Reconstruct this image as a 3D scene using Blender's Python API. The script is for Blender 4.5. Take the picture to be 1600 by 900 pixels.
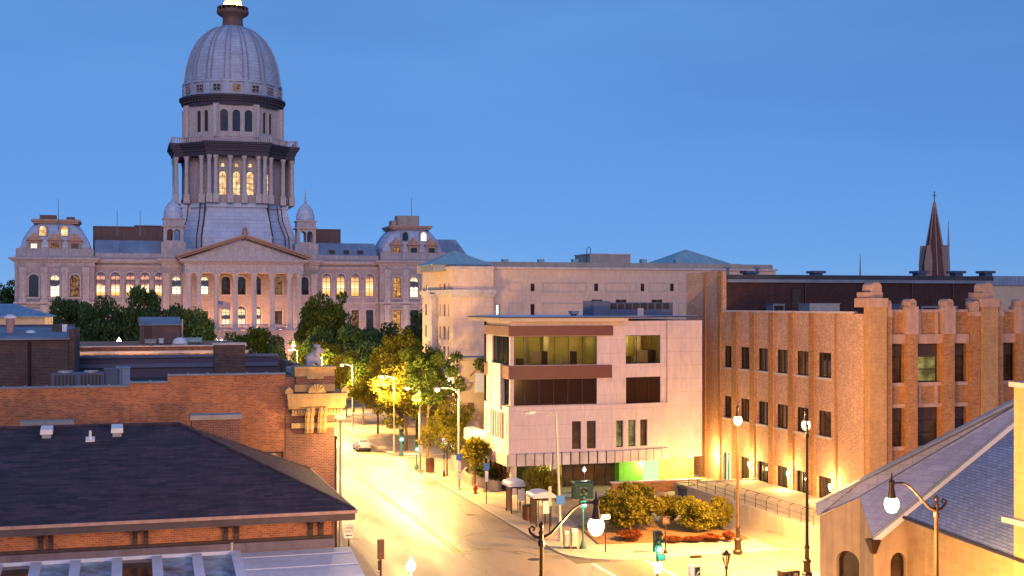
import bpy, bmesh, math, random
from math import sin, cos, pi, radians as R, sqrt, atan2
for o in list(bpy.data.objects): bpy.data.objects.remove(o)
sc = bpy.context.scene
C = sc.collection
random.seed(7)
# ------------------------------------------------------------------ camera, sky, sun, exposure
# world axes follow the street: X to the right across it, Y along it (away), camera 17 m up at the origin
H = 17.0; F = 1990.0; YAW = 16.78
CT, ST = cos(R(YAW)), sin(R(YAW))
cam = bpy.data.cameras.new('camera'); camo = bpy.data.objects.new('camera', cam); C.objects.link(camo)
camo.location = (0, 0, H); camo.rotation_euler = (R(90), 0, R(-YAW))
cam.sensor_width = 36; cam.lens = F/1600*36; cam.shift_y = 24/1600; cam.clip_end = 20000; cam.clip_start = .5
sc.camera = camo
SUN_EL, SUN_ROT = 6.0, 188.0
w = bpy.data.worlds.new('World'); sc.world = w; w.use_nodes = True
nt = w.node_tree; bg = nt.nodes['Background']
sky = nt.nodes.new('ShaderNodeTexSky'); sky.sky_type = 'NISHITA'; sky.sun_disc = False
sky.sun_elevation = R(SUN_EL); sky.sun_rotation = R(SUN_ROT); sky.ozone_density = 4.0; sky.air_density = 0.5; sky.dust_density = 0.0
tint = nt.nodes.new('ShaderNodeMix'); tint.data_type = 'RGBA'; tint.blend_type = 'MULTIPLY'; tint.inputs[0].default_value = 1
nt.links.new(sky.outputs[0], tint.inputs[6]); tint.inputs[7].default_value = (1.12, .88, 1.0, 1)
veil = nt.nodes.new('ShaderNodeMix'); veil.data_type = 'RGBA'; veil.inputs[0].default_value = .5   # thin even dusk veil over the clear sky
cn_ = nt.nodes.new('ShaderNodeTexNoise'); cn_.inputs['Scale'].default_value = 2.2; cn_.inputs['Detail'].default_value = 5; cm_ = nt.nodes.new('ShaderNodeMapping'); cm_.inputs['Scale'].default_value = (1, 1, 4.5)
ctc = nt.nodes.new('ShaderNodeTexCoord'); nt.links.new(ctc.outputs['Generated'], cm_.inputs[0]); nt.links.new(cm_.outputs[0], cn_.inputs['Vector'])
cr_ = nt.nodes.new('ShaderNodeMapRange'); cr_.inputs[1].default_value = .35; cr_.inputs[2].default_value = .7; cr_.inputs[3].default_value = .48; cr_.inputs[4].default_value = .80
nt.links.new(cn_.outputs['Fac'], cr_.inputs[0]); nt.links.new(cr_.outputs[0], veil.inputs[0])
nt.links.new(tint.outputs[2], veil.inputs[6]); veil.inputs[7].default_value = (.145/.12, .366/.12, .80/.12, 1)
nt.links.new(veil.outputs[2], bg.inputs[0]); bg.inputs[1].default_value = 0.12
sl = bpy.data.lights.new('sun', 'SUN'); so = bpy.data.objects.new('sun', sl); C.objects.link(so)
sl.energy = 1.05; sl.angle = R(25); sl.color = (1.0, .63, .54)
so.rotation_euler = (R(90-14), 0, R(-SUN_ROT+180+0))
sc.view_settings.view_transform = 'Standard'; sc.view_settings.look = 'None'
sc.view_settings.gamma = 1; sc.view_settings.use_curve_mapping = False
sc.view_settings.exposure = 0.0
sc.render.engine = 'CYCLES'; sc.cycles.max_bounces = 5; sc.cycles.use_denoising = True
sc.cycles.diffuse_bounces = 2; sc.cycles.glossy_bounces = 2; sc.cycles.transparent_max_bounces = 8
sc.cycles.sample_clamp_indirect = 2; sc.cycles.caustics_reflective = False; sc.cycles.caustics_refractive = False
try: sc.cycles.use_light_tree = True
except Exception: pass

# ------------------------------------------------------------------ where a sight line meets a plane
def ray(x, y, D):
    k = (x-800)/F
    return D*(ST+k*CT), D*(CT-k*ST), H-(y-474)/F*D
def PY(x, y, Y):                                                     # on the plane Y = const: X, Z
    k = (x-800)/F; D = Y/(CT-k*ST); p = ray(x, y, D); return p[0], p[2]
def PX(x, y, X):                                                     # on the plane X = const: Y, Z
    k = (x-800)/F; D = X/(ST+k*CT); p = ray(x, y, D); return p[1], p[2]
def G(x, y, z=0):
    return ray(x, y, F*(H-z)/(y-474))

# ------------------------------------------------------------------ materials
M = {}
def newmat(name):
    m = bpy.data.materials.new(name); m.use_nodes = True; M[name] = m
    return m, m.node_tree, m.node_tree.nodes['Principled BSDF']
def N(t, typ, **kw):
    n = t.nodes.new(typ)
    for k, v in kw.items(): setattr(n, k, v)
    return n
def ramp(t, fac, stops):
    r = N(t, 'ShaderNodeValToRGB')
    e = r.color_ramp.elements
    while len(e) < len(stops): e.new(.5)
    for i, (p, c) in enumerate(stops): e[i].position = p; e[i].color = (*c, 1)
    t.links.new(fac, r.inputs[0]); return r.outputs[0]
def mixc(t, fac, a, b, mode='MIX'):
    m = N(t, 'ShaderNodeMix', data_type='RGBA', blend_type=mode)
    for s, v in ((0, fac), (6, a), (7, b)):
        if hasattr(v, 'links'): t.links.new(v, m.inputs[s])
        elif isinstance(v, (int, float)): m.inputs[s].default_value = v
        else: m.inputs[s].default_value = (*v, 1)
    return m.outputs[2]
def sc3(c, k): return tuple(min(1, v*k) for v in c)
def noise(t, scale, detail=4, rough=.6, vec=None, obj=True, stretch=None):
    n = N(t, 'ShaderNodeTexNoise'); n.inputs['Scale'].default_value = scale; n.inputs['Detail'].default_value = detail
    n.inputs['Roughness'].default_value = rough
    if vec is None: vec = N(t, 'ShaderNodeTexCoord').outputs['Object' if obj else 'UV']
    if stretch:
        mp = N(t, 'ShaderNodeMapping'); mp.inputs['Scale'].default_value = stretch; t.links.new(vec, mp.inputs[0]); vec = mp.outputs[0]
    t.links.new(vec, n.inputs['Vector']); return n.outputs['Fac']
def bump(t, p, h, strength=.3, dist=.02):
    b = N(t, 'ShaderNodeBump'); b.inputs['Strength'].default_value = strength; b.inputs['Distance'].default_value = dist
    t.links.new(h, b.inputs['Height']); t.links.new(b.outputs[0], p.inputs['Normal'])
def plain(name, col, rough=.7, var=.18, scale=1.5, metal=0, fine=.08, streak=0, bmp=0):
    m, t, p = newmat(name)
    c = ramp(t, noise(t, scale), [(.3, sc3(col, 1-var)), (.7, sc3(col, 1+var))])
    if fine: c = mixc(t, 1, c, ramp(t, noise(t, scale*14, 2), [(.3, (1-fine,)*3), (.7, (1,)*3)]), 'MULTIPLY')
    if streak: c = mixc(t, 1, c, ramp(t, noise(t, 1.2, 4, .6, None, True, (1.6, 1.6, .12)), [(.35, (1-streak,)*3), (.6, (1,)*3)]), 'MULTIPLY')
    t.links.new(c, p.inputs['Base Color']); p.inputs['Roughness'].default_value = rough; p.inputs['Metallic'].default_value = metal
    if bmp: bump(t, p, noise(t, scale*10, 3), bmp, .03)
    return m
def courses(name, c1, c2, mortar, bw, bh, ms=.012, rough=.85, dirt=.35, bias=0, offs=.5, dscale=.35, bmp=.5):
    m, t, p = newmat(name)
    uv = N(t, 'ShaderNodeTexCoord').outputs['UV']
    b = N(t, 'ShaderNodeTexBrick'); t.links.new(uv, b.inputs['Vector']); b.offset = offs
    b.inputs['Color1'].default_value = (*c1, 1); b.inputs['Color2'].default_value = (*c2, 1); b.inputs['Mortar'].default_value = (*mortar, 1)
    b.inputs['Scale'].default_value = 1; b.inputs['Brick Width'].default_value = bw; b.inputs['Row Height'].default_value = bh
    b.inputs['Mortar Size'].default_value = ms; b.inputs['Bias'].default_value = bias; b.inputs['Mortar Smooth'].default_value = .2
    c = mixc(t, 1, b.outputs['Color'], ramp(t, noise(t, dscale, 5, .65), [(.32, (1-dirt,)*3), (.62, (1, 1, 1))]), 'MULTIPLY')
    c = mixc(t, 1, c, ramp(t, noise(t, 3, 4, .7, None, True, (1, 1, .25)), [(.3, (.82, .82, .84)), (.7, (1.08, 1.05, 1.0))]), 'MULTIPLY')
    t.links.new(c, p.inputs['Base Color']); p.inputs['Roughness'].default_value = rough
    inv = N(t, 'ShaderNodeMath', operation='SUBTRACT'); inv.inputs[0].default_value = 1; t.links.new(b.outputs['Fac'], inv.inputs[1])
    bump(t, p, inv.outputs[0], bmp, .012)
    return m
def emit(name, col, s, var=None):
    m = bpy.data.materials.new(name); m.use_nodes = True; t = m.node_tree; M[name] = m
    t.nodes.remove(t.nodes['Principled BSDF'])
    e = N(t, 'ShaderNodeEmission'); e.inputs[0].default_value = (*col, 1); e.inputs[1].default_value = s
    if var:
        c = ramp(t, noise(t, var[0], 3, .6), [(.38, var[1]), (.5, sc3(col, .6)), (.62, col)])
        t.links.new(c, e.inputs[0])
    t.links.new(e.outputs[0], t.nodes['Material Output'].inputs[0]); return m
def glass_dark(name, col=(.012, .014, .02), rough=.06, var=0):
    m, t, p = newmat(name)
    p.inputs['Base Color'].default_value = (*col, 1); p.inputs['Roughness'].default_value = rough
    p.inputs['IOR'].default_value = 1.6
    if var:
        c = ramp(t, noise(t, .7, 2, .5), [(.4, col), (.62, sc3(col, var))]); t.links.new(c, p.inputs['Base Color'])
    bump(t, p, noise(t, .8, 2), .05, .05); return m
def glass_clear(name, tintc=(.8, .85, .8)):
    m = bpy.data.materials.new(name); m.use_nodes = True; t = m.node_tree; M[name] = m
    t.nodes.remove(t.nodes['Principled BSDF'])
    tr = N(t, 'ShaderNodeBsdfTransparent'); tr.inputs[0].default_value = (*tintc, 1)
    gl = N(t, 'ShaderNodeBsdfGlossy'); gl.inputs['Roughness'].default_value = .05
    fr = N(t, 'ShaderNodeFresnel'); fr.inputs[0].default_value = 1.5
    mx = N(t, 'ShaderNodeMixShader'); t.links.new(fr.outputs[0], mx.inputs[0]); t.links.new(tr.outputs[0], mx.inputs[1]); t.links.new(gl.outputs[0], mx.inputs[2])
    t.links.new(mx.outputs[0], t.nodes['Material Output'].inputs[0]); return m
def leafmat(name, cols):
    m = bpy.data.materials.new(name); m.use_nodes = True; t = m.node_tree; M[name] = m
    t.nodes.remove(t.nodes['Principled BSDF'])
    g = N(t, 'ShaderNodeNewGeometry')
    c = ramp(t, g.outputs['Random Per Island'], [(i/(len(cols)-1), c) for i, c in enumerate(cols)])
    c = mixc(t, 1, c, ramp(t, noise(t, .55, 3), [(.35, (.6, .65, .6)), (.65, (1.25, 1.2, 1.1))]), 'MULTIPLY')
    d = N(t, 'ShaderNodeBsdfDiffuse'); tl = N(t, 'ShaderNodeBsdfTranslucent'); mx = N(t, 'ShaderNodeMixShader'); mx.inputs[0].default_value = .3
    t.links.new(c, d.inputs[0]); t.links.new(c, tl.inputs[0]); t.links.new(d.outputs[0], mx.inputs[1]); t.links.new(tl.outputs[0], mx.inputs[2])
    t.links.new(mx.outputs[0], t.nodes['Material Output'].inputs[0]); return m

courses('red_brick', (.62, .21, .075), (.32, .095, .04), (.50, .29, .17), .27, .098, .017)
courses('dark_brick', (.14, .07, .055), (.08, .04, .035), (.16, .14, .13), .3, .1, .014)
courses('brown_brick', (.085, .033, .03), (.05, .02, .022), (.05, .03, .032), .3, .1, .012)
courses('speckled_brick', (.74, .47, .34), (.44, .25, .17), (.46, .31, .22), .17, .10, .012, dirt=.18)
courses('orange_brick', (.56, .28, .11), (.38, .165, .065), (.24, .15, .09), .3, .105, .012, dirt=.22)
courses('golden_brick', (.60, .36, .16), (.48, .27, .12), (.30, .20, .12), .3, .1, .012, dirt=.22)
courses('yellow_brick', (.52, .36, .18), (.44, .29, .13), (.50, .36, .19), .9, .16, .004, dirt=.15, bias=-.3)
courses('limestone', (.74, .56, .47), (.69, .525, .44), (.56, .42, .35), 1.5, .75, .012, dirt=.12, dscale=.12, bmp=.15)
courses('capitol_stone', (.44, .40, .45), (.38, .345, .395), (.23, .21, .24), 1.6, .55, .03, dirt=.25, dscale=.15, bmp=.2)
courses('shingle', (.080, .054, .082), (.028, .026, .046), (.026, .022, .036), .9, .17, .012, dirt=.42, dscale=.8, bmp=.6)
courses('slate', (.24, .33, .56), (.18, .25, .46), (.08, .10, .16), .5, .2, .016, dirt=.22, bmp=.6)
courses('pale_slate', (.34, .37, .54), (.29, .32, .48), (.20, .19, .25), .9, .5, .012, dirt=.15, bmp=.4)
courses('white_panel', (.62, .52, .58), (.60, .50, .56), (.40, .33, .36), 2.6, 1.25, .016, dirt=.12, dscale=.25, offs=0, rough=.5, bmp=.2)
courses('dome_metal', (.50, .58, .76), (.45, .52, .70), (.25, .30, .42), 2.6, .95, .045, dirt=.25, dscale=.2, rough=.5, bmp=.2)
courses('copper', (.32, .52, .60), (.28, .47, .55), (.18, .3, .36), .9, 30, .03, dirt=.2, rough=.6)
courses('pale_roof', (.56, .66, .86), (.51, .60, .80), (.30, .36, .5), 4.0, 1.2, .05, dirt=.2, dscale=.2, rough=.5, bmp=.1)
courses('seam_metal', (.26, .36, .52), (.21, .30, .45), (.14, .16, .2), .75, 40, .03, dirt=.35, dscale=.2, rough=.5)
courses('white_metal', (.52, .61, .80), (.49, .58, .77), (.40, .42, .47), 40, .62, .014, dirt=.12, rough=.45, bmp=.3)
courses('paving', (.42, .37, .30), (.38, .33, .27), (.26, .22, .18), 1.5, 1.5, .02, dirt=.22, offs=0, rough=.8, bmp=.2)
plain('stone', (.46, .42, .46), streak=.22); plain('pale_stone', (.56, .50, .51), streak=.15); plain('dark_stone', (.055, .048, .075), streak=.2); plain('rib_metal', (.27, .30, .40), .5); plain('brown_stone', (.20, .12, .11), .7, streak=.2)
plain('terracotta', (.56, .37, .15), .7, .16, 2, streak=.2); plain('pink_stone', (.47, .30, .24), .75, .15, 2, streak=.2)
plain('tan_concrete', (.48, .34, .22), .8, .12, 1, streak=.28); courses('rust_brick', (.32, .125, .075), (.19, .07, .05), (.36, .25, .19), .3, .1, .016)
plain('ledge_metal', (.17, .145, .17), .7, streak=.2); plain('dark_fascia', (.075, .055, .06), .6, .25, 1.5); plain('pale_blue_paint', (.58, .66, .84), .5, .06, 2, streak=.12)
plain('painted_sky_pane', (.20, .32, .44), .25, .75, 1.1, fine=.2)  # lean-to glass: mottled blue sky reflection painted into the pane colour
plain('concrete', (.40, .36, .32), .85, .15, .8, streak=.15)
plain('grey_metal', (.24, .27, .31), .5, .15, 1, .2); plain('blue_metal', (.07, .10, .18), .5, .15, 1, .2); plain('dark_metal', (.028, .022, .022), .45, .2, 3, .3)
plain('bronze_metal', (.040, .022, .015), .45, .2, 3, .4); plain('galvanised', (.48, .46, .42), .5, .12, 2, .3); plain('white_paint', (.78, .78, .80), .5, .05, 2)
plain('burgundy', (.115, .032, .034), .5, .1, .6); plain('roof_tar', (.045, .05, .065), .8, .3, .6); plain('roof_grey', (.20, .24, .31), .75, .25, .5)
plain('brown_siding', (.13, .075, .07), .6, .15, 1.2, streak=.25); plain('dark_wood', (.05, .028, .024), .6, .3, 3)
plain('soffit', (.55, .45, .33), .7, .08, 1); plain('green_paint', (.12, .46, .045), .6, .12, 1.2, streak=.15); plain('olive_wall', (.45, .38, .14), .8, .12, .6, streak=.2)
plain('bark', (.13, .085, .05), .9, .3, 4, bmp=.6); plain('kerb_stone', (.46, .41, .34), .85, .12, 1); plain('mulch', (.20, .105, .045), .95, .35, 3, bmp=.8)
plain('yellow_line', (.70, .48, .05), .7, .2, 1.5, fine=.3); plain('white_line', (.72, .70, .66), .7, .15, 1.5, fine=.3)
plain('blue_sign', (.02, .14, .52), .45, .05, 2); plain('black_plastic', (.012, .012, .013), .5, .2, 3); plain('red_paint', (.42, .03, .02), .45, .1, 3)
plain('cabinet_green', (.025, .085, .07), .5, .15, 2); plain('beige_box', (.52, .44, .33), .55, .1, 2); plain('bin_brown', (.13, .055, .03), .6, .2, 3)
plain('car_silver', (.78, .77, .74), .3, .04, 1, .4); plain('tyre', (.02, .02, .02), .9, .2, 4); plain('grass', (.055, .085, .03), .95, .3, .8, bmp=.6)
plain('flag_red', (.45, .06, .10), .8, .05); plain('flag_white', (.75, .72, .75), .8, .05); plain('flag_blue', (.05, .06, .25), .8, .05)
plain('navy', (.03, .035, .10), .5, .15, 1); plain('gold', (.75, .55, .2), .4, .1, 2, .5); plain('spire_tile', (.115, .05, .055), .7, .2, 1, streak=.2)
plain('rail_metal', (.06, .05, .045), .5, .2, 2, .4); plain('earth', (.09, .085, .06), .95, .25, .02)
plain('bush_red_wood', (.12, .06, .04), .9)
# asphalt: pale worn concrete roadway with patches, cracks and tyre-polished bands
m, t, p = newmat('roadway')
c = ramp(t, noise(t, .18, 6, .6, None, True, (1, .22, 1)), [(.30, (.15, .12, .10)), (.5, (.25, .21, .165)), (.68, (.33, .28, .22))])
c = mixc(t, 1, c, ramp(t, noise(t, 9, 3), [(.3, (.84,)*3), (.7, (1.05,)*3)]), 'MULTIPLY')
v = N(t, 'ShaderNodeTexVoronoi', feature='DISTANCE_TO_EDGE'); v.inputs['Scale'].default_value = .16
tcv = N(t, 'ShaderNodeTexCoord'); mpv = N(t, 'ShaderNodeMapping'); mpv.inputs['Scale'].default_value = (1, .5, 1)
nz = N(t, 'ShaderNodeTexNoise'); nz.inputs['Scale'].default_value = .9
t.links.new(tcv.outputs['Object'], mpv.inputs[0]); t.links.new(tcv.outputs['Object'], nz.inputs['Vector'])
ad = N(t, 'ShaderNodeVectorMath', operation='ADD'); t.links.new(mpv.outputs[0], ad.inputs[0]); t.links.new(nz.outputs['Color'], ad.inputs[1]); t.links.new(ad.outputs[0], v.inputs['Vector'])
c = mixc(t, 1, c, ramp(t, v.outputs['Distance'], [(0, (.45,)*3), (.012, (1, 1, 1))]), 'MULTIPLY')
t.links.new(c, p.inputs['Base Color'])
rr = ramp(t, noise(t, .25, 4, .6, None, True, (1, .15, 1)), [(.35, (.38,)*3), (.65, (.62,)*3)]); t.links.new(rr, p.inputs['Roughness'])
bump(t, p, noise(t, 12, 3), .25, .01)
glass_dark('bronze_glass', (.03, .014, .010), .12); M['bronze_glass'].node_tree.nodes['Principled BSDF'].inputs['IOR'].default_value = 1.3
glass_dark('dark_glass'); glass_dark('blue_glass', (.02, .03, .05), .05); glass_dark('brown_glass', (.035, .022, .016), .08, 2.2)
glass_clear('clear_glass', (.55, .53, .42)); glass_clear('shelter_glass', (.85, .85, .82))
K = 1.                                                              # emission level that reads as full white at this exposure
emit('lit_warm', (1, .72, .36), 1.5*K, (1.1, (.55, .2, .05))); emit('lit_white', (1, .93, .78), 1.35*K)
emit('lit_orange', (1, .50, .16), .95*K, (1.2, (.25, .07, .02))); emit('lit_dim', (.8, .42, .2), .4*K, (1.5, (.10, .05, .035)))
def zemit(name, stops, s, lo, hi, band=0):                            # lit room seen through a tall window: lamp low, dim vault above
    m = bpy.data.materials.new(name); m.use_nodes = True; t = m.node_tree; M[name] = m; t.nodes.remove(t.nodes['Principled BSDF'])
    e = N(t, 'ShaderNodeEmission'); e.inputs[1].default_value = s
    sp_ = N(t, 'ShaderNodeSeparateXYZ'); uv = N(t, 'ShaderNodeTexCoord').outputs['UV']; t.links.new(uv, sp_.inputs[0])
    mr = N(t, 'ShaderNodeMapRange'); mr.inputs[1].default_value = lo; mr.inputs[2].default_value = hi; t.links.new(sp_.outputs[1], mr.inputs[0])
    nz = N(t, 'ShaderNodeMath', operation='MULTIPLY_ADD'); t.links.new(noise(t, 1.6, 3, .6), nz.inputs[0]); nz.inputs[1].default_value = .24; t.links.new(mr.outputs[0], nz.inputs[2])
    sb = N(t, 'ShaderNodeMath', operation='SUBTRACT'); t.links.new(nz.outputs[0], sb.inputs[0]); sb.inputs[1].default_value = .12
    t.links.new(ramp(t, sb.outputs[0], stops), e.inputs[0]); t.links.new(e.outputs[0], t.nodes['Material Output'].inputs[0]); return m
zemit('lit_chandelier', [(0, (.9, .35, .08)), (.14, (1, .55, .2)), (.26, (1, .9, .65)), (.40, (1, .7, .4)), (.50, (.22, .09, .09)), (.66, (.10, .06, .10)), (.78, (.8, .35, .2)), (.86, (.12, .07, .12)), (1, (.05, .04, .08))], 1.5, 18.9, 25)
zemit('lit_curtain', [(0, (1, .42, .10)), (.2, (1, .55, .18)), (.4, (1, .85, .5)), (.55, (1, .62, .25)), (.75, (.9, .42, .16)), (.86, (.2, .11, .12)), (1, (.06, .05, .08))], 1.35, 18.9, 25)
zemit('lit_half', [(0, (1, .9, .65)), (.42, (1, .9, .68)), (.47, (.04, .04, .07)), (.74, (.04, .04, .07)), (.80, (.9, .72, .4)), (.95, (.5, .4, .3)), (1, (.05, .04, .06))], 1.6, 19.0, 24.3)
zemit('lit_doors', [(0, (.9, .8, .6)), (.3, (1, .85, .55)), (.36, (.06, .05, .08)), (.5, (.06, .05, .08)), (.58, (1, .85, .5)), (.8, (1, .75, .35)), (.88, (.06, .05, .08)), (1, (.05, .04, .08))], 1.2, 11.3, 16.2)
emit('lit_olive', (.85, .70, .24), .5*K, (.8, (.2, .15, .05))); emit('lit_green', (.75, .95, .5), 1.1*K)
emit('lamp_warm', (1, .76, .40), 4.5*K); emit('lamp_white', (1, .93, .80), 4*K); emit('lamp_violet', (.95, .85, 1), 7*K)
emit('signal_green', (.08, 1, .55), 1.5*K); emit('signal_red', (1, .16, .04), 5*K); emit('lantern_glow', (1, .62, .22), 2.4*K)
emit('hand_orange', (1, .08, .015), 5*K); emit('signal_core', (.75, 1, .92), 8*K)
leafmat('leaf_dark', [(.040, .082, .044), (.064, .118, .055), (.095, .155, .064)])
leafmat('leaf_mid', [(.055, .09, .022), (.085, .13, .028), (.12, .165, .038)])
leafmat('leaf_gold', [(.10, .105, .014), (.16, .15, .02), (.21, .19, .035)])
leafmat('leaf_shrub', [(.095, .10, .016), (.17, .155, .024), (.25, .215, .045)])
leafmat('leaf_red', [(.10, .022, .014), (.17, .045, .022), (.22, .09, .04)])

# ------------------------------------------------------------------ mesh builder
def world_loc(o):
    x = y = z = 0
    while o is not None:
        x += o.location[0]; y += o.location[1]; z += o.location[2]; o = o.parent
    return x, y, z
class MB:
    def __init__(s): s.v = []; s.f = []; s.m = []
    def face(s, pts, m=0):
        b = len(s.v); s.v += [tuple(p) for p in pts]; s.f.append(tuple(range(b, b+len(pts)))); s.m.append(m)
    def hexa(s, p, m=0):                                             # 4 bottom points, 4 top points
        b = len(s.v); s.v += [tuple(q) for q in p]
        for f in ((0, 3, 2, 1), (4, 5, 6, 7), (0, 1, 5, 4), (1, 2, 6, 5), (2, 3, 7, 6), (3, 0, 4, 7)):
            s.f.append(tuple(b+i for i in f)); s.m.append(m)
        return s
    def box(s, x0, x1, y0, y1, z0, z1, m=0):
        return s.hexa([(x0, y0, z0), (x1, y0, z0), (x1, y1, z0), (x0, y1, z0), (x0, y0, z1), (x1, y0, z1), (x1, y1, z1), (x0, y1, z1)], m)
    def extr(s, pts, vec, m=0):
        n = len(pts); b = len(s.v); s.v += [tuple(p) for p in pts]+[tuple(p[i]+vec[i] for i in range(3)) for p in pts]
        s.f.append(tuple(range(b, b+n))[::-1]); s.m.append(m); s.f.append(tuple(range(b+n, b+2*n))); s.m.append(m)
        for i in range(n):
            j = (i+1) % n; s.f.append((b+i, b+j, b+n+j, b+n+i)); s.m.append(m)
        return s
    def prism(s, p2, z0, z1, m=0): return s.extr([(x, y, z0) for x, y in p2], (0, 0, z1-z0), m)
    def loft(s, rings, m=0, caps=True, closed=True):
        b = len(s.v); n = len(rings[0])
        for r in rings: s.v += [tuple(p) for p in r]
        for k in range(len(rings)-1):
            for i in range(n if closed else n-1):
                j = (i+1) % n; s.f.append((b+k*n+i, b+k*n+j, b+(k+1)*n+j, b+(k+1)*n+i)); s.m.append(m)
        if caps and closed:
            s.f.append(tuple(range(b, b+n))[::-1]); s.m.append(m)
            e = b+(len(rings)-1)*n; s.f.append(tuple(range(e, e+n))); s.m.append(m)
        return s
    def lathe(s, x, y, prof, n=16, m=0, a0=0):
        return s.loft([[(x+r*cos(a0+2*pi*i/n), y+r*sin(a0+2*pi*i/n), z) for i in range(n)] for r, z in prof], m)
    def tube(s, pts, r, n=8, m=0):
        rs = r if isinstance(r, (list, tuple)) else [r]*len(pts); rings = []
        for i, p in enumerate(pts):
            a = pts[max(i-1, 0)]; c = pts[min(i+1, len(pts)-1)]
            d = [c[k]-a[k] for k in range(3)]; L = sqrt(sum(q*q for q in d)) or 1; d = [q/L for q in d]
            up = (0, 0, 1) if abs(d[2]) < .9 else (1, 0, 0)
            u = (d[1]*up[2]-d[2]*up[1], d[2]*up[0]-d[0]*up[2], d[0]*up[1]-d[1]*up[0]); L = sqrt(sum(q*q for q in u)); u = [q/L for q in u]
            v = (d[1]*u[2]-d[2]*u[1], d[2]*u[0]-d[0]*u[2], d[0]*u[1]-d[1]*u[0])
            rings.append([tuple(p[k]+rs[i]*(cos(2*pi*j/n)*u[k]+sin(2*pi*j/n)*v[k]) for k in range(3)) for j in range(n)])
        return s.loft(rings, m)
    def sph(s, c, r, n=14, sz=1, m=0, top=1.0):
        k = n//2; pr = [(max(r*sin(pi*i/k), .002), c[2]-r*sz*cos(pi*i/k)) for i in range(k+1)]
        return s.lathe(c[0], c[1], pr, n, m)
    def panel(s, O, u, nrm, W, z0, z1, holes, depth=.3, m=0, a0=0):   # wall face with openings cut through and reveals
        P = lambda a, z, d=0: (O[0]+u[0]*a-nrm[0]*d, O[1]+u[1]*a-nrm[1]*d, z)
        us = sorted({a0, W}|{round(q, 4) for h in holes for q in (h[0], h[1])}); zs = sorted({z0, z1}|{round(q, 4) for h in holes for q in (h[2], h[3])})
        us = [q for q in us if a0 <= q <= W]; zs = [q for q in zs if z0 <= q <= z1]
        for i in range(len(us)-1):
            run = None
            for j in range(len(zs)-1):
                ca, cz = (us[i]+us[i+1])/2, (zs[j]+zs[j+1])/2
                inside = any(h[0] < ca < h[1] and h[2] < cz < h[3] for h in holes)
                if not inside: s.face([P(us[i], zs[j]), P(us[i+1], zs[j]), P(us[i+1], zs[j+1]), P(us[i], zs[j+1])], m)
        for h in holes:
            o = outline(h)
            for i in range(len(o)):
                a, b = o[i], o[(i+1) % len(o)]
                s.face([P(*a), P(*b), P(*b, depth), P(*a, depth)], m)
            if len(h) > 4 and h[4]:
                top = o[2:]
                for i in range(len(top)-1):
                    a, b = top[i], top[i+1]; s.face([P(*a), P(*b), P(b[0], h[3]), P(a[0], h[3])], m)
        return s
    def build(s, name, mat, parent=None, smooth=False, kind=None, uvscale=1):
        me = bpy.data.meshes.new(name); ox, oy, oz = world_loc(parent) if parent else (0, 0, 0)
        me.from_pydata([(x-ox, y-oy, z-oz) for x, y, z in s.v], [], s.f)
        mats = mat if isinstance(mat, (list, tuple)) else [mat]
        for q in mats: me.materials.append(M[q])
        me.polygons.foreach_set('material_index', s.m)
        bm = bmesh.new(); bm.from_mesh(me); bmesh.ops.remove_doubles(bm, verts=bm.verts, dist=1e-5) if len(s.v) < 60000 else None
        bmesh.ops.recalc_face_normals(bm, faces=bm.faces)
        uv = bm.loops.layers.uv.new('UVMap')
        for f in bm.faces:
            n = f.normal; ax, ay, az = abs(n.x), abs(n.y), abs(n.z)
            for l in f.loops:
                q = l.vert.co; x, y, z = q.x+ox, q.y+oy, q.z+oz
                if az > .94: c = (x, y)
                elif ax > .2 and ay > .2 and az < .6:
                    h = sqrt(n.x**2+n.y**2); c = ((-n.y*x+n.x*y)/h, z)
                elif ay >= ax: c = (x, z/max(ay, .25) if az > .1 else z)
                else: c = (y, z/max(ax, .25) if az > .1 else z)
                l[uv].uv = c
        bm.to_mesh(me); bm.free()
        if smooth:
            me.polygons.foreach_set('use_smooth', [True]*len(me.polygons))
            try: me.set_sharp_from_angle(angle=R(42))
            except Exception: pass
        o = bpy.data.objects.new(name, me); C.objects.link(o)
        if parent: o.parent = parent
        if kind: o['kind'] = kind
        return o
def outline(h, n=10):                                                # (a,b,c,d,arch): polygon in wall coordinates
    a, b, c, d = h[:4]
    if len(h) > 4 and h[4]:
        r = (b-a)/2; sp = max(d-r*h[4], c+.05); ry = d-sp
        return [(a, c), (b, c)]+[((a+b)/2+r*cos(pi*i/n), sp+ry*sin(pi*i/n)) for i in range(n+1)]
    return [(a, c), (b, c), (b, d), (a, d)]
def T(name, label, cat, loc, group=None):
    o = bpy.data.objects.new(name, None); C.objects.link(o); o.location = loc; o.empty_display_size = .3
    o['label'] = label; o['category'] = cat
    if group: o['group'] = group
    return o
def tag(o, label, cat, group=None):
    o['label'] = label; o['category'] = cat
    if group: o['group'] = group
    return o
def copy_tree(o, parent=None):
    c = o.copy(); C.objects.link(c)
    if parent: c.parent = parent
    for ch in o.children: copy_tree(ch, c)
    return c
def clone(o, loc, label, group=None, rz=None, scale=None):
    c = copy_tree(o); c.location = loc; c['label'] = label
    if group: c['group'] = group
    if rz is not None: c.rotation_euler.z = rz
    if scale is not None: c.scale = (scale,)*3 if isinstance(scale, (int, float)) else scale
    return c
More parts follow.
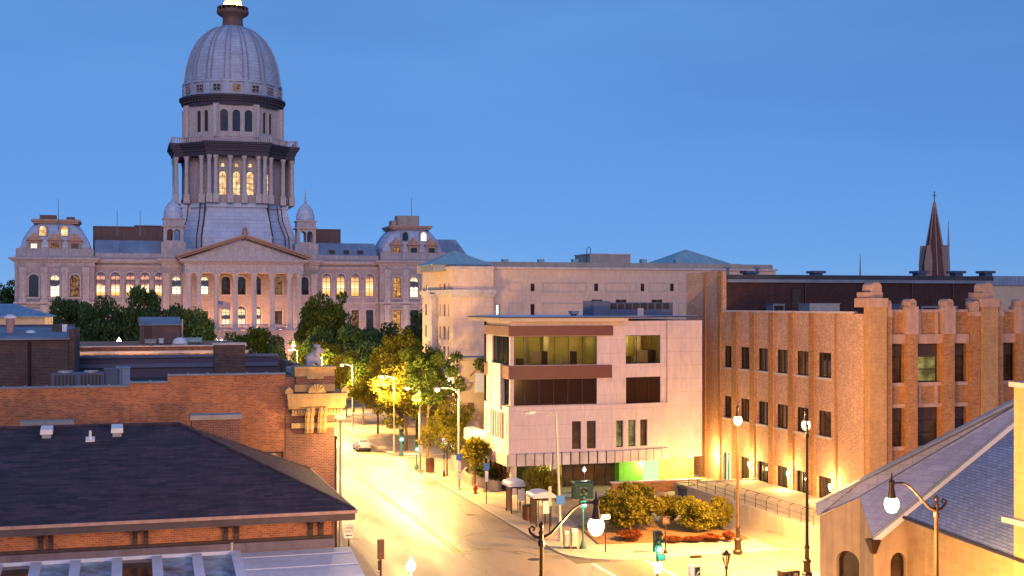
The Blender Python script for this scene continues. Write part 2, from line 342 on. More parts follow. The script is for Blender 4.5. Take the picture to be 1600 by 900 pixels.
def window(parent, O, u, nrm, h, inset=.25, fw=.08, nv=1, nh=1, frame='dark_wood', glass='dark_glass', sill=None, name='window', dep=.08):
    """window frame (a part) with its pane and sill (sub-parts), set back in the opening h"""
    P = lambda a, z, d: (O[0]+u[0]*a-nrm[0]*d, O[1]+u[1]*a-nrm[1]*d, z)
    o = outline(h); ca, cz = (h[0]+h[1])/2, (h[2]+h[3])/2; hw, hh = (h[1]-h[0])/2, (h[3]-h[2])/2
    inn = [(ca+(a-ca)*(1-fw/hw), cz+(z-cz)*(1-fw/hh)) for a, z in o]
    mb = MB()
    for i in range(len(o)):
        j = (i+1) % len(o)
        mb.face([P(*o[i], inset-dep), P(*o[j], inset-dep), P(*inn[j], inset-dep), P(*inn[i], inset-dep)])
        mb.face([P(*inn[i], inset-dep), P(*inn[j], inset-dep), P(*inn[j], inset), P(*inn[i], inset)])
    def bar(a0, a1, z0, z1):
        mb.hexa([P(a0, z0, inset-dep*.8), P(a1, z0, inset-dep*.8), P(a1, z0, inset+.01), P(a0, z0, inset+.01),
                 P(a0, z1, inset-dep*.8), P(a1, z1, inset-dep*.8), P(a1, z1, inset+.01), P(a0, z1, inset+.01)])
    for k in range(1, nv):
        a = h[0]+(h[1]-h[0])*k/nv; bar(a-fw*.4, a+fw*.4, h[2]+.02, h[3]-.05)
    for k in range(1, nh):
        z = h[2]+(h[3]-h[2])*k/nh; bar(h[0]+.02, h[1]-.02, z-fw*.4, z+fw*.4)
    w_ = mb.build(name, frame, parent)
    g = MB(); g.face([P(*q, inset) for q in o]); g.build('pane', glass, w_)
    if sill:
        q = MB(); q.hexa([P(h[0]-.12, h[2]-.18, -.10), P(h[1]+.12, h[2]-.18, -.10), P(h[1]+.12, h[2]-.18, inset), P(h[0]-.12, h[2]-.18, inset),
                          P(h[0]-.12, h[2]-.003, -.10), P(h[1]+.12, h[2]-.003, -.10), P(h[1]+.12, h[2]-.003, inset), P(h[0]-.12, h[2]-.003, inset)])
        q.build('sill', sill, w_)
    return w_
def dlight(parent, loc, W, col=(1, .475, .105), r=.18, ang=158):
    l = bpy.data.lights.new('bulb', 'SPOT'); l.energy = W*5; l.color = col; l.shadow_soft_size = r; l.spot_size = R(ang); l.spot_blend = .7
    o = bpy.data.objects.new('bulb', l); C.objects.link(o); ox, oy, oz = world_loc(parent)
    o.location = (loc[0]-ox, loc[1]-oy, loc[2]-oz); o.parent = parent; return o
def plight(parent, loc, W, col=(1, .60, .20), r=.18, name='bulb'):
    l = bpy.data.lights.new(name, 'POINT'); l.energy = W*5; l.color = col; l.shadow_soft_size = r
    o = bpy.data.objects.new(name, l); C.objects.link(o)
    ox, oy, oz = world_loc(parent) if parent else (0, 0, 0)
    o.location = (loc[0]-ox, loc[1]-oy, loc[2]-oz); o.parent = parent; return o
# ------------------------------------------------------------------ ground, streets, pavements
def sheet(name, x0, x1, y0, y1, z, mat):
    m = MB(); m.face([(x0, y0, z), (x1, y0, z), (x1, y1, z), (x0, y1, z)]); return m.build(name, mat, None, kind='structure')
sheet('ground', -9000, 9000, -600, 12000, 0, 'earth')
road = MB()
for x0, x1, y0, y1 in ((15, 28, -60, 262), (28, 260, 71, 78.3), (28, 260, 127, 139), (-200, 15, 127, 139), (-260, 300, 262, 276)):
    road.face([(x0, y0, .004), (x1, y0, .004), (x1, y1, .004), (x0, y1, .004)])
road.build('road', 'roadway', None, kind='structure')
def block(name, x0, x1, y0, y1, r=3.5, corners=(0, 0, 0, 0), mat='paving'):
    p = []
    for (cx, cy, a), on in zip(((x0, y0, pi), (x1, y0, 1.5*pi), (x1, y1, 0), (x0, y1, .5*pi)), corners):
        if on:
            ox = cx+r*(1 if cx == x0 else -1); oy = cy+r*(1 if cy == y0 else -1)
            p += [(ox+r*cos(a+.5*pi*i/8), oy+r*sin(a+.5*pi*i/8)) for i in range(9)]
        else: p.append((cx, cy))
    def inset(p, d):
        q = []
        n = len(p)
        for i in range(n):
            a, b, c = p[i-1], p[i], p[(i+1) % n]
            d1 = (b[0]-a[0], b[1]-a[1]); d2 = (c[0]-b[0], c[1]-b[1]); l1 = sqrt(d1[0]**2+d1[1]**2) or 1; l2 = sqrt(d2[0]**2+d2[1]**2) or 1
            n1 = (-d1[1]/l1, d1[0]/l1); n2 = (-d2[1]/l2, d2[0]/l2); k = 1+n1[0]*n2[0]+n1[1]*n2[1]
            q.append((b[0]+d*(n1[0]+n2[0])/k, b[1]+d*(n1[1]+n2[1])/k))
        return q
    q = inset(p, .22); n = len(p); mb = MB()
    for i in range(n):
        j = (i+1) % n
        mb.face([(*p[i], 0), (*p[j], 0), (*p[j], .12), (*p[i], .12)]); mb.face([(*p[i], .12), (*p[j], .12), (*q[j], .12), (*q[i], .12)])
    mb.build('kerb', 'kerb_stone', None, kind='structure')
    mb = MB(); mb.face([(x, y, .12) for x, y in q]); mb.build(name, mat, None, kind='structure')
block('pavement', 28, 120, 78.3, 127, 4, (1, 0, 0, 1))
block('pavement', 28, 120, -60, 71, 4, (0, 0, 0, 1))
block('pavement', 28, 120, 139, 262, 4, (1, 0, 0, 1))
block('pavement', -120, 15, -60, 127, 4, (0, 0, 1, 0)); block('pavement', -120, 15, 139, 262, 4, (0, 1, 1, 0))
sheet('grass', -120, 180, 276, 420, .02, 'grass')
mk = MB()
for dx in (-.16, .16): mk.box(21.6+dx-.06, 21.6+dx+.06, 84, 125, .008, .010); mk.box(21.6+dx-.06, 21.6+dx+.06, 142, 258, .008, .010)
mk.build('lane_marking', 'yellow_line', None, kind='structure')
mk = MB()
mk.box(28.9, 29.15, 71.2, 78.1, .008, .010); mk.box(32.6, 32.85, 71.2, 78.1, .008, .010)
mk.build('lane_marking', 'white_line', None, kind='structure')
mh = MB()
for x, y, r in ((25.8, 80.5, .42), (19, 92, .4), (26.4, 99, .4), (20, 76, .42), (24.5, 110, .4)): mh.lathe(x, y, [(r, .006), (r, .014)], 20)
mh.build('manhole_covers', 'dark_metal', None, kind='structure')
# corner garden, drive and terrace in front of the tan brick block
sheet('drive', 43, 45.9, 78.4, 104, .126, 'roadway'); sheet('parking_court', 33, 45.9, 92, 105, .124, 'roadway')
mb = MB(); mb.prism([(31.5, 83.6), (42.6, 82.2), (42.6, 91), (32.6, 91)], .12, .2); mb.build('garden_bed', 'mulch', None, kind='structure')

# ------------------------------------------------------------------ the domed capitol
CX = 28.7
cap = T('capitol', 'stone statehouse with tall ribbed dome and columned portico at the end of the street', 'capitol', (CX, 343, 0))
def wpan(name, x0, x1, y, z0, z1, holes, depth=.5, mat='capitol_stone', back=6):
    """front wall of a block with openings, plus plain sides and back"""
    mb = MB(); mb.panel((x0, y), (1, 0), (0, -1), x1-x0, z0, z1, [(h[0]-x0, h[1]-x0)+tuple(h[2:]) for h in holes], depth)
    mb.face([(x0, y, z0), (x0, y, z1), (x0, y+back, z1), (x0, y+back, z0)]); mb.face([(x1, y, z0), (x1, y, z1), (x1, y+back, z1), (x1, y+back, z0)])
    mb.face([(x0, y, z1), (x1, y, z1), (x1, y+back, z1), (x0, y+back, z1)])
    return mb.build(name, mat, cap)
def cwin(h, y, glass, frame='dark_wood', nv=2, nh=3, inset=.5, arch_trim=True):
    wd = window(cap, (0, y), (1, 0), (0, -1), h, inset, .13, nv, nh, frame, glass)
    if arch_trim:
        big = (h[0]-.35, h[1]+.35, h[2], h[3]+.4)+tuple(h[4:]); o = outline(h); b = outline(big); s = MB()
        for i in range(1, len(o)-1 if len(h) > 4 else len(o)-1):
            s.hexa([(o[i][0], y+.003, o[i][1]), (b[i][0], y+.003, b[i][1]), (b[i+1][0], y+.003, b[i+1][1]), (o[i+1][0], y+.003, o[i+1][1]),
                    (o[i][0], y-.18, o[i][1]), (b[i][0], y-.18, b[i][1]), (b[i+1][0], y-.18, b[i+1][1]), (o[i+1][0], y-.18, o[i+1][1])])
        s.box(h[0]-.5, h[1]+.5, y-.25, y+.003, h[2]-.35, h[2]-.003)
        s.build('surround', 'stone', wd)
def pil(mb, x, y, z0, z1, wd=1.3, d=.35):
    mb.box(x-wd/2, x+wd/2, y-d, y+.003, z0, z1-1.3); mb.box(x-wd*.62, x+wd*.62, y-d-.15, y+.003, z1-1.3, z1); mb.box(x-wd*.62, x+wd*.62, y-d-.12, y+.003, z0-1, z0)
def cornice(mb, x0, x1, y0, y1, z, steps=((.06, .9), (.35, .5), (.8, .35), (1.2, .4))):
    zz = z
    for out, hgt in steps: mb.box(x0-out, x1+out, y0-out, y1+out, zz, zz+hgt-.004); zz += hgt
    return zz
UP = (19.3, 24.1); LO = (9.6, 15.0)
rnd = random.Random(3)
# central block behind the portico
Yc = 343
holes = []; todo = []
for x in (-16.6, -9.6, -4, 0, 4, 9.6, 16.6):
    h = (CX+x-1.15, CX+x+1.15, UP[0], UP[1], 1); holes.append(h)
    todo.append((h, {-16.6: 'lit_half', -9.6: 'lit_half', 9.6: 'lit_dim'}.get(x, 'dark_glass')))
    h = (CX+x-1.1, CX+x+1.1, 11.3, 16.2 if abs(x) < 5 else 15.0)+((1,) if abs(x) < 5 else ()); holes.append(h)
    todo.append((h, {0: 'lit_doors', -4: 'lit_doors', 4: 'lit_doors', -9.6: 'lit_dim'}.get(x, 'blue_glass')))
wpan('central_wall', CX-20.3, CX+20.3, Yc, 0, 29, holes, .6, back=45)
for h, g in todo: cwin(h, Yc, g, inset=.6)
for x in (-19.2, -14.2, 14.2, 19.2): p_ = MB(); pil(p_, CX+x, Yc, 11.2, 24.9, 1.6, .4); p_.build('pilaster', 'stone', cap)
k_ = MB(); ztop = cornice(k_, CX-20.3, CX+20.3, Yc, Yc+44, 26.4); k_.box(CX-20, CX+20, Yc+.2, Yc+1, ztop, ztop+2.6); k_.build('cornice', 'stone', cap)
# portico
pd = MB(); pd.box(CX-15.6, CX+15.6, 331.6, Yc-.003, 0, 9.6); pd.box(CX-16, CX+16, 331.2, Yc-.003, 9.6, 10.1)
for i in range(6): pd.box(CX-6, CX+6, 331.2-1.2*(i+1), 331.2-1.2*i-.003, 0, 6-1.0*i)
pd.build('podium', 'capitol_stone', cap)
CXS = (-13.9, -11.5, -7.0, -2.35, 2.35, 7.0, 11.5, 13.9)
for x in CXS:
    c_ = MB(); c_.box(CX+x-.95, CX+x+.95, 332.05, 333.95, 10.1, 10.6)
    c_.lathe(CX+x, 333, [(.9, 10.6), (.9, 10.8), (.72, 11.0), (.72, 14.5), (.70, 18), (.6, 22.9), (.62, 23.0), (.75, 23.3), (.7, 23.5), (.95, 24.4), (1.0, 24.55)], 18)
    c_.box(CX+x-1.0, CX+x+1.0, 332.0, 334.0, 24.55, 24.85); c_.build('column', 'pale_stone', cap, True)
for a, b in zip(CXS[1:-2], CXS[2:-1]):
    n = 9; b_ = MB()
    for i in range(n):
        x = CX+a+.9+(b-a-1.8)*(i+.5)/n; b_.lathe(x, 332.9, [(.1, 10.1), (.16, 10.5), (.09, 11.1), (.13, 11.4)], 6)
    b_.box(CX+a+.9, CX+b-.9, 332.7, 333.1, 11.4, 11.65)
    b_.build('balustrade', 'stone', cap)
e_ = MB(); e_.box(CX-14.9, CX+14.9, 332.2, Yc-.004, 24.85, 26.9)
cornice(e_, CX-14.9, CX+14.9, 332.2, Yc-2, 26.9, ((0.1, .5), (.6, .35), (1.2, .5)))
for i in range(46): x = CX-14.7+29.4*i/45; e_.box(x-.16, x+.16, 331.75, 332.1, 27.05, 27.4)
e_.build('entablature', 'pale_stone', cap)
g_ = MB(); zt = 28.26; ap = 34.0
g_.extr([(CX-15.2, 332.6, zt), (CX+15.2, 332.6, zt), (CX, 332.6, ap-.7)], (0, 12, 0)); tymp = g_.build('pediment', 'pale_stone', cap)
g_ = MB()
for s in (-1, 1):
    for out, lo, hi, y0 in ((16.6, 0, .45, 331.6), (16.9, .45, .95, 331.0)):
        g_.extr([(CX+s*out, y0, zt+lo), (CX+s*out, y0, zt+hi), (CX+s*.002, y0, ap+hi-.25), (CX+s*.002, y0, ap+lo-.25)], (0, 13.4, 0))
g_.lathe(CX, 332, [(.9, ap+.6), (.8, ap+1.2), (.5, ap+1.6), (.7, ap+2.0), (.2, ap+2.7)], 10)
for i in range(21):
    for s in (-1, 1):
        f = (i+.5)/21; x = CX+s*(15.6*(1-f)); z = zt+.0+(ap-.25-zt)*f-.35; g_.box(x-.16, x+.16, 331.7, 332.0, z, z+.3)
g_.build('raking_cornice', 'pink_stone', tymp)
# wings and end pavilions
for s in (-1, 1):
    xs = (20.9, 24.5, 28.1, 31.8, 35.4) if s < 0 else (22.7, 26.6, 30.5, 34.5)
    holes = []; todo = []
    for i, x in enumerate(xs):
        h = (CX+s*x-1.15, CX+s*x+1.15, 18.9, 25.0, 1); holes.append(h)
        todo.append((h, ('lit_curtain' if s > 0 else 'lit_chandelier')))
        h = (CX+s*x-1.0, CX+s*x+1.0, 9.8, 15.2); holes.append(h); todo.append((h, 'blue_glass' if i % 2 else 'lit_dim'))
    x0, x1 = sorted((CX+s*20.3, CX+s*36.9))
    wpan('wing_wall', x0, x1, 344.0, 0, 29.0, holes, .6, back=16)
    for h, g in todo: cwin(h, 344.0, g, inset=.6)
    k_ = MB(); k_.box(x0, x1, 343.85, 344.003, 16.9, 17.3); k_.box(x0, x1, 343.7, 344.003, 26.3, 26.8); k_.box(x0, x1, 343.35, 344.003, 27.4, 27.7); k_.box(x0, x1, 342.9, 345, 27.7, 28.3)
    k_.box(x0, x1, 344.1, 344.7, 28.3, 30.0)
    for i in range(4):
        x = xs[0]-(xs[1]-xs[0])/2+(xs[1]-xs[0])*(i+1); pil(k_, CX+s*x, 344.0, 18.3, 23.2, .55, .25)
    k_.build('wing_cornice', 'stone', cap)
    r_ = MB(); r_.hexa([(x0, 344.8, 29.6), (x1, 344.8, 29.6), (x1, 362, 29.6), (x0, 362, 29.6), (x0, 350.5, 33.6), (x1, 350.5, 33.6), (x1, 356, 33.6), (x0, 356, 33.6)])
    rf = r_.build('wing_roof', 'seam_metal', cap)
    if s > 0:
        for x in (24.5, 28.5, 32.3): v_ = MB(); v_.box(CX+x-.7, CX+x+.7, 346, 347.6, 30.4, 31.5); v_.build('roof_vent', 'dark_metal', rf)
    # pavilion
    x0, x1 = sorted((CX+s*36.9, CX+s*55.9)); yp = 341.6; xc = (x0+x1)/2
    holes = []; todo = []
    for i, x in enumerate((41.6, 46.4, 51.4)):
        gl = {(-1, 0): 'lit_dim', (-1, 1): 'lit_half', (-1, 2): 'dark_glass', (1, 0): 'lit_orange', (1, 1): 'lit_half', (1, 2): 'blue_glass'}[(s, i)]
        h = (CX+s*x-1.15, CX+s*x+1.15, 18.6, 24.3, .9); holes.append(h); todo.append((h, gl))
        h = (CX+s*x-1.1, CX+s*x+1.1, 9.4, 15.2); holes.append(h); todo.append((h, 'lit_orange' if (s, i) == (1, 0) else 'blue_glass'))
    wpan('pavilion_wall', x0, x1, yp, 0, 29.0, holes, .6, back=20)
    for h, g in todo: cwin(h, yp, g, inset=.6)
    k_ = MB()
    for i, x in enumerate((38.9, 44.0, 48.9, 54.0)): pil(k_, CX+s*x, yp, 18.0, 26.2, 1.5, .35); pil(k_, CX+s*x, yp, 8.6, 16.6, 1.5, .3)
    k_.box(x0-.3, x1+.3, yp-.4, yp+20, 16.9, 17.4)
    zt2 = cornice(k_, x0, x1, yp, yp+20, 26.4, ((0.1, 1.0), (.45, .4), (.9, .35), (1.4, .45)))
    k_.box(x0+.2, x1-.2, yp+.4, yp+1.0, zt2, zt2+2.3)
    for i, x in enumerate((38.9, 44.0, 48.9, 54.0)): k_.box(CX+s*x-.8, CX+s*x+.8, yp+.2, yp+1.2, zt2, zt2+2.6)
    k_.build('pavilion_cornice', 'stone', cap)
    rings = []
    for inset_, z in ((.9, 28.6), (1.0, 30.5), (1.25, 32), (1.7, 33.4), (2.4, 34.8), (3.3, 36.2), (4.4, 37.4)):
        a0, a1, b0, b1 = x0+inset_, x1-inset_, yp+inset_, yp+20-inset_; ch = 1.6
        rings.append([(a0+ch, b0, z), (a1-ch, b0, z), (a1, b0+ch, z), (a1, b1-ch, z), (a1-ch, b1, z), (a0+ch, b1, z), (a0, b1-ch, z), (a0, b0+ch, z)])
    r_ = MB(); r_.loft(rings); mr = r_.build('mansard_roof', 'pale_roof', cap, True)
    r_ = MB(); r_.box(x0+4, x1-4, yp+4, yp+16, 37.4, 37.9); r_.box(x0+3.6, x1-3.6, yp+3.6, yp+16.4, 37.9, 38.5); r_.build('roof_ledge', 'pink_stone', mr)
    r_ = MB()
    for a0, a1, z in (((5.5, 9.5, 39.7), (12, 14, 39.3)) if s < 0 else ((6, 12.2, 41.4), (4.4, 5.8, 40.0))):
        r_ = MB(); r_.box(x0+a0, x0+a1, yp+6, yp+10, 38.5, z); r_.build('roof_plant', 'brown_siding' if s < 0 else 'concrete', cap)
    for i, x in enumerate((41.6, 46.4, 51.4)):
        gl = {(-1, 0): 'dark_glass', (-1, 1): 'lit_dim', (-1, 2): 'lit_white', (1, 0): 'lit_orange', (1, 1): 'dark_glass', (1, 2): 'blue_glass'}[(s, i)]
        X = CX+s*x; d_ = MB(); h = (X-.85, X+.85, 29.6, 32.2)
        d_.panel((X-1.6, yp+.55), (1, 0), (0, -1), 3.2, 29, 32.9, [(.75, 2.45, 29.6, 32.2)], .3)
        d_.box(X-1.6, X+1.6, yp+.86, yp+3.5, 29, 32.9)
        d_.box(X-1.9, X+1.9, yp+.1, yp+3.2, 32.9, 33.3)
        d_.extr([(X-1.7, yp+.2, 33.3), (X+1.7, yp+.2, 33.3), (X+.4, yp+.2, 34.5), (X, yp+.2, 35.0), (X-.4, yp+.2, 34.5)], (0, 2.6, 0))
        dm = d_.build('dormer', 'pink_stone', cap)
        window(dm, (0, yp+.55), (1, 0), (0, -1), h, .25, .12, 2, 2, 'dark_wood', gl)
    for i, x in enumerate((44.2, 49.4)):
        X = CX+s*x; gl = {(-1, 0): 'lit_warm', (-1, 1): 'lit_warm', (1, 0): 'dark_glass', (1, 1): 'lit_white'}[(s, i)]; Y = yp+1.75
        d_ = MB(); big = (X-1.15, X+1.15, 34.0, 37.0, 1); h = (X-.8, X+.8, 34.2, 36.6, 1); o, b = outline(h), outline(big)
        for q in range(len(o)):
            j = (q+1) % len(o)
            d_.hexa([(o[q][0], Y+2.5, o[q][1]), (b[q][0], Y+2.5, b[q][1]), (b[j][0], Y+2.5, b[j][1]), (o[j][0], Y+2.5, o[j][1]),
                     (o[q][0], Y, o[q][1]), (b[q][0], Y, b[q][1]), (b[j][0], Y, b[j][1]), (o[j][0], Y, o[j][1])])
        rw = d_.build('roof_window', 'stone', cap)
        g = MB(); g.face([(a, Y+.2, z) for a, z in o]); g.build('pane', gl, rw)
# transverse block behind the right pavilion and roof huts behind the wings
t_ = MB(); t_.box(CX+50, CX+68, 366, 380, 0, 31); t_.hexa([(CX+50, 366, 31), (CX+68, 366, 31), (CX+68, 380, 31), (CX+50, 380, 31), (CX+51, 369, 36), (CX+65, 369, 36), (CX+65, 377, 36), (CX+51, 377, 36)])
t_.build('rear_block', 'seam_metal', cap)
for a, b, z in ((-38, -27, 38.2), (-26.98, -14, 38.6), (22, 31, 38.4)):
    t_ = MB(); t_.box(CX+a, CX+b, 372, 384, 30, z); t_.box(CX+a-.0, CX+b+.0, 371.7, 384.3, z+.003, z+.3); t_.build('roof_hut', 'brown_siding', cap)
# turrets
for s in (-1, 1):
    X = CX+s*17.3; Y = 346.5
    t_ = MB(); t_.box(X-3.1, X+3.1, Y-3.1, Y+3.1, 29, 33.0)
    hs = [(.85, 2.35, 33.4, 36.4, 1), (2.65, 4.15, 33.4, 36.4, 1)]
    for O, u, n in (((X-2.5, Y-2.5), (1, 0), (0, -1)), ((X+2.5, Y+2.5), (-1, 0), (0, 1)), ((X-2.5, Y+2.5), (0, -1), (-1, 0)), ((X+2.5, Y-2.5), (0, 1), (1, 0))):
        t_.panel(O, u, n, 5, 33, 37, hs, .5)
    t_.box(X-2.0, X+2.0, Y-2.0, Y+2.0, 33.0, 33.5)
    t_.box(X-3.0, X+3.0, Y-3.0, Y+3.0, 37, 37.4); t_.box(X-2.5, X+2.5, Y-2.5, Y+2.5, 37.4, 39.0); t_.box(X-2.8, X+2.8, Y-2.8, Y+2.8, 39.0, 39.3)
    tu = t_.build('turret', 'stone', cap)
    d_ = MB(); d_.lathe(X, Y, [(2.45, 39.3), (2.5, 40.2), (2.35, 41.3), (1.95, 42.4), (1.35, 43.2), (.7, 43.8), (.35, 44.1), (.45, 44.5), (.15, 45.1), (.3, 45.6), (.08, 46.1), (.2, 46.6), (.05, 48.2)], 20)
    d_.build('turret_dome', 'pale_roof', tu, True)
# ---- dome tower
DY = 372
def octa(hw, fr, ch):                                                # plan: projecting flat fronts on four sides (hw half width), chamfered corners
    q = [(-hw, -fr), (hw, -fr), (hw, -fr+ch), (fr-ch-1.2, -hw-1.2+0), (fr-ch, -hw)]
    pts = []
    for a in range(4):
        c, s_ = (1, 0, -1, 0)[a], (0, 1, 0, -1)[a]
        for x, y in q: pts.append((CX+x*c-y*s_, DY+x*s_+y*c))
    return pts
def ring(hw, fr, ch, z): return [(x, y, z) for x, y in octa(hw, fr, ch)]
s_ = MB()
s_.loft([ring(9.5, 17.5, 2.5, 28), ring(9.4, 17.0, 2.4, 35.5)]); s_.loft([ring(9.3, 16.6, 2.4, 35.5), ring(8.7, 15.2, 2.4, 40)]); s_.loft([ring(8.7, 15.4, 2.4, 40), ring(8.0, 14.2, 2.3, 43.5)]); s_.loft([ring(8.3, 14.8, 2.3, 43.5), ring(8.3, 14.8, 2.3, 44.6)])
dbase = s_.build('dome_base', 'pale_roof', cap)
for i in (0, 1, 2, 3, 4, 18, 19, 17, 16):
    m_ = MB(); m_.tube([(lambda p: (CX+(p[0]-CX)*1.012, DY+(p[1]-DY)*1.012, p[2]))(ring(hw, fr, ch, z)[i]) for hw, fr, ch, z in ((9.5, 17.5, 2.5, 28), (9.4, 17.0, 2.4, 35.5), (8.7, 15.4, 2.4, 40), (8.3, 14.8, 2.3, 44.6))], .16, 5); m_.build('downpipe', 'dark_metal', dbase)
# colonnade storey: octagonal core with arched windows, free columns, dark cornice
Rc = 13.4
for a in range(8):
    th = -pi/2+a*pi/4; n = (cos(th), sin(th)); u = (-n[1], n[0])
    ap_ = Rc if a % 2 == 0 else 12.6; hw = Rc*math.tan(pi/8)+.35
    O = (CX+n[0]*ap_-u[0]*hw, DY+n[1]*ap_-u[1]*hw)
    cen = [hw-3.7, hw, hw+3.7] if a % 2 == 0 else [hw]
    holes = []
    for c in cen:
        holes += [(c-1.05, c+1.05, 46.9, 53.6, 1), (c-.62, c+.62, 54.6, 55.84, .999)]
    p = MB(); p.panel(O, u, n, 2*hw, 44.6, 57.6, holes, .6); core = p.build('drum_wall', 'stone', cap)
    for i, h in enumerate(holes):
        lit = (a == 0 and 'lit_warm') or (a == 1 and 'lit_warm') or (a == 7 and 'lit_dim') or 'dark_glass'
        window(core, O, u, n, h, .6, .14, 2 if h[3] < 54 else 1, 4 if h[3] < 54 else 1, 'stone', lit)
cols = []
for a in range(4):
    c, s2 = (1, 0, -1, 0)[a], (0, 1, 0, -1)[a]
    for x, y in ((-7.5, -15.9), (-5.75, -15.9), (-1.9, -15.9), (1.9, -15.9), (5.75, -15.9), (7.5, -15.9), (-9.4, -13.2), (9.4, -13.2)):
        cols.append((CX+x*c-y*s2, DY+x*s2+y*c))
for x, y in cols:
    p = MB(); p.box(x-.8, x+.8, y-.8, y+.8, 44.6, 47.0); p.lathe(x, y, [(.68, 47), (.66, 47.3), (.6, 47.5), (.52, 56.2), (.55, 56.3), (.8, 57.3), (.85, 57.5)], 14); p.build('drum_column', 'pale_stone', cap, True)
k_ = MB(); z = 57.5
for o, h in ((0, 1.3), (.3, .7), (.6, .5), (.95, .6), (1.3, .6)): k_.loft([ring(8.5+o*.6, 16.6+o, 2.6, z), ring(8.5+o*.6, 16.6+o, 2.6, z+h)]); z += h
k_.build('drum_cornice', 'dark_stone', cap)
b_ = MB()
for i, (a, b) in enumerate(zip(octa(9.0, 17.0, 2.6), octa(9.0, 17.0, 2.6)[1:]+octa(9.0, 17.0, 2.6)[:1])):
    L = sqrt((b[0]-a[0])**2+(b[1]-a[1])**2); n = max(int(L/.62), 2); ux, uy = (b[0]-a[0])/L, (b[1]-a[1])/L
    for j in range(n+1):
        x, y = a[0]+ux*L*j/n, a[1]+uy*L*j/n; q = .32 if j in (0, n) else .14; b_.box(x-q, x+q, y-q, y+q, z, z+1.7 if q > .2 else z+1.35)
    b_.hexa([(a[0]-.2*uy, a[1]+.2*ux, z+1.35), (b[0]-.2*uy, b[1]+.2*ux, z+1.35), (b[0]+.2*uy, b[1]-.2*ux, z+1.35), (a[0]+.2*uy, a[1]-.2*ux, z+1.35),
             (a[0]-.2*uy, a[1]+.2*ux, z+1.62), (b[0]-.2*uy, b[1]+.2*ux, z+1.62), (b[0]+.2*uy, b[1]-.2*ux, z+1.62), (a[0]+.2*uy, a[1]-.2*ux, z+1.62)])
b_.build('drum_balustrade', 'stone', cap)
# upper drum
for a in range(8):
    th = -pi/2+a*pi/4; n = (cos(th), sin(th)); u = (-n[1], n[0]); ap_ = 12.7; hw = 13.0*math.tan(pi/8)+.2
    O = (CX+n[0]*ap_-u[0]*hw, DY+n[1]*ap_-u[1]*hw)
    cen = [hw-3.3, hw, hw+3.3] if a % 2 == 0 else [hw-1.3, hw+1.3]
    wd = 1.05 if a % 2 == 0 else .75
    holes = [(c-wd, c+wd, 64.6, 70.6, 1) for c in cen]
    p = MB(); p.panel(O, u, n, 2*hw, 61, 72.2, holes, .6)
    for c in ([0.15, hw-1.65, hw+1.65, 2*hw-.15] if a % 2 == 0 else [.2, 2*hw-.2]):
        e = .8 if c in (.15, 2*hw-.15, .2, 2*hw-.2) else .32; d = .75 if e > .5 else .3
        q = [(O[0]+u[0]*(c+k)+n[0]*dd, O[1]+u[1]*(c+k)+n[1]*dd) for k, dd in ((-e, 0), (e, 0), (e, d), (-e, d))]; p.prism(q, 63, 72.1)
    core = p.build('upper_drum_wall', 'pale_stone', cap)
    for h in holes: window(core, O, u, n, h, .6, .14, 2, 3, 'dark_wood', 'blue_glass')
p = MB(); z = 71.9
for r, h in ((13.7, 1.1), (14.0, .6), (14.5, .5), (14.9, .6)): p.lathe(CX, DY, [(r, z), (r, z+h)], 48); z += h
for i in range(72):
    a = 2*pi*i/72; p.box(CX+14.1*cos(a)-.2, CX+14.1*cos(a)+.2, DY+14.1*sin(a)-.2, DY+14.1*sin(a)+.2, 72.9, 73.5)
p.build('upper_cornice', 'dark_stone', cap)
p = MB(); p.lathe(CX, DY, [(13.6, 74.7), (13.6, 78.2), (14.0, 78.3), (14.0, 78.9), (13.5, 79.0)], 48)
for i in range(16):
    a = 2*pi*(i+.5)/16; c, s2 = cos(a), sin(a); q = [(CX+c*r-s2*t2, DY+s2*r+c*t2) for r, t2 in ((13.5, -.7), (14.0, -.7), (14.0, .7), (13.5, .7))]; p.prism(q, 74.7, 78.2)
att = p.build('dome_attic', 'dome_metal', cap)
for i in range(16):
    a = -pi/2+2*pi*i/16; n = (cos(a), sin(a)); u = (-n[1], n[0]); O = (CX+n[0]*13.75-u[0]*1.1, DY+n[1]*13.75-u[1]*1.1)
    window(att, O, u, n, (0, 2.2, 75.6, 77.6), .06, .18, 2, 2, 'stone', 'lit_dim' if i == 0 else 'dark_glass', dep=.3)
prof = [(13.3, 78.9), (13.15, 80.5), (12.75, 83.5), (12.2, 85.8), (11.5, 87.8), (10.6, 89.8), (9.4, 91.7), (8.2, 93.0), (6.8, 94.2), (5.2, 95.2), (3.7, 95.9)]
p = MB(); p.lathe(CX, DY, prof, 72); dome = p.build('dome', 'dome_metal', cap, True)
for i in range(32):
    a = 2*pi*(i//2+.5)/16+(.055 if i % 2 else -.055); p = MB(); rg = []
    c, s2 = cos(a), sin(a); wv = .22
    for r, zz in prof[:-1]:
        k = max(r/13.3, .55); rg.append([(CX+c*rr-s2*t2, DY+s2*rr+c*t2, zz+dz) for rr, t2, dz in ((r-.2, -wv*k, 0), (r+.28*k+.05, -wv*k*.75, .1), (r+.28*k+.05, wv*k*.75, .1), (r-.2, wv*k, 0))])
    p.loft(rg); p.build('rib', 'rib_metal', dome)
p = MB(); p.lathe(CX, DY, [(3.7, 95.8), (3.0, 96.3), (2.75, 98.3), (3.1, 98.8), (4.2, 99.5), (4.5, 99.9), (4.5, 100.4), (3.2, 100.5)], 28)
for i in range(18):
    a = 2*pi*i/18; p.lathe(CX+4.25*cos(a), DY+4.25*sin(a), [(.16, 100.4), (.22, 100.9), (.1, 101.3)], 6)
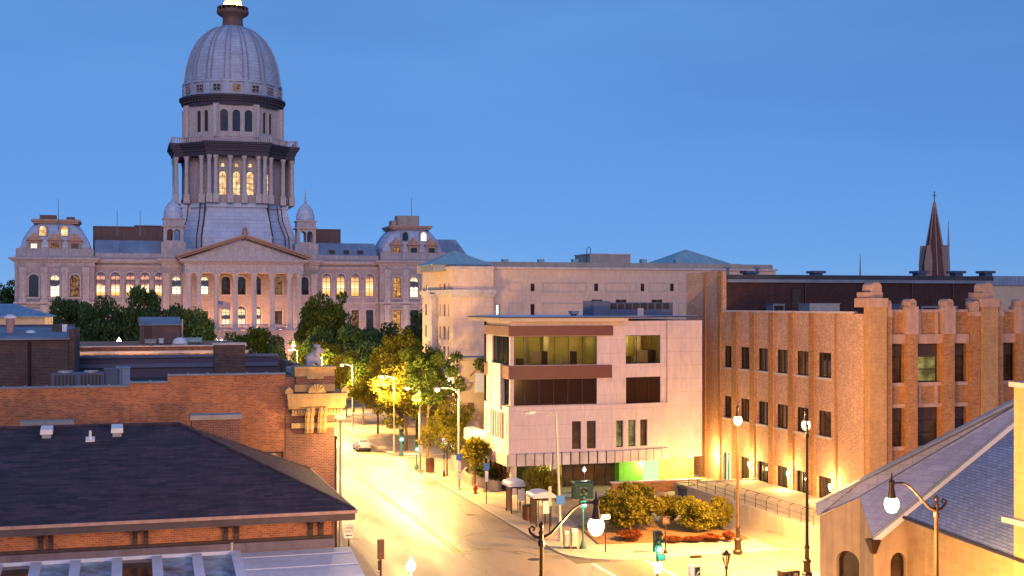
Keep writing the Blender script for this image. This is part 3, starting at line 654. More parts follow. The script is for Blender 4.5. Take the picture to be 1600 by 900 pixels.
p.lathe(CX, DY, [(4.4, 101.3), (4.4, 101.55), (4.1, 101.55), (4.1, 101.3)], 28); ln = p.build('lantern_gallery', 'brown_stone', cap, True)
p = MB(); p.lathe(CX, DY, [(2.75, 100.6), (2.75, 102.2), (2.4, 102.6), (2.4, 103.2)], 20)
for i in range(8):
    a = 2*pi*i/8+.2; p.lathe(CX+2.05*cos(a), DY+2.05*sin(a), [(.32, 103.2), (.26, 107)], 8)
p.lathe(CX, DY, [(2.6, 107), (2.7, 107.6), (2.3, 108.6), (1.4, 109.8), (.3, 110.4), (.1, 115)], 20); p.build('lantern', 'terracotta', ln, True)
p = MB(); p.lathe(CX, DY, [(1.2, 103.3), (1.2, 106.6)], 12); p.build('lantern_core', 'lantern_glow', ln)
for i in range(6): a = 2*pi*i/6; plight(ln, (CX+3.6*cos(a), DY+3.6*sin(a), 101.9), 1100, (1, .55, .22), .1, 'floodlight')
# floodlights on the portico
for x in (-9.3, -4.7, 0, 4.7, 9.3): plight(cap, (CX+x, 336.5, 11.2), 350, (1, .42, .16), .3, 'floodlight')
for x in (-13, -5, 5, 13): plight(cap, (CX+x, 325.5, 1.2), 1300, (1, .40, .16), .3, 'floodlight')
for x in (-50, -40, -28, 28, 40, 48): plight(cap, (CX+x, 331, 1.0), 900, (1, .50, .26), .3, 'floodlight')
# ------------------------------------------------------------------ tan brick office block on the right
SX, NY, FY = 54.0, 85.7, 118.0
tan = T('brick_block', 'tan speckled brick office block with limestone finials along its ornate front, right of the street', 'office building', (SX, NY, 0))
colx = [(1130, 1144), (1155.5, 1171), (1183, 1200), (1212, 1231), (1243, 1264), (1276.5, 1298.7)]
def zx(x, y): return PX(x, y, SX)[1]
r1 = [(540, 572.8), (542, 576), (544, 579), (546.7, 583.5), (548, 586.7), (551.5, 591.5)]
z1t = sum(zx((a+b)/2, t) for (a, b), (t, q) in zip(colx, r1))/6; z1b = sum(zx((a+b)/2, q) for (a, b), (t, q) in zip(colx, r1))/6
c2 = [((162+210)/2, 58, 165), ((335+390)/2, 88, 205), ((430+490)/2, 105, 222), ((638+708)/2, 138, 270)]
z2t = sum(zx(1080+a/3.215, 600+t/3.215) for a, t, b in c2)/4; z2b = sum(zx(1080+a/3.215, 600+b/3.215) for a, t, b in c2)/4
c3 = [(275, 368, 522), (368, 392, 553), (466, 415, 585)]
z3t = sum(zx(1080+a/3.215, 600+t/3.215) for a, t, b in c3)/3; z3b = sum(zx(1080+a/3.215, 600+b/3.215) for a, t, b in c3)/3
O, u, n = (SX, FY), (0, -1), (-1, 0); W = FY-NY; PT = 16.2
hs = []; gl = []
rnd = random.Random(5)
for i, (xa, xb) in enumerate(colx):
    a, b = FY-PX(xa, 560, SX)[0], FY-PX(xb, 560, SX)[0]
    hs.append((a, b, z1b, z1t)); gl.append('dark_glass' if i != 4 else 'brown_glass')
    hs.append((a, b, z2b, z2t)); gl.append('brown_glass' if i % 2 else 'dark_glass')
    hs.append((a-.05, b+.05, z3b, z3t)); gl.append('lit_green' if i == 0 else 'dark_glass')
mb = MB(); mb.panel(O, u, n, W, 0, PT, hs, .35)
mb.face([(SX, FY, 0), (SX, FY, PT), (92, FY, PT), (92, FY, 0)]); mb.face([(92, NY, 0), (92, FY, 0), (92, FY, PT), (92, NY, PT)])
mb.build('side_wall', 'speckled_brick', tan)
for h, g in zip(hs, gl): window(tan, O, u, n, h, .3, .07, 3 if h[2] < z1b else 2, 1, 'bronze_metal', g, sill='pale_stone')
mb = MB()
def strip(mb, xa, xb, d=.16, z1=PT-.02, z0=0):
    ya, yb = PX(xa, 500, SX)[0], PX(xb, 500, SX)[0]; mb.box(SX-d, SX+.05, min(ya, yb), max(ya, yb), z0, z1)
for ca, cb in ((165, 178), (245, 272), (350, 378), (460, 488), (575, 605), (697, 728)):
    m_ = MB(); strip(m_, 1080+ca/3.75, 1080+cb/3.75); m_.build('pilaster', 'orange_brick', tan)
m_ = MB(); strip(m_, 1305.5, 1308.5, .1); m_.build('pilaster', 'orange_brick', tan)
m_ = MB(); m_.box(SX-.12, SX+.45, NY+1.5, 109.8, PT, PT+.16); m_.build('coping', 'pale_stone', tan)
# roof deck, tall rear storey and its stair tower
m_ = MB(); m_.box(SX+.4, 91.8, NY+.5, 109.8, 14.6, 14.8); m_.box(SX+.36, SX+.5, NY+.5, 109.8, 14.8, PT-.01); deck = m_.build('roof', 'roof_tar', tan)
PH = 19.75
m_ = MB(); m_.box(54.36, 84.0, 109.8, 117.9, 14, PH-.55); rear = m_.build('rear_storey', 'brown_brick', tan)
m_ = MB(); m_.box(54.4, 84.2, 109.55, 118.1, PH-.75, PH-.45); m_.build('flashing', 'roof_grey', rear)
m_ = MB(); m_.box(54.36, 84.3, 109.9, 118.2, PH-.45, PH); m_.build('roof', 'roof_tar', rear)
d0, zt = PY(1237, 452, 109.8); d1, _ = PY(1250, 452, 109.8)
m_ = MB(); m_.box(d0, d1, 109.7, 109.81, 14.8, zt); m_.build('door', 'dark_wood', rear)
for x in (1258, 1424, 1488):
    X, _ = PY(x, 460, 109.8); m_ = MB(); m_.tube([(X, 109.7, 14.9), (X, 109.7, PH-.7)], .09); m_.build('downpipe', 'dark_metal', rear)
m_ = MB(); m_.box(SX-.02, 54.35, 109.8, 118.05, 0.1, 20.05); tw = m_.build('stair_tower', 'speckled_brick', tan)
m_ = MB(); strip(m_, 1100, 1103.5, .1, 20.0); m_.build('pilaster', 'orange_brick', tw)
m_ = MB(); ya, yb = PX(1122.5, 500, SX)[0], PX(1129.5, 500, SX)[0]; m_.box(SX-.15, SX+.3, yb, ya, 16, 20.0); m_.build('pilaster', 'orange_brick', tw)
# ornate front
def fz(y, x=1450): return PY(x, y, NY)[1]
def fx(x): return PY(x, 560, NY)[0]
PAR = fz(488)
wins = [(1389, 1412), (1429.5, 1468), (1487, 1510), (1562, 1586)]
hs = [];
zs = [(fz(597), fz(537)), (fz(696), fz(636)), (fz(800), fz(738)), (fz(870), fz(825))]
xw = [(fx(a), fx(b)) for a, b in wins]
per = fx(1562)-fx(1389)
xw += [(xw[1][0]+per, xw[1][1]+per), (xw[2][0]+per, xw[2][1]+per), (xw[0][0]+2*per, xw[0][1]+2*per), (xw[1][0]+2*per, xw[1][1]+2*per)]
O2 = (SX, NY); W2 = 92-SX
for a, b in xw:
    for z0, z1 in zs: hs.append((a-SX, b-SX, z0, z1))
m_ = MB(); m_.panel(O2, (1, 0), (0, -1), W2, 0, PAR, hs, .5)
m_.face([(SX, NY+.5, PAR), (92, NY+.5, PAR), (92, NY, PAR), (SX, NY, PAR)]); m_.build('front_wall', 'orange_brick', tan)
for k, h in enumerate(hs):
    r, c = k % 4, k//4
    g = 'brown_glass'
    if (c, r) in ((1, 0), (1, 1)): g = 'lit_olive' if r == 0 else 'brown_glass'
    if (c, r) == (2, 1): g = 'blue_glass'
    wn = window(tan, O2, (1, 0), (0, -1), h, .45, .09, 1, 3, 'bronze_metal', g)
    if r < 2:
        m_ = MB(); m_.box(SX+h[0]+.08, SX+h[1]-.08, NY+.35, NY+.40, h[3]-(.95 if r == 0 else 1.0), h[3]-.05); m_.build('blind', 'dark_wood', wn)
    m_ = MB()
    m_.box(SX+h[0]-.1, SX+h[1]+.1, NY-.12, NY+.2, h[2]-.3, h[2]-.003); m_.build('sill', 'pink_stone', wn)
    m_ = MB(); m_.box(SX+h[0]-.1, SX+h[1]+.1, NY-.12, NY+.2, h[3]+.003, h[3]+.3); m_.build('lintel', 'pink_stone', wn)
for a, b in xw:
    m_ = MB(); m_.box(a-.1, b+.1, NY-.22, NY+.3, fz(536), fz(522)); m_.build('window_hood', 'pink_stone', tan)
    m_ = MB(); m_.box(a-.1, b+.1, NY-.1, NY+.52, PAR-.02, PAR+.22); m_.build('parapet_cap', 'pink_stone', tan)
    if b-a > 1.6:
        for q in (a+.35, b-.35):
            for y0, y1 in ((632, 599), (522, 488)): m_ = MB(); m_.box(q-.12, q+.12, NY-.14, NY+.1, fz(y0), fz(y1)); m_.build('stone_strip', 'pink_stone', tan)
def finial_pier(xa, xb, ytop, ycap, yb, base='orange_brick', round_=True):
    zb = fz(ycap); m_ = MB(); m_.box(xa, xb, NY-.5, NY+.05, 0, zb); pr = m_.build('pier', base, tan)
    m_ = MB(); c = (xa+xb)/2; hw = (xb-xa)/2; zt = fz(ytop); zlow = fz(yb)
    m_.box(xa-.05, xb+.05, NY-.55, NY+.55, zlow if yb != ycap else zb-.02, zb+.35)
    n = 8; prof = [(c-hw*.8, zb+.35), (c+hw*.8, zb+.35)]+[(c+hw*.8*cos(pi*i/n), zt-hw*.8*.9+hw*.8*.9*sin(pi*i/n)) for i in range(n+1)]
    m_.extr([(x, NY-.5, z) for x, z in prof], (0, .95, 0))
    for k in (-.45, 0, .45): m_.box(c+k*hw-.06, c+k*hw+.06, NY-.58, NY-.49, zb+.3, zt-hw*.75)
    m_.build('finial', 'pink_stone', pr)
def big_pier(xa, xb):
    zb = fz(480); m_ = MB(); m_.box(xa, xb, NY-.75, NY+.05, 0, zb); pr = m_.build('corner_pier', 'golden_brick', tan)
    c = (xa+xb)/2; hw = (xb-xa)/2; m_ = MB(); z2 = fz(466); z3 = fz(441.5)
    m_.box(xa-.12, xb+.06, NY-.85, NY+1.2, zb, z2); m_.box(c-hw*.95, c+hw*.7, NY-.55, NY+1.1, z2, fz(457))
    n = 8; r = hw*.62; prof = [(c-r, fz(457)), (c+r, fz(457))]+[(c+r*cos(pi*i/n), z3-r*.8+r*.8*sin(pi*i/n)) for i in range(n+1)]
    m_.extr([(x, NY-.5, z) for x, z in prof], (0, 1.2, 0)); m_.build('finial', 'pink_stone', pr)
for k in range(3):
    d = per*k
    big_pier(fx(1350)+.02+d if k == 0 else fx(1526)+d-per, (fx(1377) if k == 0 else fx(1550)+d-per))
    if k > 0: finial_pier(fx(1513)+d-per, fx(1525)+d-per, 470, 494, 494)
    finial_pier(fx(1378)+d, fx(1388)+d, 469, 494, 494)
    finial_pier(fx(1412)+d, fx(1428)+d, 467, 486, 522)
    finial_pier(fx(1469.5)+d, fx(1485.5)+d, 467, 486, 522)
for i, (x, y, wy) in enumerate(((1123, 710, 0), (1177, 725, 0), (1238, 740, 0), (1304, 760, 0))):
    Y, z = PX(x, y, SX)
    s_ = T('wall_lamp', ['lit wall sconce farthest along the tan brick side wall, beside the glass door', 'lit wall sconce second from the glass door on the tan brick wall',
        'brightest lit wall sconce, behind the nearer tall lamp post', 'lit wall sconce peeping over the sloping church coping'][i], 'wall lamp', (SX-.3, Y, z), 'sconces along the tan brick wall')
    m_ = MB(); m_.lathe(SX-.38, Y, [(.07, z-.35), (.17, z+.0), (.17, z+.2)], 12); m_.build('shade', 'lamp_warm', s_)
    m_ = MB(); m_.box(SX-.38, SX-.16, Y-.05, Y+.05, z-.28, z-.15); m_.build('bracket', 'bronze_metal', s_)
    plight(s_, (SX-.75, Y, z-.5), 190, (1, .52, .14), .1); plight(s_, (SX-.75, Y, z+.5), 110, (1, .52, .14), .1)
# rooftop units standing on the tan block
def unit(name, lab, cat, x0, x1, y0, y1, z0, z1, mat='roof_grey', extra=None, group=None):
    t_ = T(name, lab, cat, ((x0+x1)/2, (y0+y1)/2, z0), group)
    m_ = MB(); m_.box(x0, x1, y0, y1, z0+.15, z1); m_.box(x0-.05, x1+.05, y0-.05, y1+.05, z1, z1+.06); m_.build('housing', mat, t_)
    m_ = MB()
    for x in (x0+.15, x1-.25): m_.box(x, x+.1, y0+.1, y1-.1, z0, z0+.15)
    m_.build('skid', 'dark_metal', t_)
    if extra: extra(t_, x0, x1, y0, y1, z0, z1)
    return t_
def louvre(t_, x0, x1, y0, y1, z0, z1):
    m_ = MB(); m_.box(x0+.12, x1-.12, y0-.03, y0+.02, z0+.3, z1-.12); m_.build('grille', 'dark_metal', t_)
a, b = PY(1208, 480, 107)[0], PY(1226, 480, 107)[0]; unit('cooling_unit', 'small open framed cooling unit before the dark brick rear storey', 'cooling unit', a, b, 107, 108.4, 14.8, 16.9, 'grey_metal', louvre)
a, b = PY(1265, 480, 104)[0], PY(1312, 480, 104)[0]; unit('air_handler', 'long pale grey air handler behind the tan side parapet', 'air handler', a, b, 104, 106, 15.2, 16.95, 'galvanised')
a, b = PY(1388, 480, 100)[0], PY(1430, 480, 100)[0]; unit('cooling_unit', 'blue-grey roof unit just right of the corner finial', 'cooling unit', a, b, 100, 102, 14.8, 16.9, 'blue_metal')
a, b = PY(1440, 480, 100)[0], PY(1496, 480, 100)[0]; unit('cooling_unit', 'wide grey roof unit with fan boxes between two round-topped finials', 'cooling unit', a, b, 100, 102, 14.8, 16.7, 'grey_metal', louvre)
for i, (x, lab) in enumerate(((1137, 'tall thin vent pipe at left end of the dark flat roof'), (1183, 'tall thin vent pipe, second from left on the dark flat roof'))):
    X, z = PY(x, 416, 113); t_ = T('vent_pipe', lab, 'vent pipe', (X, 113, PH), 'vent pipes on the dark roof'); m_ = MB(); m_.lathe(X, 113, [(.16, PH), (.16, z-.2)], 10); m_.build('pipe', 'grey_metal', t_)
    m_ = MB(); m_.lathe(X, 113, [(.38, z-.2), (.3, z)], 10); m_.build('cap', 'grey_metal', t_)
for x, lab in ((1171, 'squat square roof ventilator between two thin vent pipes'), (1275, 'squat square roof ventilator alone at middle of the dark roof'), (1436, 'squat roof ventilator below the church spire'), (1494, 'flat roof ventilator just right of the church spire'), (1540, 'flat roof ventilator at right end of the dark roof')):
    X, z = PY(x, 425, 112); t_ = T('roof_ventilator', lab, 'ventilator', (X, 112, PH), 'ventilators on the dark roof'); m_ = MB(); m_.box(X-.45, X+.45, 111.5, 112.5, PH, z-.15); m_.build('base', 'blue_metal', t_)
    m_ = MB(); m_.box(X-.7, X+.7, 111.3, 112.7, z-.15, z+.1); m_.build('hood', 'blue_metal', t_)
# terrace wall and railing beside the tan block
te = T('terrace', 'raised concrete terrace with low retaining wall along the tan brick block', 'terrace', (50, 90, .1))
m_ = MB(); m_.box(46, 46.3, 79.6, 103, .1, 1.28); m_.box(46.303, SX, 103.003, 103.3, .1, 1.28); m_.box(46.303, SX-.02, 79.6, 79.897, .1, 1.28); m_.build('retaining_wall', 'concrete', te)
m_ = MB(); m_.box(46.3, SX-.003, 79.9, 103, .13, 1.18); m_.build('deck', 'paving', te)
ral = T('terrace_railing', 'thin dark hooped railing on the terrace wall', 'railing', (46.5, 90, 1.18))
y = 80.2
while y < 102.5:
    m_ = MB(); m_.tube([(46.5, y, 1.18), (46.5, y, 2.0), (46.6, y, 2.2), (46.85, y, 2.28)], .03, 6); m_.build('post', 'rail_metal', ral); y += 1.75
m_ = MB()
for z, x in ((1.5, 46.5), (1.85, 46.5), (2.28, 46.85)): m_.tube([(x, 80.2, z), (x, 102, z)], .018, 6)
m_.build('rails', 'rail_metal', ral)

# ------------------------------------------------------------------ white panelled office with burgundy bands
WY = 107.0
wh = T('panel_office', 'white panelled office with burgundy bands, ribbon windows and green-lit ground floor', 'office building', (42, WY, 0))
def wz(y, x=870): return PY(x, y, WY)[1]
def wx(x, Y=WY): return PY(x, 560, Y)[0]
A = (31.95, WY); Bx = wx(959.5); Cx = wx(1049)
plan = [(31.95, WY+8), A, (Bx, WY), (Cx, WY+.9), (Cx+.003, WY+2.2), (wx(1097, WY+2.2), WY+2.2), (wx(1097, WY+2.2), WY+14), (35, WY+14)]
zl, zm, zt = wz(726), wz(634), wz(502)
# lower flared storey
holes_f = []
for a, b in ((893.6, 907.8), (917, 931)): holes_f.append((wx(a)-A[0], wx(b)-A[0], wz(702.5), wz(659)))
m_ = MB(); m_.panel(A, (1, 0), (0, -1), Bx-A[0], zl+1.1, zm, holes_f, .3)
L2 = sqrt((Cx-Bx)**2+.9**2); u2 = ((Cx-Bx)/L2, .9/L2); n2 = (u2[1], -u2[0])
holes_r = [(wx(a)-Bx, wx(b)-Bx, wz(702.5)+.02, wz(660)) for a, b in ((963, 975), (983.5, 996), (1003.8, 1015.9))]
m_.panel((Bx, WY), u2, n2, L2, zl+1.1, zm, holes_r, .3)
holes_s = []
def sy(x): return PX(x, 660, 31.95)[0]
for a, b in ((760, 761.6), (766, 768.6), (769.6, 772.2), (773.2, 775.8), (776.8, 779.4), (780.4, 783), (784, 787), (791.5, 792.6)):
    holes_s.append((WY+8-sy(a), WY+8-sy(b), 4.9, 7.3))
m_.panel((31.95, WY+8), (0, -1), (-1, 0), 8, zl+1.1, zm, holes_s, .3)
for a, b in zip(plan[3:], plan[4:]+plan[:1]): m_.face([(*a, zl), (*b, zl), (*b, zt), (*a, zt)])
m_.face([(*p, zl+.003) for p in plan])
m_.build('lower_wall', 'white_panel', wh)
for h in holes_f: window(wh, A, (1, 0), (0, -1), h, .25, .06, 1, 2, 'black_plastic', 'brown_glass')
for i, h in enumerate(holes_r): window(wh, (Bx, WY), u2, n2, h, .25, .06, 1, 2, 'black_plastic', ('lit_olive', 'lit_olive', 'brown_glass')[i])
for h in holes_s: window(wh, (31.95, WY+8), (0, -1), (-1, 0), h, .25, .04, 1, 1, 'black_plastic', 'brown_glass')
# skirt of bevelled panels under it
m_ = MB(); zs0 = zl
ring0 = [(31.95, WY+8), A, (Bx, WY), (Cx, WY+.9)]; out = [(31.75, WY+8), (31.75, WY-.22), (Bx+.02, WY-.22), (Cx+.05, WY+.68)]
for i in range(3):
    a, b, c, d = ring0[i], ring0[i+1], out[i], out[i+1]; nseg = max(int(sqrt((a[0]-b[0])**2+(a[1]-b[1])**2)/.8), 1)
    for k in range(nseg):
        f0, f1 = k/nseg+.006, (k+1)/nseg-.006
        q = lambda p, r, f, z: (p[0]+(r[0]-p[0])*f, p[1]+(r[1]-p[1])*f, z)
        m_.hexa([q(a, b, f0, zl), q(a, b, f1, zl), q(c, d, f1, zl), q(c, d, f0, zl), q(a, b, f0, zl+1.1), q(a, b, f1, zl+1.1), q(c, d, f1, zl+1.02), q(c, d, f0, zl+1.02)])
m_.build('skirt_panels', 'pale_stone', wh)
# upper storeys: ribbon openings on the front and around the corner
ra, rb = wx(766.5)-0, wx(934)
UA = (32.15, WY+.2); ux0 = 32.15
up = MB(); sp = wx(801)-ux0; h_up = [(sp, rb-ux0, wz(570.5), wz(525.5)), (.02, sp, wz(570.5), wz(525.5)), (.02, rb-ux0, wz(633), wz(592))]
up.panel(UA, (1, 0), (0, -1), Bx-ux0, zm, zt, h_up, .35)
h_r2 = [(wx(980.7)-Bx, wx(1039.7)-Bx, wz(571)+.02, wz(526)+.05), (wx(981)-Bx, wx(1040)-Bx, wz(635)+.02, wz(593)+.05)]
up.panel((Bx, WY+.2), u2, n2, L2, zm, zt, h_r2, .3)
h_l = [(WY+8-sy(766), 7.98, wz(570.5), wz(525.5)), (WY+8-sy(783), 7.98, wz(633), wz(592))]
up.panel((32.15, WY+8), (0, -1), (-1, 0), 7.8, zm, zt, [(h[0], min(h[1], 7.78), h[2], h[3]) for h in h_l], .35)
up.build('upper_wall', 'white_panel', wh)
def ribbon(parent, O, u, n, h, nv, frame, glass):
    return window(parent, O, u, n, h, .2, .05, nv, 1, frame, glass)
ribbon(wh, UA, (1, 0), (0, -1), h_up[0], 6, 'black_plastic', 'clear_glass'); ribbon(wh, UA, (1, 0), (0, -1), h_up[1], 1, 'black_plastic', 'dark_glass'); ribbon(wh, UA, (1, 0), (0, -1), h_up[2], 6, 'black_plastic', 'bronze_glass')
ribbon(wh, (Bx, WY+.2), u2, n2, h_r2[0], 3, 'black_plastic', 'clear_glass'); ribbon(wh, (Bx, WY+.2), u2, n2, h_r2[1], 3, 'black_plastic', 'bronze_glass')
for h in h_l: ribbon(wh, (32.15, WY+8), (0, -1), (-1, 0), (h[0], 7.78, h[2], h[3]), 4, 'black_plastic', 'dark_glass')
# rooms behind the clear glass
def room(x0, x1, y0, y1, z0, z1, mat, cols, lamp):
    r_ = MB(); r_.face([(x0, y1, z0), (x1, y1, z0), (x1, y1, z1), (x0, y1, z1)]); r_.face([(x0, y0, z0+.003), (x1, y0, z0+.003), (x1, y1, z0+.003), (x0, y1, z0+.003)])
    r_.face([(x0, y0, z1), (x1, y0, z1), (x1, y1, z1), (x0, y1, z1)]); r_.face([(x0, y0, z0), (x0, y1, z0), (x0, y1, z1), (x0, y0, z1)]); r_.face([(x1, y0, z0), (x1, y1, z0), (x1, y1, z1), (x1, y0, z1)])
    rm = r_.build('room', mat, wh)
    for a, b in cols:
        r_ = MB(); r_.box(a, b, y1-.6, y1-.2, z0, z1-.01); r_.build('partition', 'soffit', rm)
    rq = random.Random(int(x0*10))
    for i in range(5):
        a = x0+.5+(x1-x0-1.3)*(i+rq.random()*.6)/5; r_ = MB(); hh = rq.choice((.75, .8, 1.15, 1.5)); ww_ = rq.choice((.5, .9, 1.2)); yq = y0+.7+rq.random()*1.2
        r_.box(a, min(a+ww_, x1-.1), yq, yq+.5, z0+.02, z0+hh*.8); r_.build('cabinet', rq.choice(('bin_brown', 'soffit', 'dark_wood')), rm)
    for i in range(lamp):
        x = x0+(x1-x0)*(i+.5)/lamp; r_ = MB(); r_.box(x-.5, x+.5, (y0+y1)/2-.15, (y0+y1)/2+.15, z1-.08, z1-.03); r_.build('ceiling_light', 'lit_green', rm)
        plight(rm, (x, (y0+y1)/2, z1-.4), 14, (1, .82, .35), .15)
z0, z1 = wz(571.5), wz(525)
room(wx(802), rb+.1, WY+.7, WY+4, z0, z1, 'olive_wall', [(wx(818), wx(820)), (wx(838), wx(840)), (wx(868), wx(876))], 3)
r0, r1 = Bx+.6, Cx-.2
room(r0, r1, WY+1.4, WY+4, z0, z1, 'olive_wall', [(wx(1000), wx(1003)), (wx(1016), wx(1024))], 1)
# burgundy bands, white fin, roof slab and plant
bx1 = wx(956)
for y0, y1, ex in ((524.7, 509.5, wx(958)), (591.5, 571.3, bx1)):
    m_ = MB(); m_.box(31.93, ex, WY-.06, WY+.32, wz(y0), wz(y1)); m_.box(31.93, 32.3, WY+.32, WY+8.0, wz(y0), wz(y1)); m_.build('band', 'burgundy', wh)
m_ = MB(); ya, yb = sy(765), sy(784); m_.box(31.8, 32.1, yb, ya, wz(640)-.1, wz(569)); m_.build('fin_panel', 'pale_stone', wh)
m_ = MB(); m_.prism([(30.6, WY+8.6), (30.9, WY-1.0), (wx(975), WY-1.0), (wx(978), WY-.02), (wx(978), WY+8)], zt, zt+.3)
rf = m_.build('roof', 'soffit', wh)
m_ = MB(); m_.prism([(30.5, WY+8.7), (30.8, WY-1.1), (wx(975)+.05, WY-1.1), (wx(978)+.05, WY-.1), (Cx, WY+.8), (Cx, WY+2.1), (wx(1097, WY+2.1)+.1, WY+2.1), (wx(1097, WY+2.1)+.1, WY+14), (34, WY+14)], zt+.3, zt+.42); m_.build('roof_edge', 'navy', rf)
m_ = MB(); m_.prism([(31, WY+8.5), (31.2, WY-.6), (wx(975)-.3, WY-.6), (Cx-.3, WY+1.1), (Cx-.3, WY+2.4), (wx(1094, WY+2.1), WY+2.4), (wx(1094, WY+2.1), WY+13.7), (34.2, WY+13.7)], zt+.42, zt+.45); m_.build('roof_membrane', 'white_metal', rf)
px0, px1 = PY(928, 480, 110)[0], PY(1054, 480, 110)[0]
plant = T('roof_plant', 'dark blue rooftop plant with louvred fan banks on the white office roof', 'cooling plant', ((px0+px1)/2, 111, zt+.45))
zp = PY(990, 470, 110)[1]
m_ = MB(); m_.box(px0, px0+1.6, 110, 113, zt+.45, zp); m_.box(px0+1.6, px1, 110.4, 113, zt+.45, zp-.15); m_.build('housing', 'blue_metal', plant)
for i in range(8):
    a = px0+1.8+(px1-px0-2.0)*i/8; m_ = MB(); m_.box(a, a+.55, 110.3, 110.42, zp-.75, zp-.25); m_.build('louvre', 'black_plastic', plant)
for a in (px0+.9, px0+3.3, px1-1.1):
    m_ = MB(); m_.lathe(a, 111.6, [(.5, zp-.2), (.5, zp+.12)], 14); m_.build('fan', 'dark_metal', plant)
m_ = MB(); m_.box(px0+4.4, px0+5.0, 110.2, 110.42, zt+.45, zp-.7); m_.build('switch_box', 'galvanised', plant)
unit('roof_ventilator', 'small grey ventilator left of the dark blue plant', 'ventilator', PY(894, 490, 111)[0], PY(905, 490, 111)[0], 111, 112, zt+.45, PY(900, 487, 111)[1], 'grey_metal')
# ground floor, set back
gf = MB(); gx0 = wx(877, WY+3.5)
gf.box(36, wx(1097, WY+2.2)-.1, WY+3.8, WY+12, .12, zl); gf.build('ground_floor_wall', 'olive_wall', wh)
for i in range(7):
    a = wx(878, WY+3.8)+i*1.05; wn = MB(); wn.box(a, a+.1, WY+3.6, WY+3.79, .12, zl); wn.build('mullion', 'bronze_metal', wh)
m_ = MB(); m_.box(wx(878, WY+3.75), wx(966, WY+3.75), WY+3.7, WY+3.79, .15, zl-.1); m_.build('shopfront_glass', 'brown_glass', wh)
m_ = MB(); a, b = wx(967.5, WY+2.6), wx(1004, WY+2.6); m_.box(a, b, WY+2.6, WY+3.795, .12, zl-.01); m_.build('green_wall', 'green_paint', wh)
m_ = MB(); m_.box(b+.3, b+2.1, WY+3.66, WY+3.79, .3, zl-.1); m_.build('lit_doorway', 'lit_green', wh)
for x, y in ((32.6, WY+.8), (36.5, WY+1.2)):
    m_ = MB(); m_.lathe(x, y, [(.3, .12), (.3, zl)], 16); m_.build('column', 'pale_stone', wh, True)
m_ = MB(); m_.box(32.6, 32.75, WY+1.2, WY+12, .12, zl)
m_.build('side_glazing', 'brown_glass', wh)
for k in range(6): m_ = MB(); m_.box(32.5, 32.62, WY+1.6+k*1.6, WY+1.72+k*1.6, .12, zl); m_.build('mullion', 'bronze_metal', wh)
for x, c, W in ((wx(842, WY+2.5), (.95, 1, .35), 60), (wx(1015, WY+1.5), (1, .95, .40), 130), (wx(1085, WY+1.6), (1, .85, .30), 130)):
    m_ = MB(); m_.lathe(x, WY+2.4, [(.16, zl-.16), (.2, zl-.05)], 12); m_.build('soffit_lamp', 'lamp_warm', wh); plight(wh, (x, WY+2.2, zl-.5), W, c, .12)
plight(wh, (wx(1072, WY-1.2), WY-1.4, zl-.6), 200, (1, .66, .14), .15)  # added wall wash with no fixture of its own, brightens the white wall
cv = lambda k: [(31.93+cos(a)*1.5*k, WY+9.0+sin(a)*3.0*k) for a in [pi/2+pi*i/12 for i in range(13)]]
m_ = MB(); m_.prism(cv(1), 4.2, 5.1); cn = m_.build('entrance_canopy', 'pale_stone', wh); m_ = MB(); m_.prism(cv(.94), 5.1, 5.15); m_.build('canopy_top', 'white_metal', cn)
bw = T('brick_planter', 'low brown brick planter wall before the green-lit entrance', 'planter', (46, 106, .12))
m_ = MB(); m_.box(wx(957, 105.5), wx(1095, 105.5), 105.5, 105.8, .12, 1.05); m_.build('wall', 'orange_brick', bw)
m_ = MB(); m_.box(wx(957, 105.4)-.1, wx(1095, 105.4), 105.4, 105.9, 1.05, 1.15); m_.build('coping', 'pale_stone', bw)
pw = T('planter_wall', 'curved pale planter wall beside the corner of the white office', 'planter', (31, 112, .12))
m_ = MB(); pts = [(29.9+1.9*(1-cos(a)), 113.5+2*sin(a)) for a in [pi*.5-pi*.5*i/6 for i in range(7)]]
pts = [(31.7, 121), (30.6, 118), (30.4, 115.5), (31.0, 112.5), (31.9, 110)]
for a, b in zip(pts, pts[1:]):
    m_.hexa([(a[0], a[1], .12), (b[0], b[1], .12), (b[0]+.3, b[1]+.1, .12), (a[0]+.3, a[1]+.1, .12), (a[0], a[1], .95), (b[0], b[1], .95), (b[0]+.3, b[1]+.1, .95), (a[0]+.3, a[1]+.1, .95)])
m_.build('wall', 'concrete', pw)

# ------------------------------------------------------------------ low yellow-lit building between white office and side street
lb = T('rendered_building', 'plain buff rendered building behind the street trees, left of the white office', 'building', (36, 122.5, 0))
m_ = MB(); m_.box(31.6, 52, 122.6, 126.4, .12, 11.3); m_.build('wall', 'soffit', lb)
m_ = MB(); m_.box(31.4, 52.2, 122.4, 126.6, 11.3, 11.6); m_.build('coping', 'concrete', lb)
m_ = MB(); X, z = PY(735, 640, 122.6); m_.box(X-.3, X+.3, 122.4, 122.6, z, z+.7); m_.build('wall_box', 'bin_brown', lb)
X0, zb = PY(743, 613, 121); X1, zt_ = PY(757, 583, 121)
bs = T('sign_board', 'pale blank sign board half hidden by the white office', 'sign', (X0, 121, 0))
m_ = MB(); m_.box(X0, X0+1.9, 121, 121.15, zb, zt_); m_.build('panel', 'white_metal', bs); m_ = MB(); m_.box(X0+.8, X0+1.1, 121.15, 122.5, zb+.8, zb+1.1); m_.build('bracket', 'dark_metal', bs)

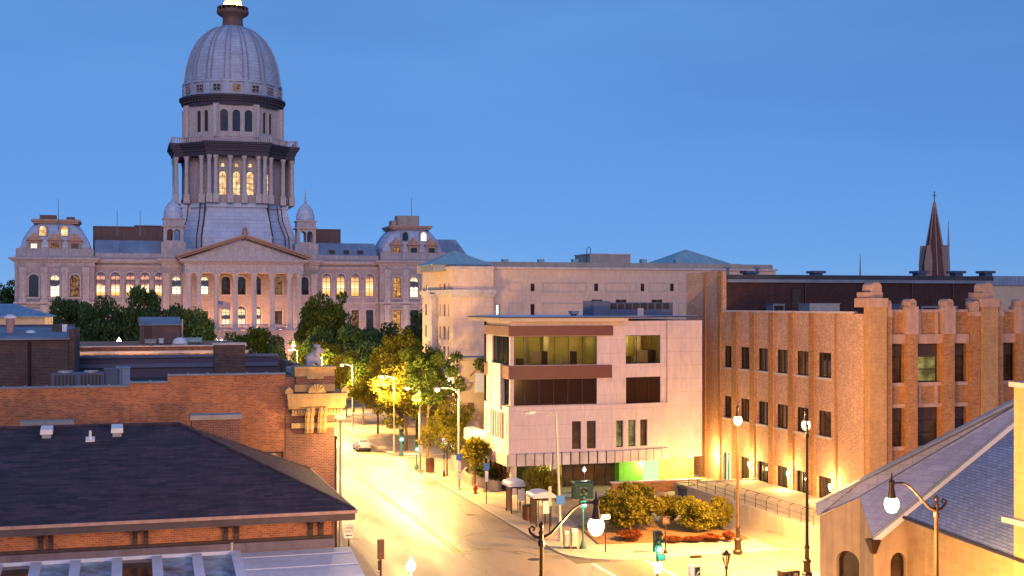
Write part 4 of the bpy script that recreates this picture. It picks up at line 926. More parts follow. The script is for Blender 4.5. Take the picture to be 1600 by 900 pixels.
# ------------------------------------------------------------------ long pale limestone building behind
LX, LY = 38.0, 151.7
ls = T('limestone_building', 'long pale limestone government building with small windows and teal pyramid roofs', 'government building', (LX+20, LY, 0))
def lz(y, x=900): return PY(x, y, LY)[1]
def lx(x): return PY(x, 470, LY)[0]
x1 = PY(771, 470, LY-.8)[0]; ztop = PY(740, 420, LY-.8)[1]; zc = PY(740, 457, LY-.8)[1]
m_ = MB()
sh = []
for a, b in ((664.5, 668.5), (673, 680)): pass
yy = lambda x: PX(x, 500, LX)[0]
rows = [(PX(695, y1, LX)[1], PX(695, y0, LX)[1]) for y0, y1 in ((443, 457), (475, 494), (510, 530), (541, 560))]
D0 = LY-.8
far = yy(660)
for xa, xb in ((686.5, 689), (692, 696), (699.5, 702)):
    for z0, z1 in rows: sh.append((far-yy(xa), far-yy(xb), z0, z1))
for xa, xb in ((664.5, 668),):
    for z0, z1 in rows: sh.append((far-yy(xa), far-yy(xb), z0, z1))
m_.panel((LX, far), (0, -1), (-1, 0), far-D0, 0, ztop, sh, .3)
m_.face([(LX, D0, 0), (x1, D0, 0), (x1, D0, ztop), (LX, D0, ztop)]); m_.face([(x1, D0, 0), (x1, LY, 0), (x1, LY, ztop), (x1, D0, ztop)])
m_.face([(LX, D0, ztop), (x1, D0, ztop), (x1, far, ztop), (LX, far, ztop)]); m_.face([(LX, far, 0), (x1, far, 0), (x1, far, ztop), (LX, far, ztop)])
m_.build('corner_block', 'limestone', ls)
for i, h in enumerate(sh): window(ls, (LX, far), (0, -1), (-1, 0), h, .25, .08, 1, 2, 'grey_metal', 'lit_white' if i == 12 else 'blue_glass')
m_ = MB(); m_.box(LX-.4, x1+.3, D0-.4, far, zc-.15, zc+.35); m_.box(LX-.2, x1+.15, D0-.2, far, zc-.55, zc-.15); m_.box(LX-.2, x1+.1, D0-.15, far, ztop, ztop+.3)
yr0, yr1 = yy(675), yy(683); m_.box(LX-.7, LX+.2, yr1, yr0, 0, zc-.16)
m_.build('string_course', 'pale_stone', ls)
xe = lx(1212); wins = [(829, 835.5, 443, 455), (928.5, 935, 443, 455), (1001, 1007, 443, 455), (829, 835.5, 475, 493), (774.5, 781, 475, 493), (1047, 1053, 443, 455)]
hs = [(lx(a)-x1, lx(b)-x1, lz(y1, a), lz(y0, a)) for a, b, y0, y1 in wins]
zw = lz(421)
m_ = MB(); m_.panel((x1, LY), (1, 0), (0, -1), xe-x1, 0, zw, hs, .3); m_.face([(xe, LY, 0), (xe, LY+30, 0), (xe, LY+30, zw), (xe, LY, zw)]); m_.face([(x1, LY, zw), (xe, LY, zw), (xe, LY+30, zw), (x1, LY+30, zw)])
m_.build('main_wall', 'limestone', ls)
for i, h in enumerate(hs): window(ls, (x1, LY), (1, 0), (0, -1), h, .25, .1, 1, 1, 'dark_metal', 'lit_white' if i == 4 else 'brown_glass')
for xa, xb in ((794, 815), (847, 916), (945, 994), (1012, 1042), (1060, 1090)):
    for ya, yb in ((441, 456), (473, 500)):
        a, b, c, d = lx(xa), lx(xb), lz(yb, xa), lz(ya, xa); m_ = MB()
        for q in ((a, b, c, c+.1), (a, b, d-.1, d), (a, a+.1, c+.1, d-.1), (b-.1, b, c+.1, d-.1)): m_.box(q[0], q[1], LY-.09, LY+.01, q[2], q[3])
        m_.build('panel_moulding', 'pale_stone', ls)
m_ = MB(); m_.box(x1+.2, xe+.2, LY-.25, LY+.3, zw, zw+.25); m_.build('coping', 'pale_stone', ls)
zp = lz(412); xm0, xm1 = PY(716, 412, LY+4)[0], PY(1210, 412, LY+4)[0]
m_ = MB(); m_.box(xm0, xm1-5, LY+4, LY+28, zw, zp+.3); m_.box(xm1-5+.01, xm1, LY+4.5, LY+27, zw, zp+.25); m_.build('roof_screen', 'concrete', ls)
def pyramid(cx, hw, y0, yb, yt, lab):
    X, z0 = PY(cx, yb, y0); _, z1 = PY(cx, yt, y0+hw); m_ = MB()
    m_.loft([[(X-hw, y0, z0), (X+hw, y0, z0), (X+hw, y0+2*hw, z0), (X-hw, y0+2*hw, z0)], [(X-.05, y0+hw-.05, z1), (X+.05, y0+hw-.05, z1), (X+.05, y0+hw+.05, z1), (X-.05, y0+hw+.05, z1)]])
    r_ = m_.build('pyramid_roof', 'copper', ls); m_ = MB()
    for sx, sy_ in ((-1, 0), (1, 0), (1, 2), (-1, 2)): m_.tube([(X+sx*hw, y0+sy_*hw, z0), (X, y0+hw, z1+.02)], .12, 6)
    m_.build('hip_ridges', 'copper', r_); return X, z0
X, z0 = pyramid(722, 3.9, LY+2.5, 413.5, 393, '')
m_ = MB(); m_.box(X-3.6, X+3.6, LY+2.8, LY+10, ztop-.2, z0); m_.build('roof_drum', 'grey_metal', ls)
pyramid(1093, 4.6, LY+10, 412, 391.5, '')
pen = T('penthouse', 'pale grey mechanical penthouse on the limestone roof', 'penthouse', (PY(950, 405, LY+8)[0], LY+8, zp))
a, b = PY(922, 405, LY+8)[0], PY(985, 405, LY+8)[0]; z1 = PY(950, 398, LY+8)[1]; m_ = MB(); m_.box(a, b, LY+8, LY+14, zp, z1); m_.build('walls', 'concrete', pen); m_ = MB(); m_.box(a-.1, b+.1, LY+7.9, LY+14.1, z1, z1+.15); m_.build('coping', 'pale_stone', pen)
X, z1 = PY(917, 388, LY+7); lad = T('roof_ladder', 'thin hooped access ladder at left of the penthouse', 'ladder', (X, LY+7, zp))
m_ = MB(); m_.tube([(X, LY+7, zp), (X, LY+7, z1), (X+.25, LY+7, z1+.2), (X+.5, LY+7, z1), (X+.5, LY+7, z1-.7)], .05, 6); m_.build('rails', 'dark_metal', lad)
for i, (x, lab) in enumerate(((789, 'pale cube skylight far left on the limestone roof'), (845, 'pale cube skylight second from left on the limestone roof'), (898, 'pale cube skylight left of the hooped ladder'), (1005, 'pale cube skylight right of the penthouse'), (1058, 'pale cube skylight left of the distant teal pyramid'))):
    X, z1 = PY(x, 405, LY+6); t_ = T('roof_cube', lab, 'skylight', (X, LY+6, zp), 'pale cubes on the limestone roof'); m_ = MB(); m_.box(X-.38, X+.38, LY+5.6, LY+6.4, zp+.3, z1); m_.build('dome', 'copper', t_); m_ = MB(); m_.box(X-.45, X+.45, LY+5.5, LY+6.5, zp, zp+.3); m_.build('curb', 'concrete', t_)
# ------------------------------------------------------------------ brick building with terracotta corner on the left
BY = 78.0; BX = PY(522.5, 600, BY)[0]
bk = T('brick_building', 'red brick building with stepped parapet and ornate terracotta corner cornice, left of the street', 'building', (5, BY, 0))
def bx(x, Y=BY): return PY(x, 600, Y)[0]
def bz(y, x=400, Y=BY): return PY(x, y, Y)[1]
segs = [(-16, bx(203), bz(606, 100)), (bx(203), bx(262), bz(598.5, 232)), (bx(262), bx(446), bz(586, 360))]
wl = (bx(392), bx(443), bz(729, 420), bz(706, 420))
m_ = MB()
for i, (a, b, z) in enumerate(segs):
    yq = BY+(0 if i else -.12)
    m_.panel((a, yq), (1, 0), (0, -1), b-a, 0, z, [(wl[0]-a, wl[1]-a, wl[2], wl[3])] if i == 2 else [], .25)
    m_.face([(a, yq, z), (b, yq, z), (b, BY+.4, z), (a, BY+.4, z)]); m_.face([(b, yq, 0), (b, yq, z), (b, BY+.4, z), (b, BY+.4, 0)]); m_.face([(a, BY+.4, z-3), (b, BY+.4, z-3), (b, BY+.4, z), (a, BY+.4, z)])
m_.build('party_wall', 'red_brick', bk)
wn = window(bk, (0, BY), (1, 0), (0, -1), wl, .2, .12, 2, 1, 'dark_wood', 'lit_orange')
m_ = MB(); zc = segs[2][2]-.1
m_.box(bx(446), BX, BY-.05, BY+3, 0, bz(590)); m_.box(BX-.35, BX, BY+3, 104, 0, zc-.1); m_.build('street_wall', 'rust_brick', bk)
m_ = MB(); m_.box(-16, BX-.36, 103.6, 104, 0, 12.75); m_.build('rear_parapet', 'navy', bk)
m_ = MB(); m_.box(-15.9, BX-.4, BY+.42, 103.5, 10.6, 11.2); m_.build('roof', 'roof_tar', bk)
m_ = MB(); m_.box(-16, BX-.6, 103.3, 104.2, 12.75, 12.95); m_.box(-16, BX-.6, 103.25, 103.6, 12.0, 12.3); m_.build('rear_coping', 'blue_metal', bk)
for a, b, z in segs:
    m_ = MB(); x = a
    while x < b-.01:
        e = min(x+1.15, b); m_.box(x+.01, e-.01, BY-.2, BY+.5, z, z+.10); m_.box(x-.05 if x > a else x, x+.07, BY-.22, BY+.52, z+.02, z+.15); x = e
    m_.build('coping_tiles', 'roof_grey', bk)
# corner cornice
def q(x): return PY(x, 620, BY-.5)[0]
def qz(y): return PY(490, y, BY-.5)[1]
m_ = MB()
m_.box(q(461), q(523), BY-.45, BY+1.2, qz(588), qz(577)); m_.box(q(460), q(525), BY-.6, BY+1.3, qz(577), qz(573)); m_.box(q(480), q(506), BY-.5, BY+.2, qz(592), qz(586))
ct = m_.build('parapet_block', 'terracotta', bk)
m_ = MB(); m_.box(q(463), q(521), BY-.35, BY+1.0, qz(601), qz(588)); m_.build('parapet_brick', 'rust_brick', bk)
m_ = MB()
m_.box(q(463)-.1, q(523), BY-.5, BY+1.0, qz(612), qz(601))
m_.box(q(447), q(540), BY-1.15, BY+1.0, qz(622), qz(614)); m_.box(q(448.5), q(538.5), BY-1.0, BY+1.0, qz(634), qz(622)); m_.box(q(450), q(537), BY-.8, BY+1.0, qz(638), qz(634))
m_.box(q(456), q(534), BY-.45, BY+.5, qz(649), qz(638))
for i in range(18): x = q(458)+(q(532)-q(458))*i/17; m_.box(x-.06, x+.06, BY-.62, BY-.4, qz(646), qz(640))
m_.box(BX-.003, q(540), BY+1.0, 104, qz(622), qz(614)); m_.box(BX-.003, q(538), BY+1.0, 104, qz(634), qz(622))
m_.build('cornice', 'terracotta', bk)
m_ = MB(); m_.box(q(456), q(528), BY-.35, BY+.3, qz(669), qz(661)); m_.build('band', 'terracotta', bk)
for a, b in ((476.5, 490), (496.5, 510)):
    xa, xb = q(a), q(b); m_ = MB()
    pr = [(BY-.02, qz(636)), (BY-.95, qz(636)), (BY-1.0, qz(642)), (BY-.82, qz(648)), (BY-.6, qz(653)), (BY-.62, qz(658)), (BY-.5, qz(664)), (BY-.55, qz(671)), (BY-.40, qz(677)), (BY-.02, qz(677))]
    m_.extr([(xa, y, z) for y, z in pr], (xb-xa, 0, 0))
    for f in (.28, .72): x = xa+(xb-xa)*f; m_.extr([(x-.05, y-.04, z) for y, z in pr[1:]], (.1, 0, 0))
    m_.build('console', 'terracotta', bk)
for x in (450, 537):
    m_ = MB(); X = q(x); m_.extr([(X-.25, BY-1.1, qz(614)), (X+.25, BY-1.1, qz(614)), (X+.22, BY-1.1, qz(608)), (X, BY-1.1, qz(603)), (X-.22, BY-1.1, qz(608))], (0, .5, 0)); m_.build('acroterion', 'terracotta', bk)
X = q(493.5); m_ = MB(); pr = [(-.55, 0), (.55, 0)]+[(.5*cos(pi*i/10), .12+.42*sin(pi*i/10)) for i in range(11)]
m_.extr([(X+a, BY-1.12, qz(613)+z) for a, z in pr], (0, .35, 0))
for k in range(5): a = pi*(k+1)/6; m_.tube([(X, BY-1.14, qz(612)), (X+.42*cos(a), BY-1.14, qz(612)+.12+.36*sin(a))], .05, 6)
m_.build('shell_ornament', 'terracotta', bk)
m_ = MB(); m_.box(BX-2.2, BX-.2, BY+1.35, BY+2.6, zc-.2, zc+.28); m_.box(BX-1.9, BX-.1, BY+2.7, BY+9, zc-.2, zc+.12); m_.build('corner_steps', 'pale_stone', bk)
# lantern on the corner
X, Z = PY(533, 647, BY+.6); ln_ = T('corner_lantern', 'yellow lit box lantern hung on the terracotta building corner', 'lantern', (X, BY+.6, Z))
m_ = MB(); m_.box(X-.3, X+.25, BY+.4, BY+.9, Z-.3, Z+.25); m_.build('glass_box', 'lantern_glow', ln_); m_ = MB(); m_.box(X-.35, X+.3, BY+.35, BY+.95, Z+.25, Z+.35); m_.box(X-.35, X+.3, BY+.35, BY+.95, Z-.38, Z-.3); m_.build('frame', 'bronze_metal', ln_)
plight(ln_, (X+.5, BY-2.2, Z-.6), 230)
# carved lion sitting on the parapet
def skin(name, verts, edges, radii, mat, parent=None, sub=2):
    me = bpy.data.meshes.new(name); ox, oy, oz = world_loc(parent) if parent else (0, 0, 0)
    me.from_pydata([(x-ox, y-oy, z-oz) for x, y, z in verts], edges, []); me.materials.append(M[mat])
    o = bpy.data.objects.new(name, me); C.objects.link(o)
    if parent: o.parent = parent
    o.modifiers.new('skin', 'SKIN'); me.skin_vertices[0].data[0].use_root = True
    for i, r in enumerate(radii): me.skin_vertices[0].data[i].radius = (r, r) if isinstance(r, (int, float)) else r
    s_ = o.modifiers.new('sub', 'SUBSURF'); s_.levels = sub; s_.render_levels = sub
    return o
X, _ = PY(492, 560, BY+1.4); Y = BY+1.9; Z = zc+.28
li = skin('lion_statue', [(X-.42, Y, Z+.26), (X-.22, Y, Z+.40), (X+.02, Y-.02, Z+.58), (X+.17, Y-.05, Z+.86), (X+.34, Y-.08, Z+.90), (X+.52, Y-.10, Z+.82), (X+.18, Y-.17, Z+.36), (X+.24, Y-.18, Z+.08), (X+.42, Y-.2, Z+.06), (X+.18, Y+.16, Z+.36), (X+.24, Y+.18, Z+.08), (X+.42, Y+.2, Z+.06), (X-.26, Y-.26, Z+.2), (X-.02, Y-.28, Z+.07), (X-.26, Y+.26, Z+.2), (X-.02, Y+.28, Z+.07)],
     [(0, 1), (1, 2), (2, 3), (3, 4), (4, 5), (2, 6), (6, 7), (7, 8), (2, 9), (9, 10), (10, 11), (0, 12), (12, 13), (0, 14), (14, 15)], [.24, .25, .27, .20, .18, .10, .12, .10, .08, .12, .10, .08, .18, .08, .18, .08], 'stone')
tag(li, 'weathered carved stone lion seated on the terracotta corner parapet', 'statue')
m_ = MB()
for k in range(14): a = 2*pi*k/14; m_.sph((X+.12+.05*sin(a*3), Y-.05+.26*cos(a), Z+.86+.26*sin(a)), .12, 8)
mn = m_.build('mane', 'stone', li, True)
for s in (-1, 1): m_ = MB(); m_.sph((X+.22, Y-.05+.16*s, Z+1.12), .075, 8); m_.build('ear', 'stone', li, True)
p0_ = (X, Y, Z); li.scale = (1.3,)*3; li.location = tuple(v*(1-1.3) for v in p0_)
# chimney, condensers and sheet-metal box on its roof
a, b = PY(335, 560, 88)[0], PY(383, 560, 88)[0]; z1 = PY(360, 539, 88)[1]
ch = T('chimney', 'broad dark brick chimney with pale cap on the red brick building roof', 'chimney', ((a+b)/2, 88.5, 11.2)); m_ = MB(); m_.box(a, b, 88, 89.2, 11.2, z1); m_.build('stack', 'dark_brick', ch); m_ = MB(); m_.box(a-.12, b+.08, 87.9, 89.3, z1, z1+.14); m_.build('cap', 'pale_stone', ch)
a, b = PY(80, 590, 84)[0], PY(163, 590, 84)[0]; z1 = PY(120, 583, 84)[1]
ac = T('condenser_unit', 'long grey condenser with two louvred bays behind the brick parapet', 'air conditioner', ((a+b)/2, 84.8, 11.2)); m_ = MB(); m_.box(a, b, 84, 85.6, 11.4, z1); m_.build('housing', 'blue_metal', ac)
m_ = MB(); m_.box(a+.2, b-.2, 84.2, 85.4, 11.2, 11.4); m_.build('skid', 'dark_metal', ac)
for f0, f1 in ((.05, .46), (.54, .95)):
    p0, p1 = a+(b-a)*f0, a+(b-a)*f1; m_ = MB(); m_.box(p0, p1, 83.96, 84.02, 11.55, z1-.12); gr = m_.build('grille', 'black_plastic', ac)
    m_ = MB()
    for i in range(7): x = p0+(p1-p0)*i/6; m_.box(x-.035, x+.035, 83.92, 83.97, 11.55, z1-.12)
    m_.build('slats', 'blue_metal', gr)
for f in (.25, .75): m_ = MB(); m_.lathe(a+(b-a)*f, 84.8, [(.45, z1), (.45, z1+.12)], 16); m_.build('fan_guard', 'galvanised', ac)
a, b = PY(163, 590, 84.4)[0], PY(184, 590, 84.4)[0]; unit('duct_box', 'dark tall duct box beside the long condenser', 'duct', a, b, 84.4, 85.6, 11.2, PY(175, 578, 84.4)[1], 'blue_metal')
a, b = PY(182, 590, 85)[0], PY(203, 590, 85)[0]; unit('duct_box', 'pale blue sheet metal duct box, rightmost beside the condenser', 'duct', a, b, 85, 86.2, 11.2, PY(190, 575, 85)[1], 'seam_metal')
# darker brick block behind
dk = T('dark_brick_block', 'dark brown brick block with grey sloping roof behind the red parapet', 'building', (-5, 92, 0))
a, b = -20, PY(107, 540, 92)[0]; z1 = PY(50, 531, 92)[1]
m_ = MB(); m_.box(a, b, 92, 101, 0, z1); m_.build('wall', 'dark_brick', dk)
m_ = MB(); m_.hexa([(a, 91.7, z1), (b+.1, 91.7, z1), (b+.1, 101, z1), (a, 101, z1), (a, 91.7, z1+.12), (b+.1, 91.7, z1+.12), (b+.1, 101, z1+.75), (a, 101, z1+.75)]); m_.build('roof', 'roof_grey', dk)
m_ = MB(); m_.box(b+.02, PY(117, 540, 92)[0], 92, 101.2, 0, PY(110, 514, 95)[1]); m_.build('end_pier', 'dark_brick', dk)
m_ = MB(); m_.box(a, b+.02, 100.8, 101.2, z1, PY(50, 507, 101)[1]); m_.build('rear_parapet', 'navy', dk)
X, z = PY(46, 560, 91.9); m_ = MB(); m_.tube([(X, 91.9, 11.3), (X, 91.9, z1-.1)], .1); m_.build('downpipe', 'dark_metal', dk)
zr = z1+.4
X, z2 = PY(16, 493, 96); t_ = T('mushroom_vent', 'rusty mushroom vent with pale cap on the grey sloping roof', 'vent', (X, 96, zr)); m_ = MB(); m_.lathe(X, 96, [(.28, zr), (.28, z2-.15)], 14); m_.build('pipe', 'pink_stone', t_, True); m_ = MB(); m_.lathe(X, 96, [(.42, z2-.2), (.4, z2-.05), (.15, z2+.08)], 16); m_.build('cap', 'white_paint', t_, True)
X, z2 = PY(48, 517, 96); t_ = T('roof_dome', 'small low pale dome vent on the grey sloping roof', 'vent', (X, 96, zr)); m_ = MB(); m_.lathe(X, 96, [(.36, zr-.05), (.3, zr+.12), (.05, zr+.2)], 14); m_.build('cap', 'white_paint', t_, True); m_ = MB(); m_.lathe(X, 96, [(.42, zr-.15), (.42, zr-.04)], 14); m_.build('curb', 'grey_metal', t_)
X, z2 = PY(93, 506, 97); t_ = T('exhaust_hood', 'small white-sided exhaust hood at the right end of the grey roof', 'vent', (X, 97, zr)); m_ = MB(); m_.box(X-.5, X+.2, 96.6, 97.6, zr, z2-.1); m_.build('housing', 'black_plastic', t_); m_ = MB(); m_.box(X+.2, X+.5, 96.5, 97.7, zr, z2-.05); m_.build('side_panel', 'white_paint', t_)
# lit terracotta cornice of the next building
cb = T('cornice_building', 'long building with glowing dentilled terracotta cornice behind the dark roofs', 'building', (-5, 108, 0))
a, b = PY(112, 550, 108)[0], PY(384, 550, 108)[0]; cz = lambda y: PY(250, y, 108)[1]
m_ = MB(); m_.box(a, b, 108, 124, 0, cz(541.5)); m_.build('wall', 'red_brick', cb)
m_ = MB(); m_.box(a, b+.2, 107.7, 108.3, cz(552), cz(548)); m_.box(a-.05, b+.1, 107.85, 108.6, cz(541.5), cz(540)); m_.build('stone_band', 'pale_stone', cb)
m_ = MB(); m_.box(a, b+.1, 107.85, 108.1, cz(563), cz(552)); x = a+.3
while x < b: m_.box(x, x+.35, 107.65, 107.86, cz(559), cz(556)); x += .62
m_.build('dentil_cornice', 'terracotta', cb)
m_ = MB(); m_.box(a, b, 107.5, 108.0, cz(580), cz(564.5)); m_.box(PY(258, 560, 107.4)[0], PY(297, 560, 107.4)[0], 107.3, 107.9, cz(575), cz(560)); m_.build('parapet_step', 'grey_metal', cb)
for x in (130, 200, 230, 310): plight(cb, (PY(x, 556, 106.8)[0], 106.7, cz(570)), 22, (1, .5, .18), .1, 'floodlight')
ht = T('roof_hut', 'brown ribbed metal rooftop hut with dark door', 'hut', (PY(250, 530, 116)[0], 116, cz(541)))
a, b = PY(219, 530, 116)[0], PY(282, 530, 116)[0]; z0 = cz(541); z1 = PY(250, 502, 116)[1]
m_ = MB(); m_.box(a, b, 116, 120, z0, z1-.3); x = a+.15
while x < b-.1: m_.box(x, x+.07, 115.94, 116.01, z0, z1-.35); x += .3
m_.build('walls', 'brown_siding', ht); m_ = MB(); m_.hexa([(a-.1, 115.7, z1-.35), (b+.1, 115.7, z1-.35), (b+.1, 120.2, z1-.35), (a-.1, 120.2, z1-.35), (a-.1, 115.7, z1-.28), (b+.1, 115.7, z1-.28), (b+.1, 120.2, z1+.35), (a-.1, 120.2, z1+.35)]); m_.build('roof', 'roof_grey', ht)
a2, b2 = PY(225, 530, 115.9)[0], PY(236.5, 530, 115.9)[0]; m_ = MB(); m_.box(a2, b2, 115.88, 115.95, z0, z0+1.75); m_.build('door', 'dark_wood', ht)
m_ = MB(); m_.tube([(b+.15, 115.8, z0), (b+.15, 115.8, z1+.2)], .06, 6); m_.build('corner_pipe', 'galvanised', ht)
X, z2 = PY(281, 533, 112); t_ = T('dome_skylight', 'pale dome skylight on the roof in front of the brown hut', 'skylight', (X, 112, z0)); m_ = MB(); m_.lathe(X, 112, [(.62, z0+.1), (.58, z0+.3), (.42, z0+.5), (.15, z0+.6)], 18); m_.build('dome', 'white_paint', t_, True); m_ = MB(); m_.box(X-.65, X+.65, 111.4, 112.6, z0-.05, z0+.1); m_.build('curb', 'grey_metal', t_)
X, z2 = PY(252, 538, 111); unit('roof_box', 'tiny pale roof box left of the dome skylight', 'roof box', X-.18, X+.18, 111, 111.4, z0, z0+.5, 'white_metal'); X, z2 = PY(235, 538, 111); unit('roof_box', 'low grey roof box below the brown hut door', 'roof box', X-.45, X+.45, 111, 111.6, z0, z0+.45, 'grey_metal')
a, b = PY(285, 530, 114)[0], PY(315, 530, 114)[0]; unit('duct_box', 'teal-grey roof duct right of the dome skylight', 'duct', a, b, 114, 115, z0, PY(300, 529, 114)[1], 'copper')
fb = T('grey_roof_building', 'beige building with low blue-grey roof at far left edge', 'building', (-24, 150, 0))
a, b = -45, PY(70, 500, 150)[0]; z1 = PY(30, 496, 150)[1]
m_ = MB(); m_.box(a, b, 150, 166, 0, z1); m_.build('wall', 'soffit', fb); m_ = MB(); m_.hexa([(a, 149.4, z1), (b+.5, 149.4, z1), (b+.5, 166, z1), (a, 166, z1), (a, 149.4, z1+.15), (b+.5, 149.4, z1+.15), (b-4, 162, z1+1.5), (a, 162, z1+1.5)]); m_.build('roof', 'seam_metal', fb)
for x in (-28, -24, -20.5):
    m_ = MB(); m_.box(x, x+.9, 149.93, 150.02, z1-2.2, z1-.6); m_.build('window', 'dark_glass', fb)

# ------------------------------------------------------------------ hip-roofed building in the left foreground
hr = T('hip_roof_building', 'brick building with dark shingled hip roof in the left foreground', 'building', (0, 62, 0))
EX, EY, EZ, RW, RZ, XL = 10.5, 61.0, 7.05, 8.0, 10.68, -27.0
m_ = MB(); th = .16
m_.face([(XL, EY, EZ), (EX, EY, EZ), (EX-RW, EY+RW, RZ), (XL, EY+RW, RZ)]); m_.face([(EX, EY, EZ), (EX, EY+2*RW, EZ), (EX-RW, EY+RW, RZ)]); m_.face([(EX, EY+2*RW, EZ), (XL, EY+2*RW, EZ), (XL, EY+RW, RZ), (EX-RW, EY+RW, RZ)])
m_.build('roof', 'shingle', hr)
m_ = MB(); m_.tube([(EX-.05, EY+.05, EZ+.02), (EX-RW, EY+RW, RZ+.03), (XL, EY+RW, RZ+.03)], .09, 6); m_.tube([(EX-RW, EY+RW, RZ+.02), (EX-.05, EY+2*RW, EZ+.02)], .09, 6); m_.build('ridge_caps', 'shingle', hr)
m_ = MB(); m_.box(XL, EX+.06, EY-.10, EY+.02, EZ-.16, EZ-.01); m_.box(EX-.02, EX+.10, EY+.025, EY+2*RW, EZ-.16, EZ-.012); m_.build('gutter', 'pink_stone', hr)
m_ = MB(); m_.box(XL, EX, EY+.03, EY+.35, EZ-.5, EZ-.165); m_.box(EX-.35, EX-.025, EY+.36, EY+2*RW, EZ-.5, EZ-.165); m_.box(XL, EX-.36, EY+.36, EY+1.1, EZ-.42, EZ-.34); m_.build('fascia', 'dark_fascia', hr)
m_ = MB(); m_.box(XL, EX-1, EY+1, EY+2*RW-1, 0, EZ-.35); m_.build('wall', 'red_brick', hr)
zb = PY(300, 851, EY+.9)[1]
prs = [(-88, -71), (63, 79), (211, 228), (353, 370), (486, 502)]
for pa in prs:
    for x in pa:
        X = PY(x, 830, EY+.8)[0]; m_ = MB()
        m_.extr([(X-.11, EY+.99, EZ-.45), (X-.11, EY+.42, EZ-.45), (X-.11, EY+.45, EZ-.62), (X-.11, EY+.75, EZ-.75), (X-.11, EY+.86, EZ-1.0), (X-.11, EY+.86, zb+.1), (X-.11, EY+.99, zb+.1)], (.22, 0, 0)); m_.build('bracket', 'dark_wood', hr)
for y in (EY+1.9, EY+2.8, EY+6, EY+7): m_ = MB(); m_.extr([(EX-.99, y, EZ-.45), (EX-.42, y, EZ-.45), (EX-.45, y, EZ-.62), (EX-.75, y, EZ-.75), (EX-.86, y, EZ-1.2), (EX-.99, y, EZ-1.2)], (0, .2, 0)); m_.build('bracket', 'dark_wood', hr)
m_ = MB(); m_.box(XL, EX-.95, EY+.86, EY+1.02, zb, zb+.12); m_.box(XL, EX-.95, EY+.9, EY+1.02, EZ-.62, EZ-.43); m_.build('trim_rails', 'dark_wood', hr)
m_ = MB(); m_.box(XL, EX-.9, EY+.6, EY+1.02, zb-.42, zb-.003); m_.build('ledge', 'ledge_metal', hr)
# shed roof with roof lights below it
lt = T('skylight_lean_to', 'white framed glazed lean-to roof below the brick eaves, bottom left', 'lean-to roof', (0, 57, 0))
ty, tz, by_, bz_ = EY+.62, zb-.45, 50.0, zb-2.15
def lr(y): return tz+(y-ty)*(tz-bz_)/(ty-by_)
xg = PY(364, 853, ty)[0]
m_ = MB(); m_.hexa([(xg+.02, by_, bz_-.15), (EX-.15, by_, bz_-.15), (EX-.15, ty, tz-.15), (xg+.02, ty, tz-.15), (xg+.02, by_, bz_), (EX-.15, by_, bz_), (EX-.15, ty, tz), (xg+.02, ty, tz)])
mt = m_.build('metal_roof', 'white_metal', lt)
m_ = MB()
for k in range(7):
    y = ty-.75-k*1.6; m_.hexa([(xg+.02, y-.05, lr(y-.05)), (EX-.15, y-.05, lr(y-.05)), (EX-.15, y, lr(y)), (xg+.02, y, lr(y)), (xg+.02, y-.05, lr(y-.05)+.03), (EX-.15, y-.05, lr(y-.05)+.03), (EX-.15, y, lr(y)+.03), (xg+.02, y, lr(y)+.03)])
m_.build('lap_seams', 'white_metal', mt)
m_ = MB(); m_.box(EX-.6, EX-.5, by_, ty, 0, bz_-.2); m_.box(XL, EX-.5, by_+.4, by_+.5, 0, bz_-.2); m_.build('wall', 'white_paint', lt)
def slab(x0, x1, y0, y1, dz0, dz1, name, mat, par=None):
    m_ = MB(); m_.hexa([(x0, y0, lr(y0)+dz0), (x1, y0, lr(y0)+dz0), (x1, y1, lr(y1)+dz0), (x0, y1, lr(y1)+dz0), (x0, y0, lr(y0)+dz1), (x1, y0, lr(y0)+dz1), (x1, y1, lr(y1)+dz1), (x0, y1, lr(y1)+dz1)]); return m_.build(name, mat, par or lt)
edges = [-200, -135, -75, -12.5, 48, 110, 175, 237, 299, 360]; wid = 15
xs = [PY(e, 868, ty)[0] for e in edges]
for i, x in enumerate(xs):
    slab(x, x+.46, by_, ty, -.1, .12, 'rafter', 'pale_blue_paint')
    if i < len(xs)-1: slab(x+.47, xs[i+1]-.01, by_+.02, ty-.1, -.06, -.02, 'glass_pane', ('brown_glass' if i in (3, 6) else 'painted_sky_pane'))
slab(XL+1.2, xg, ty-.1, ty, -.12, .14, 'head_rail', 'pale_blue_paint'); slab(XL+1.2, xs[0], by_, ty-.12, -.1, .1, 'end_panel', 'pale_blue_paint')
m_ = MB(); X = PY(362, 846, ty)[0]; m_.tube([(X, ty+.05, tz), (X, ty+.05, tz+.5)], .09, 8); m_.build('pipe_stub', 'galvanised', lt)
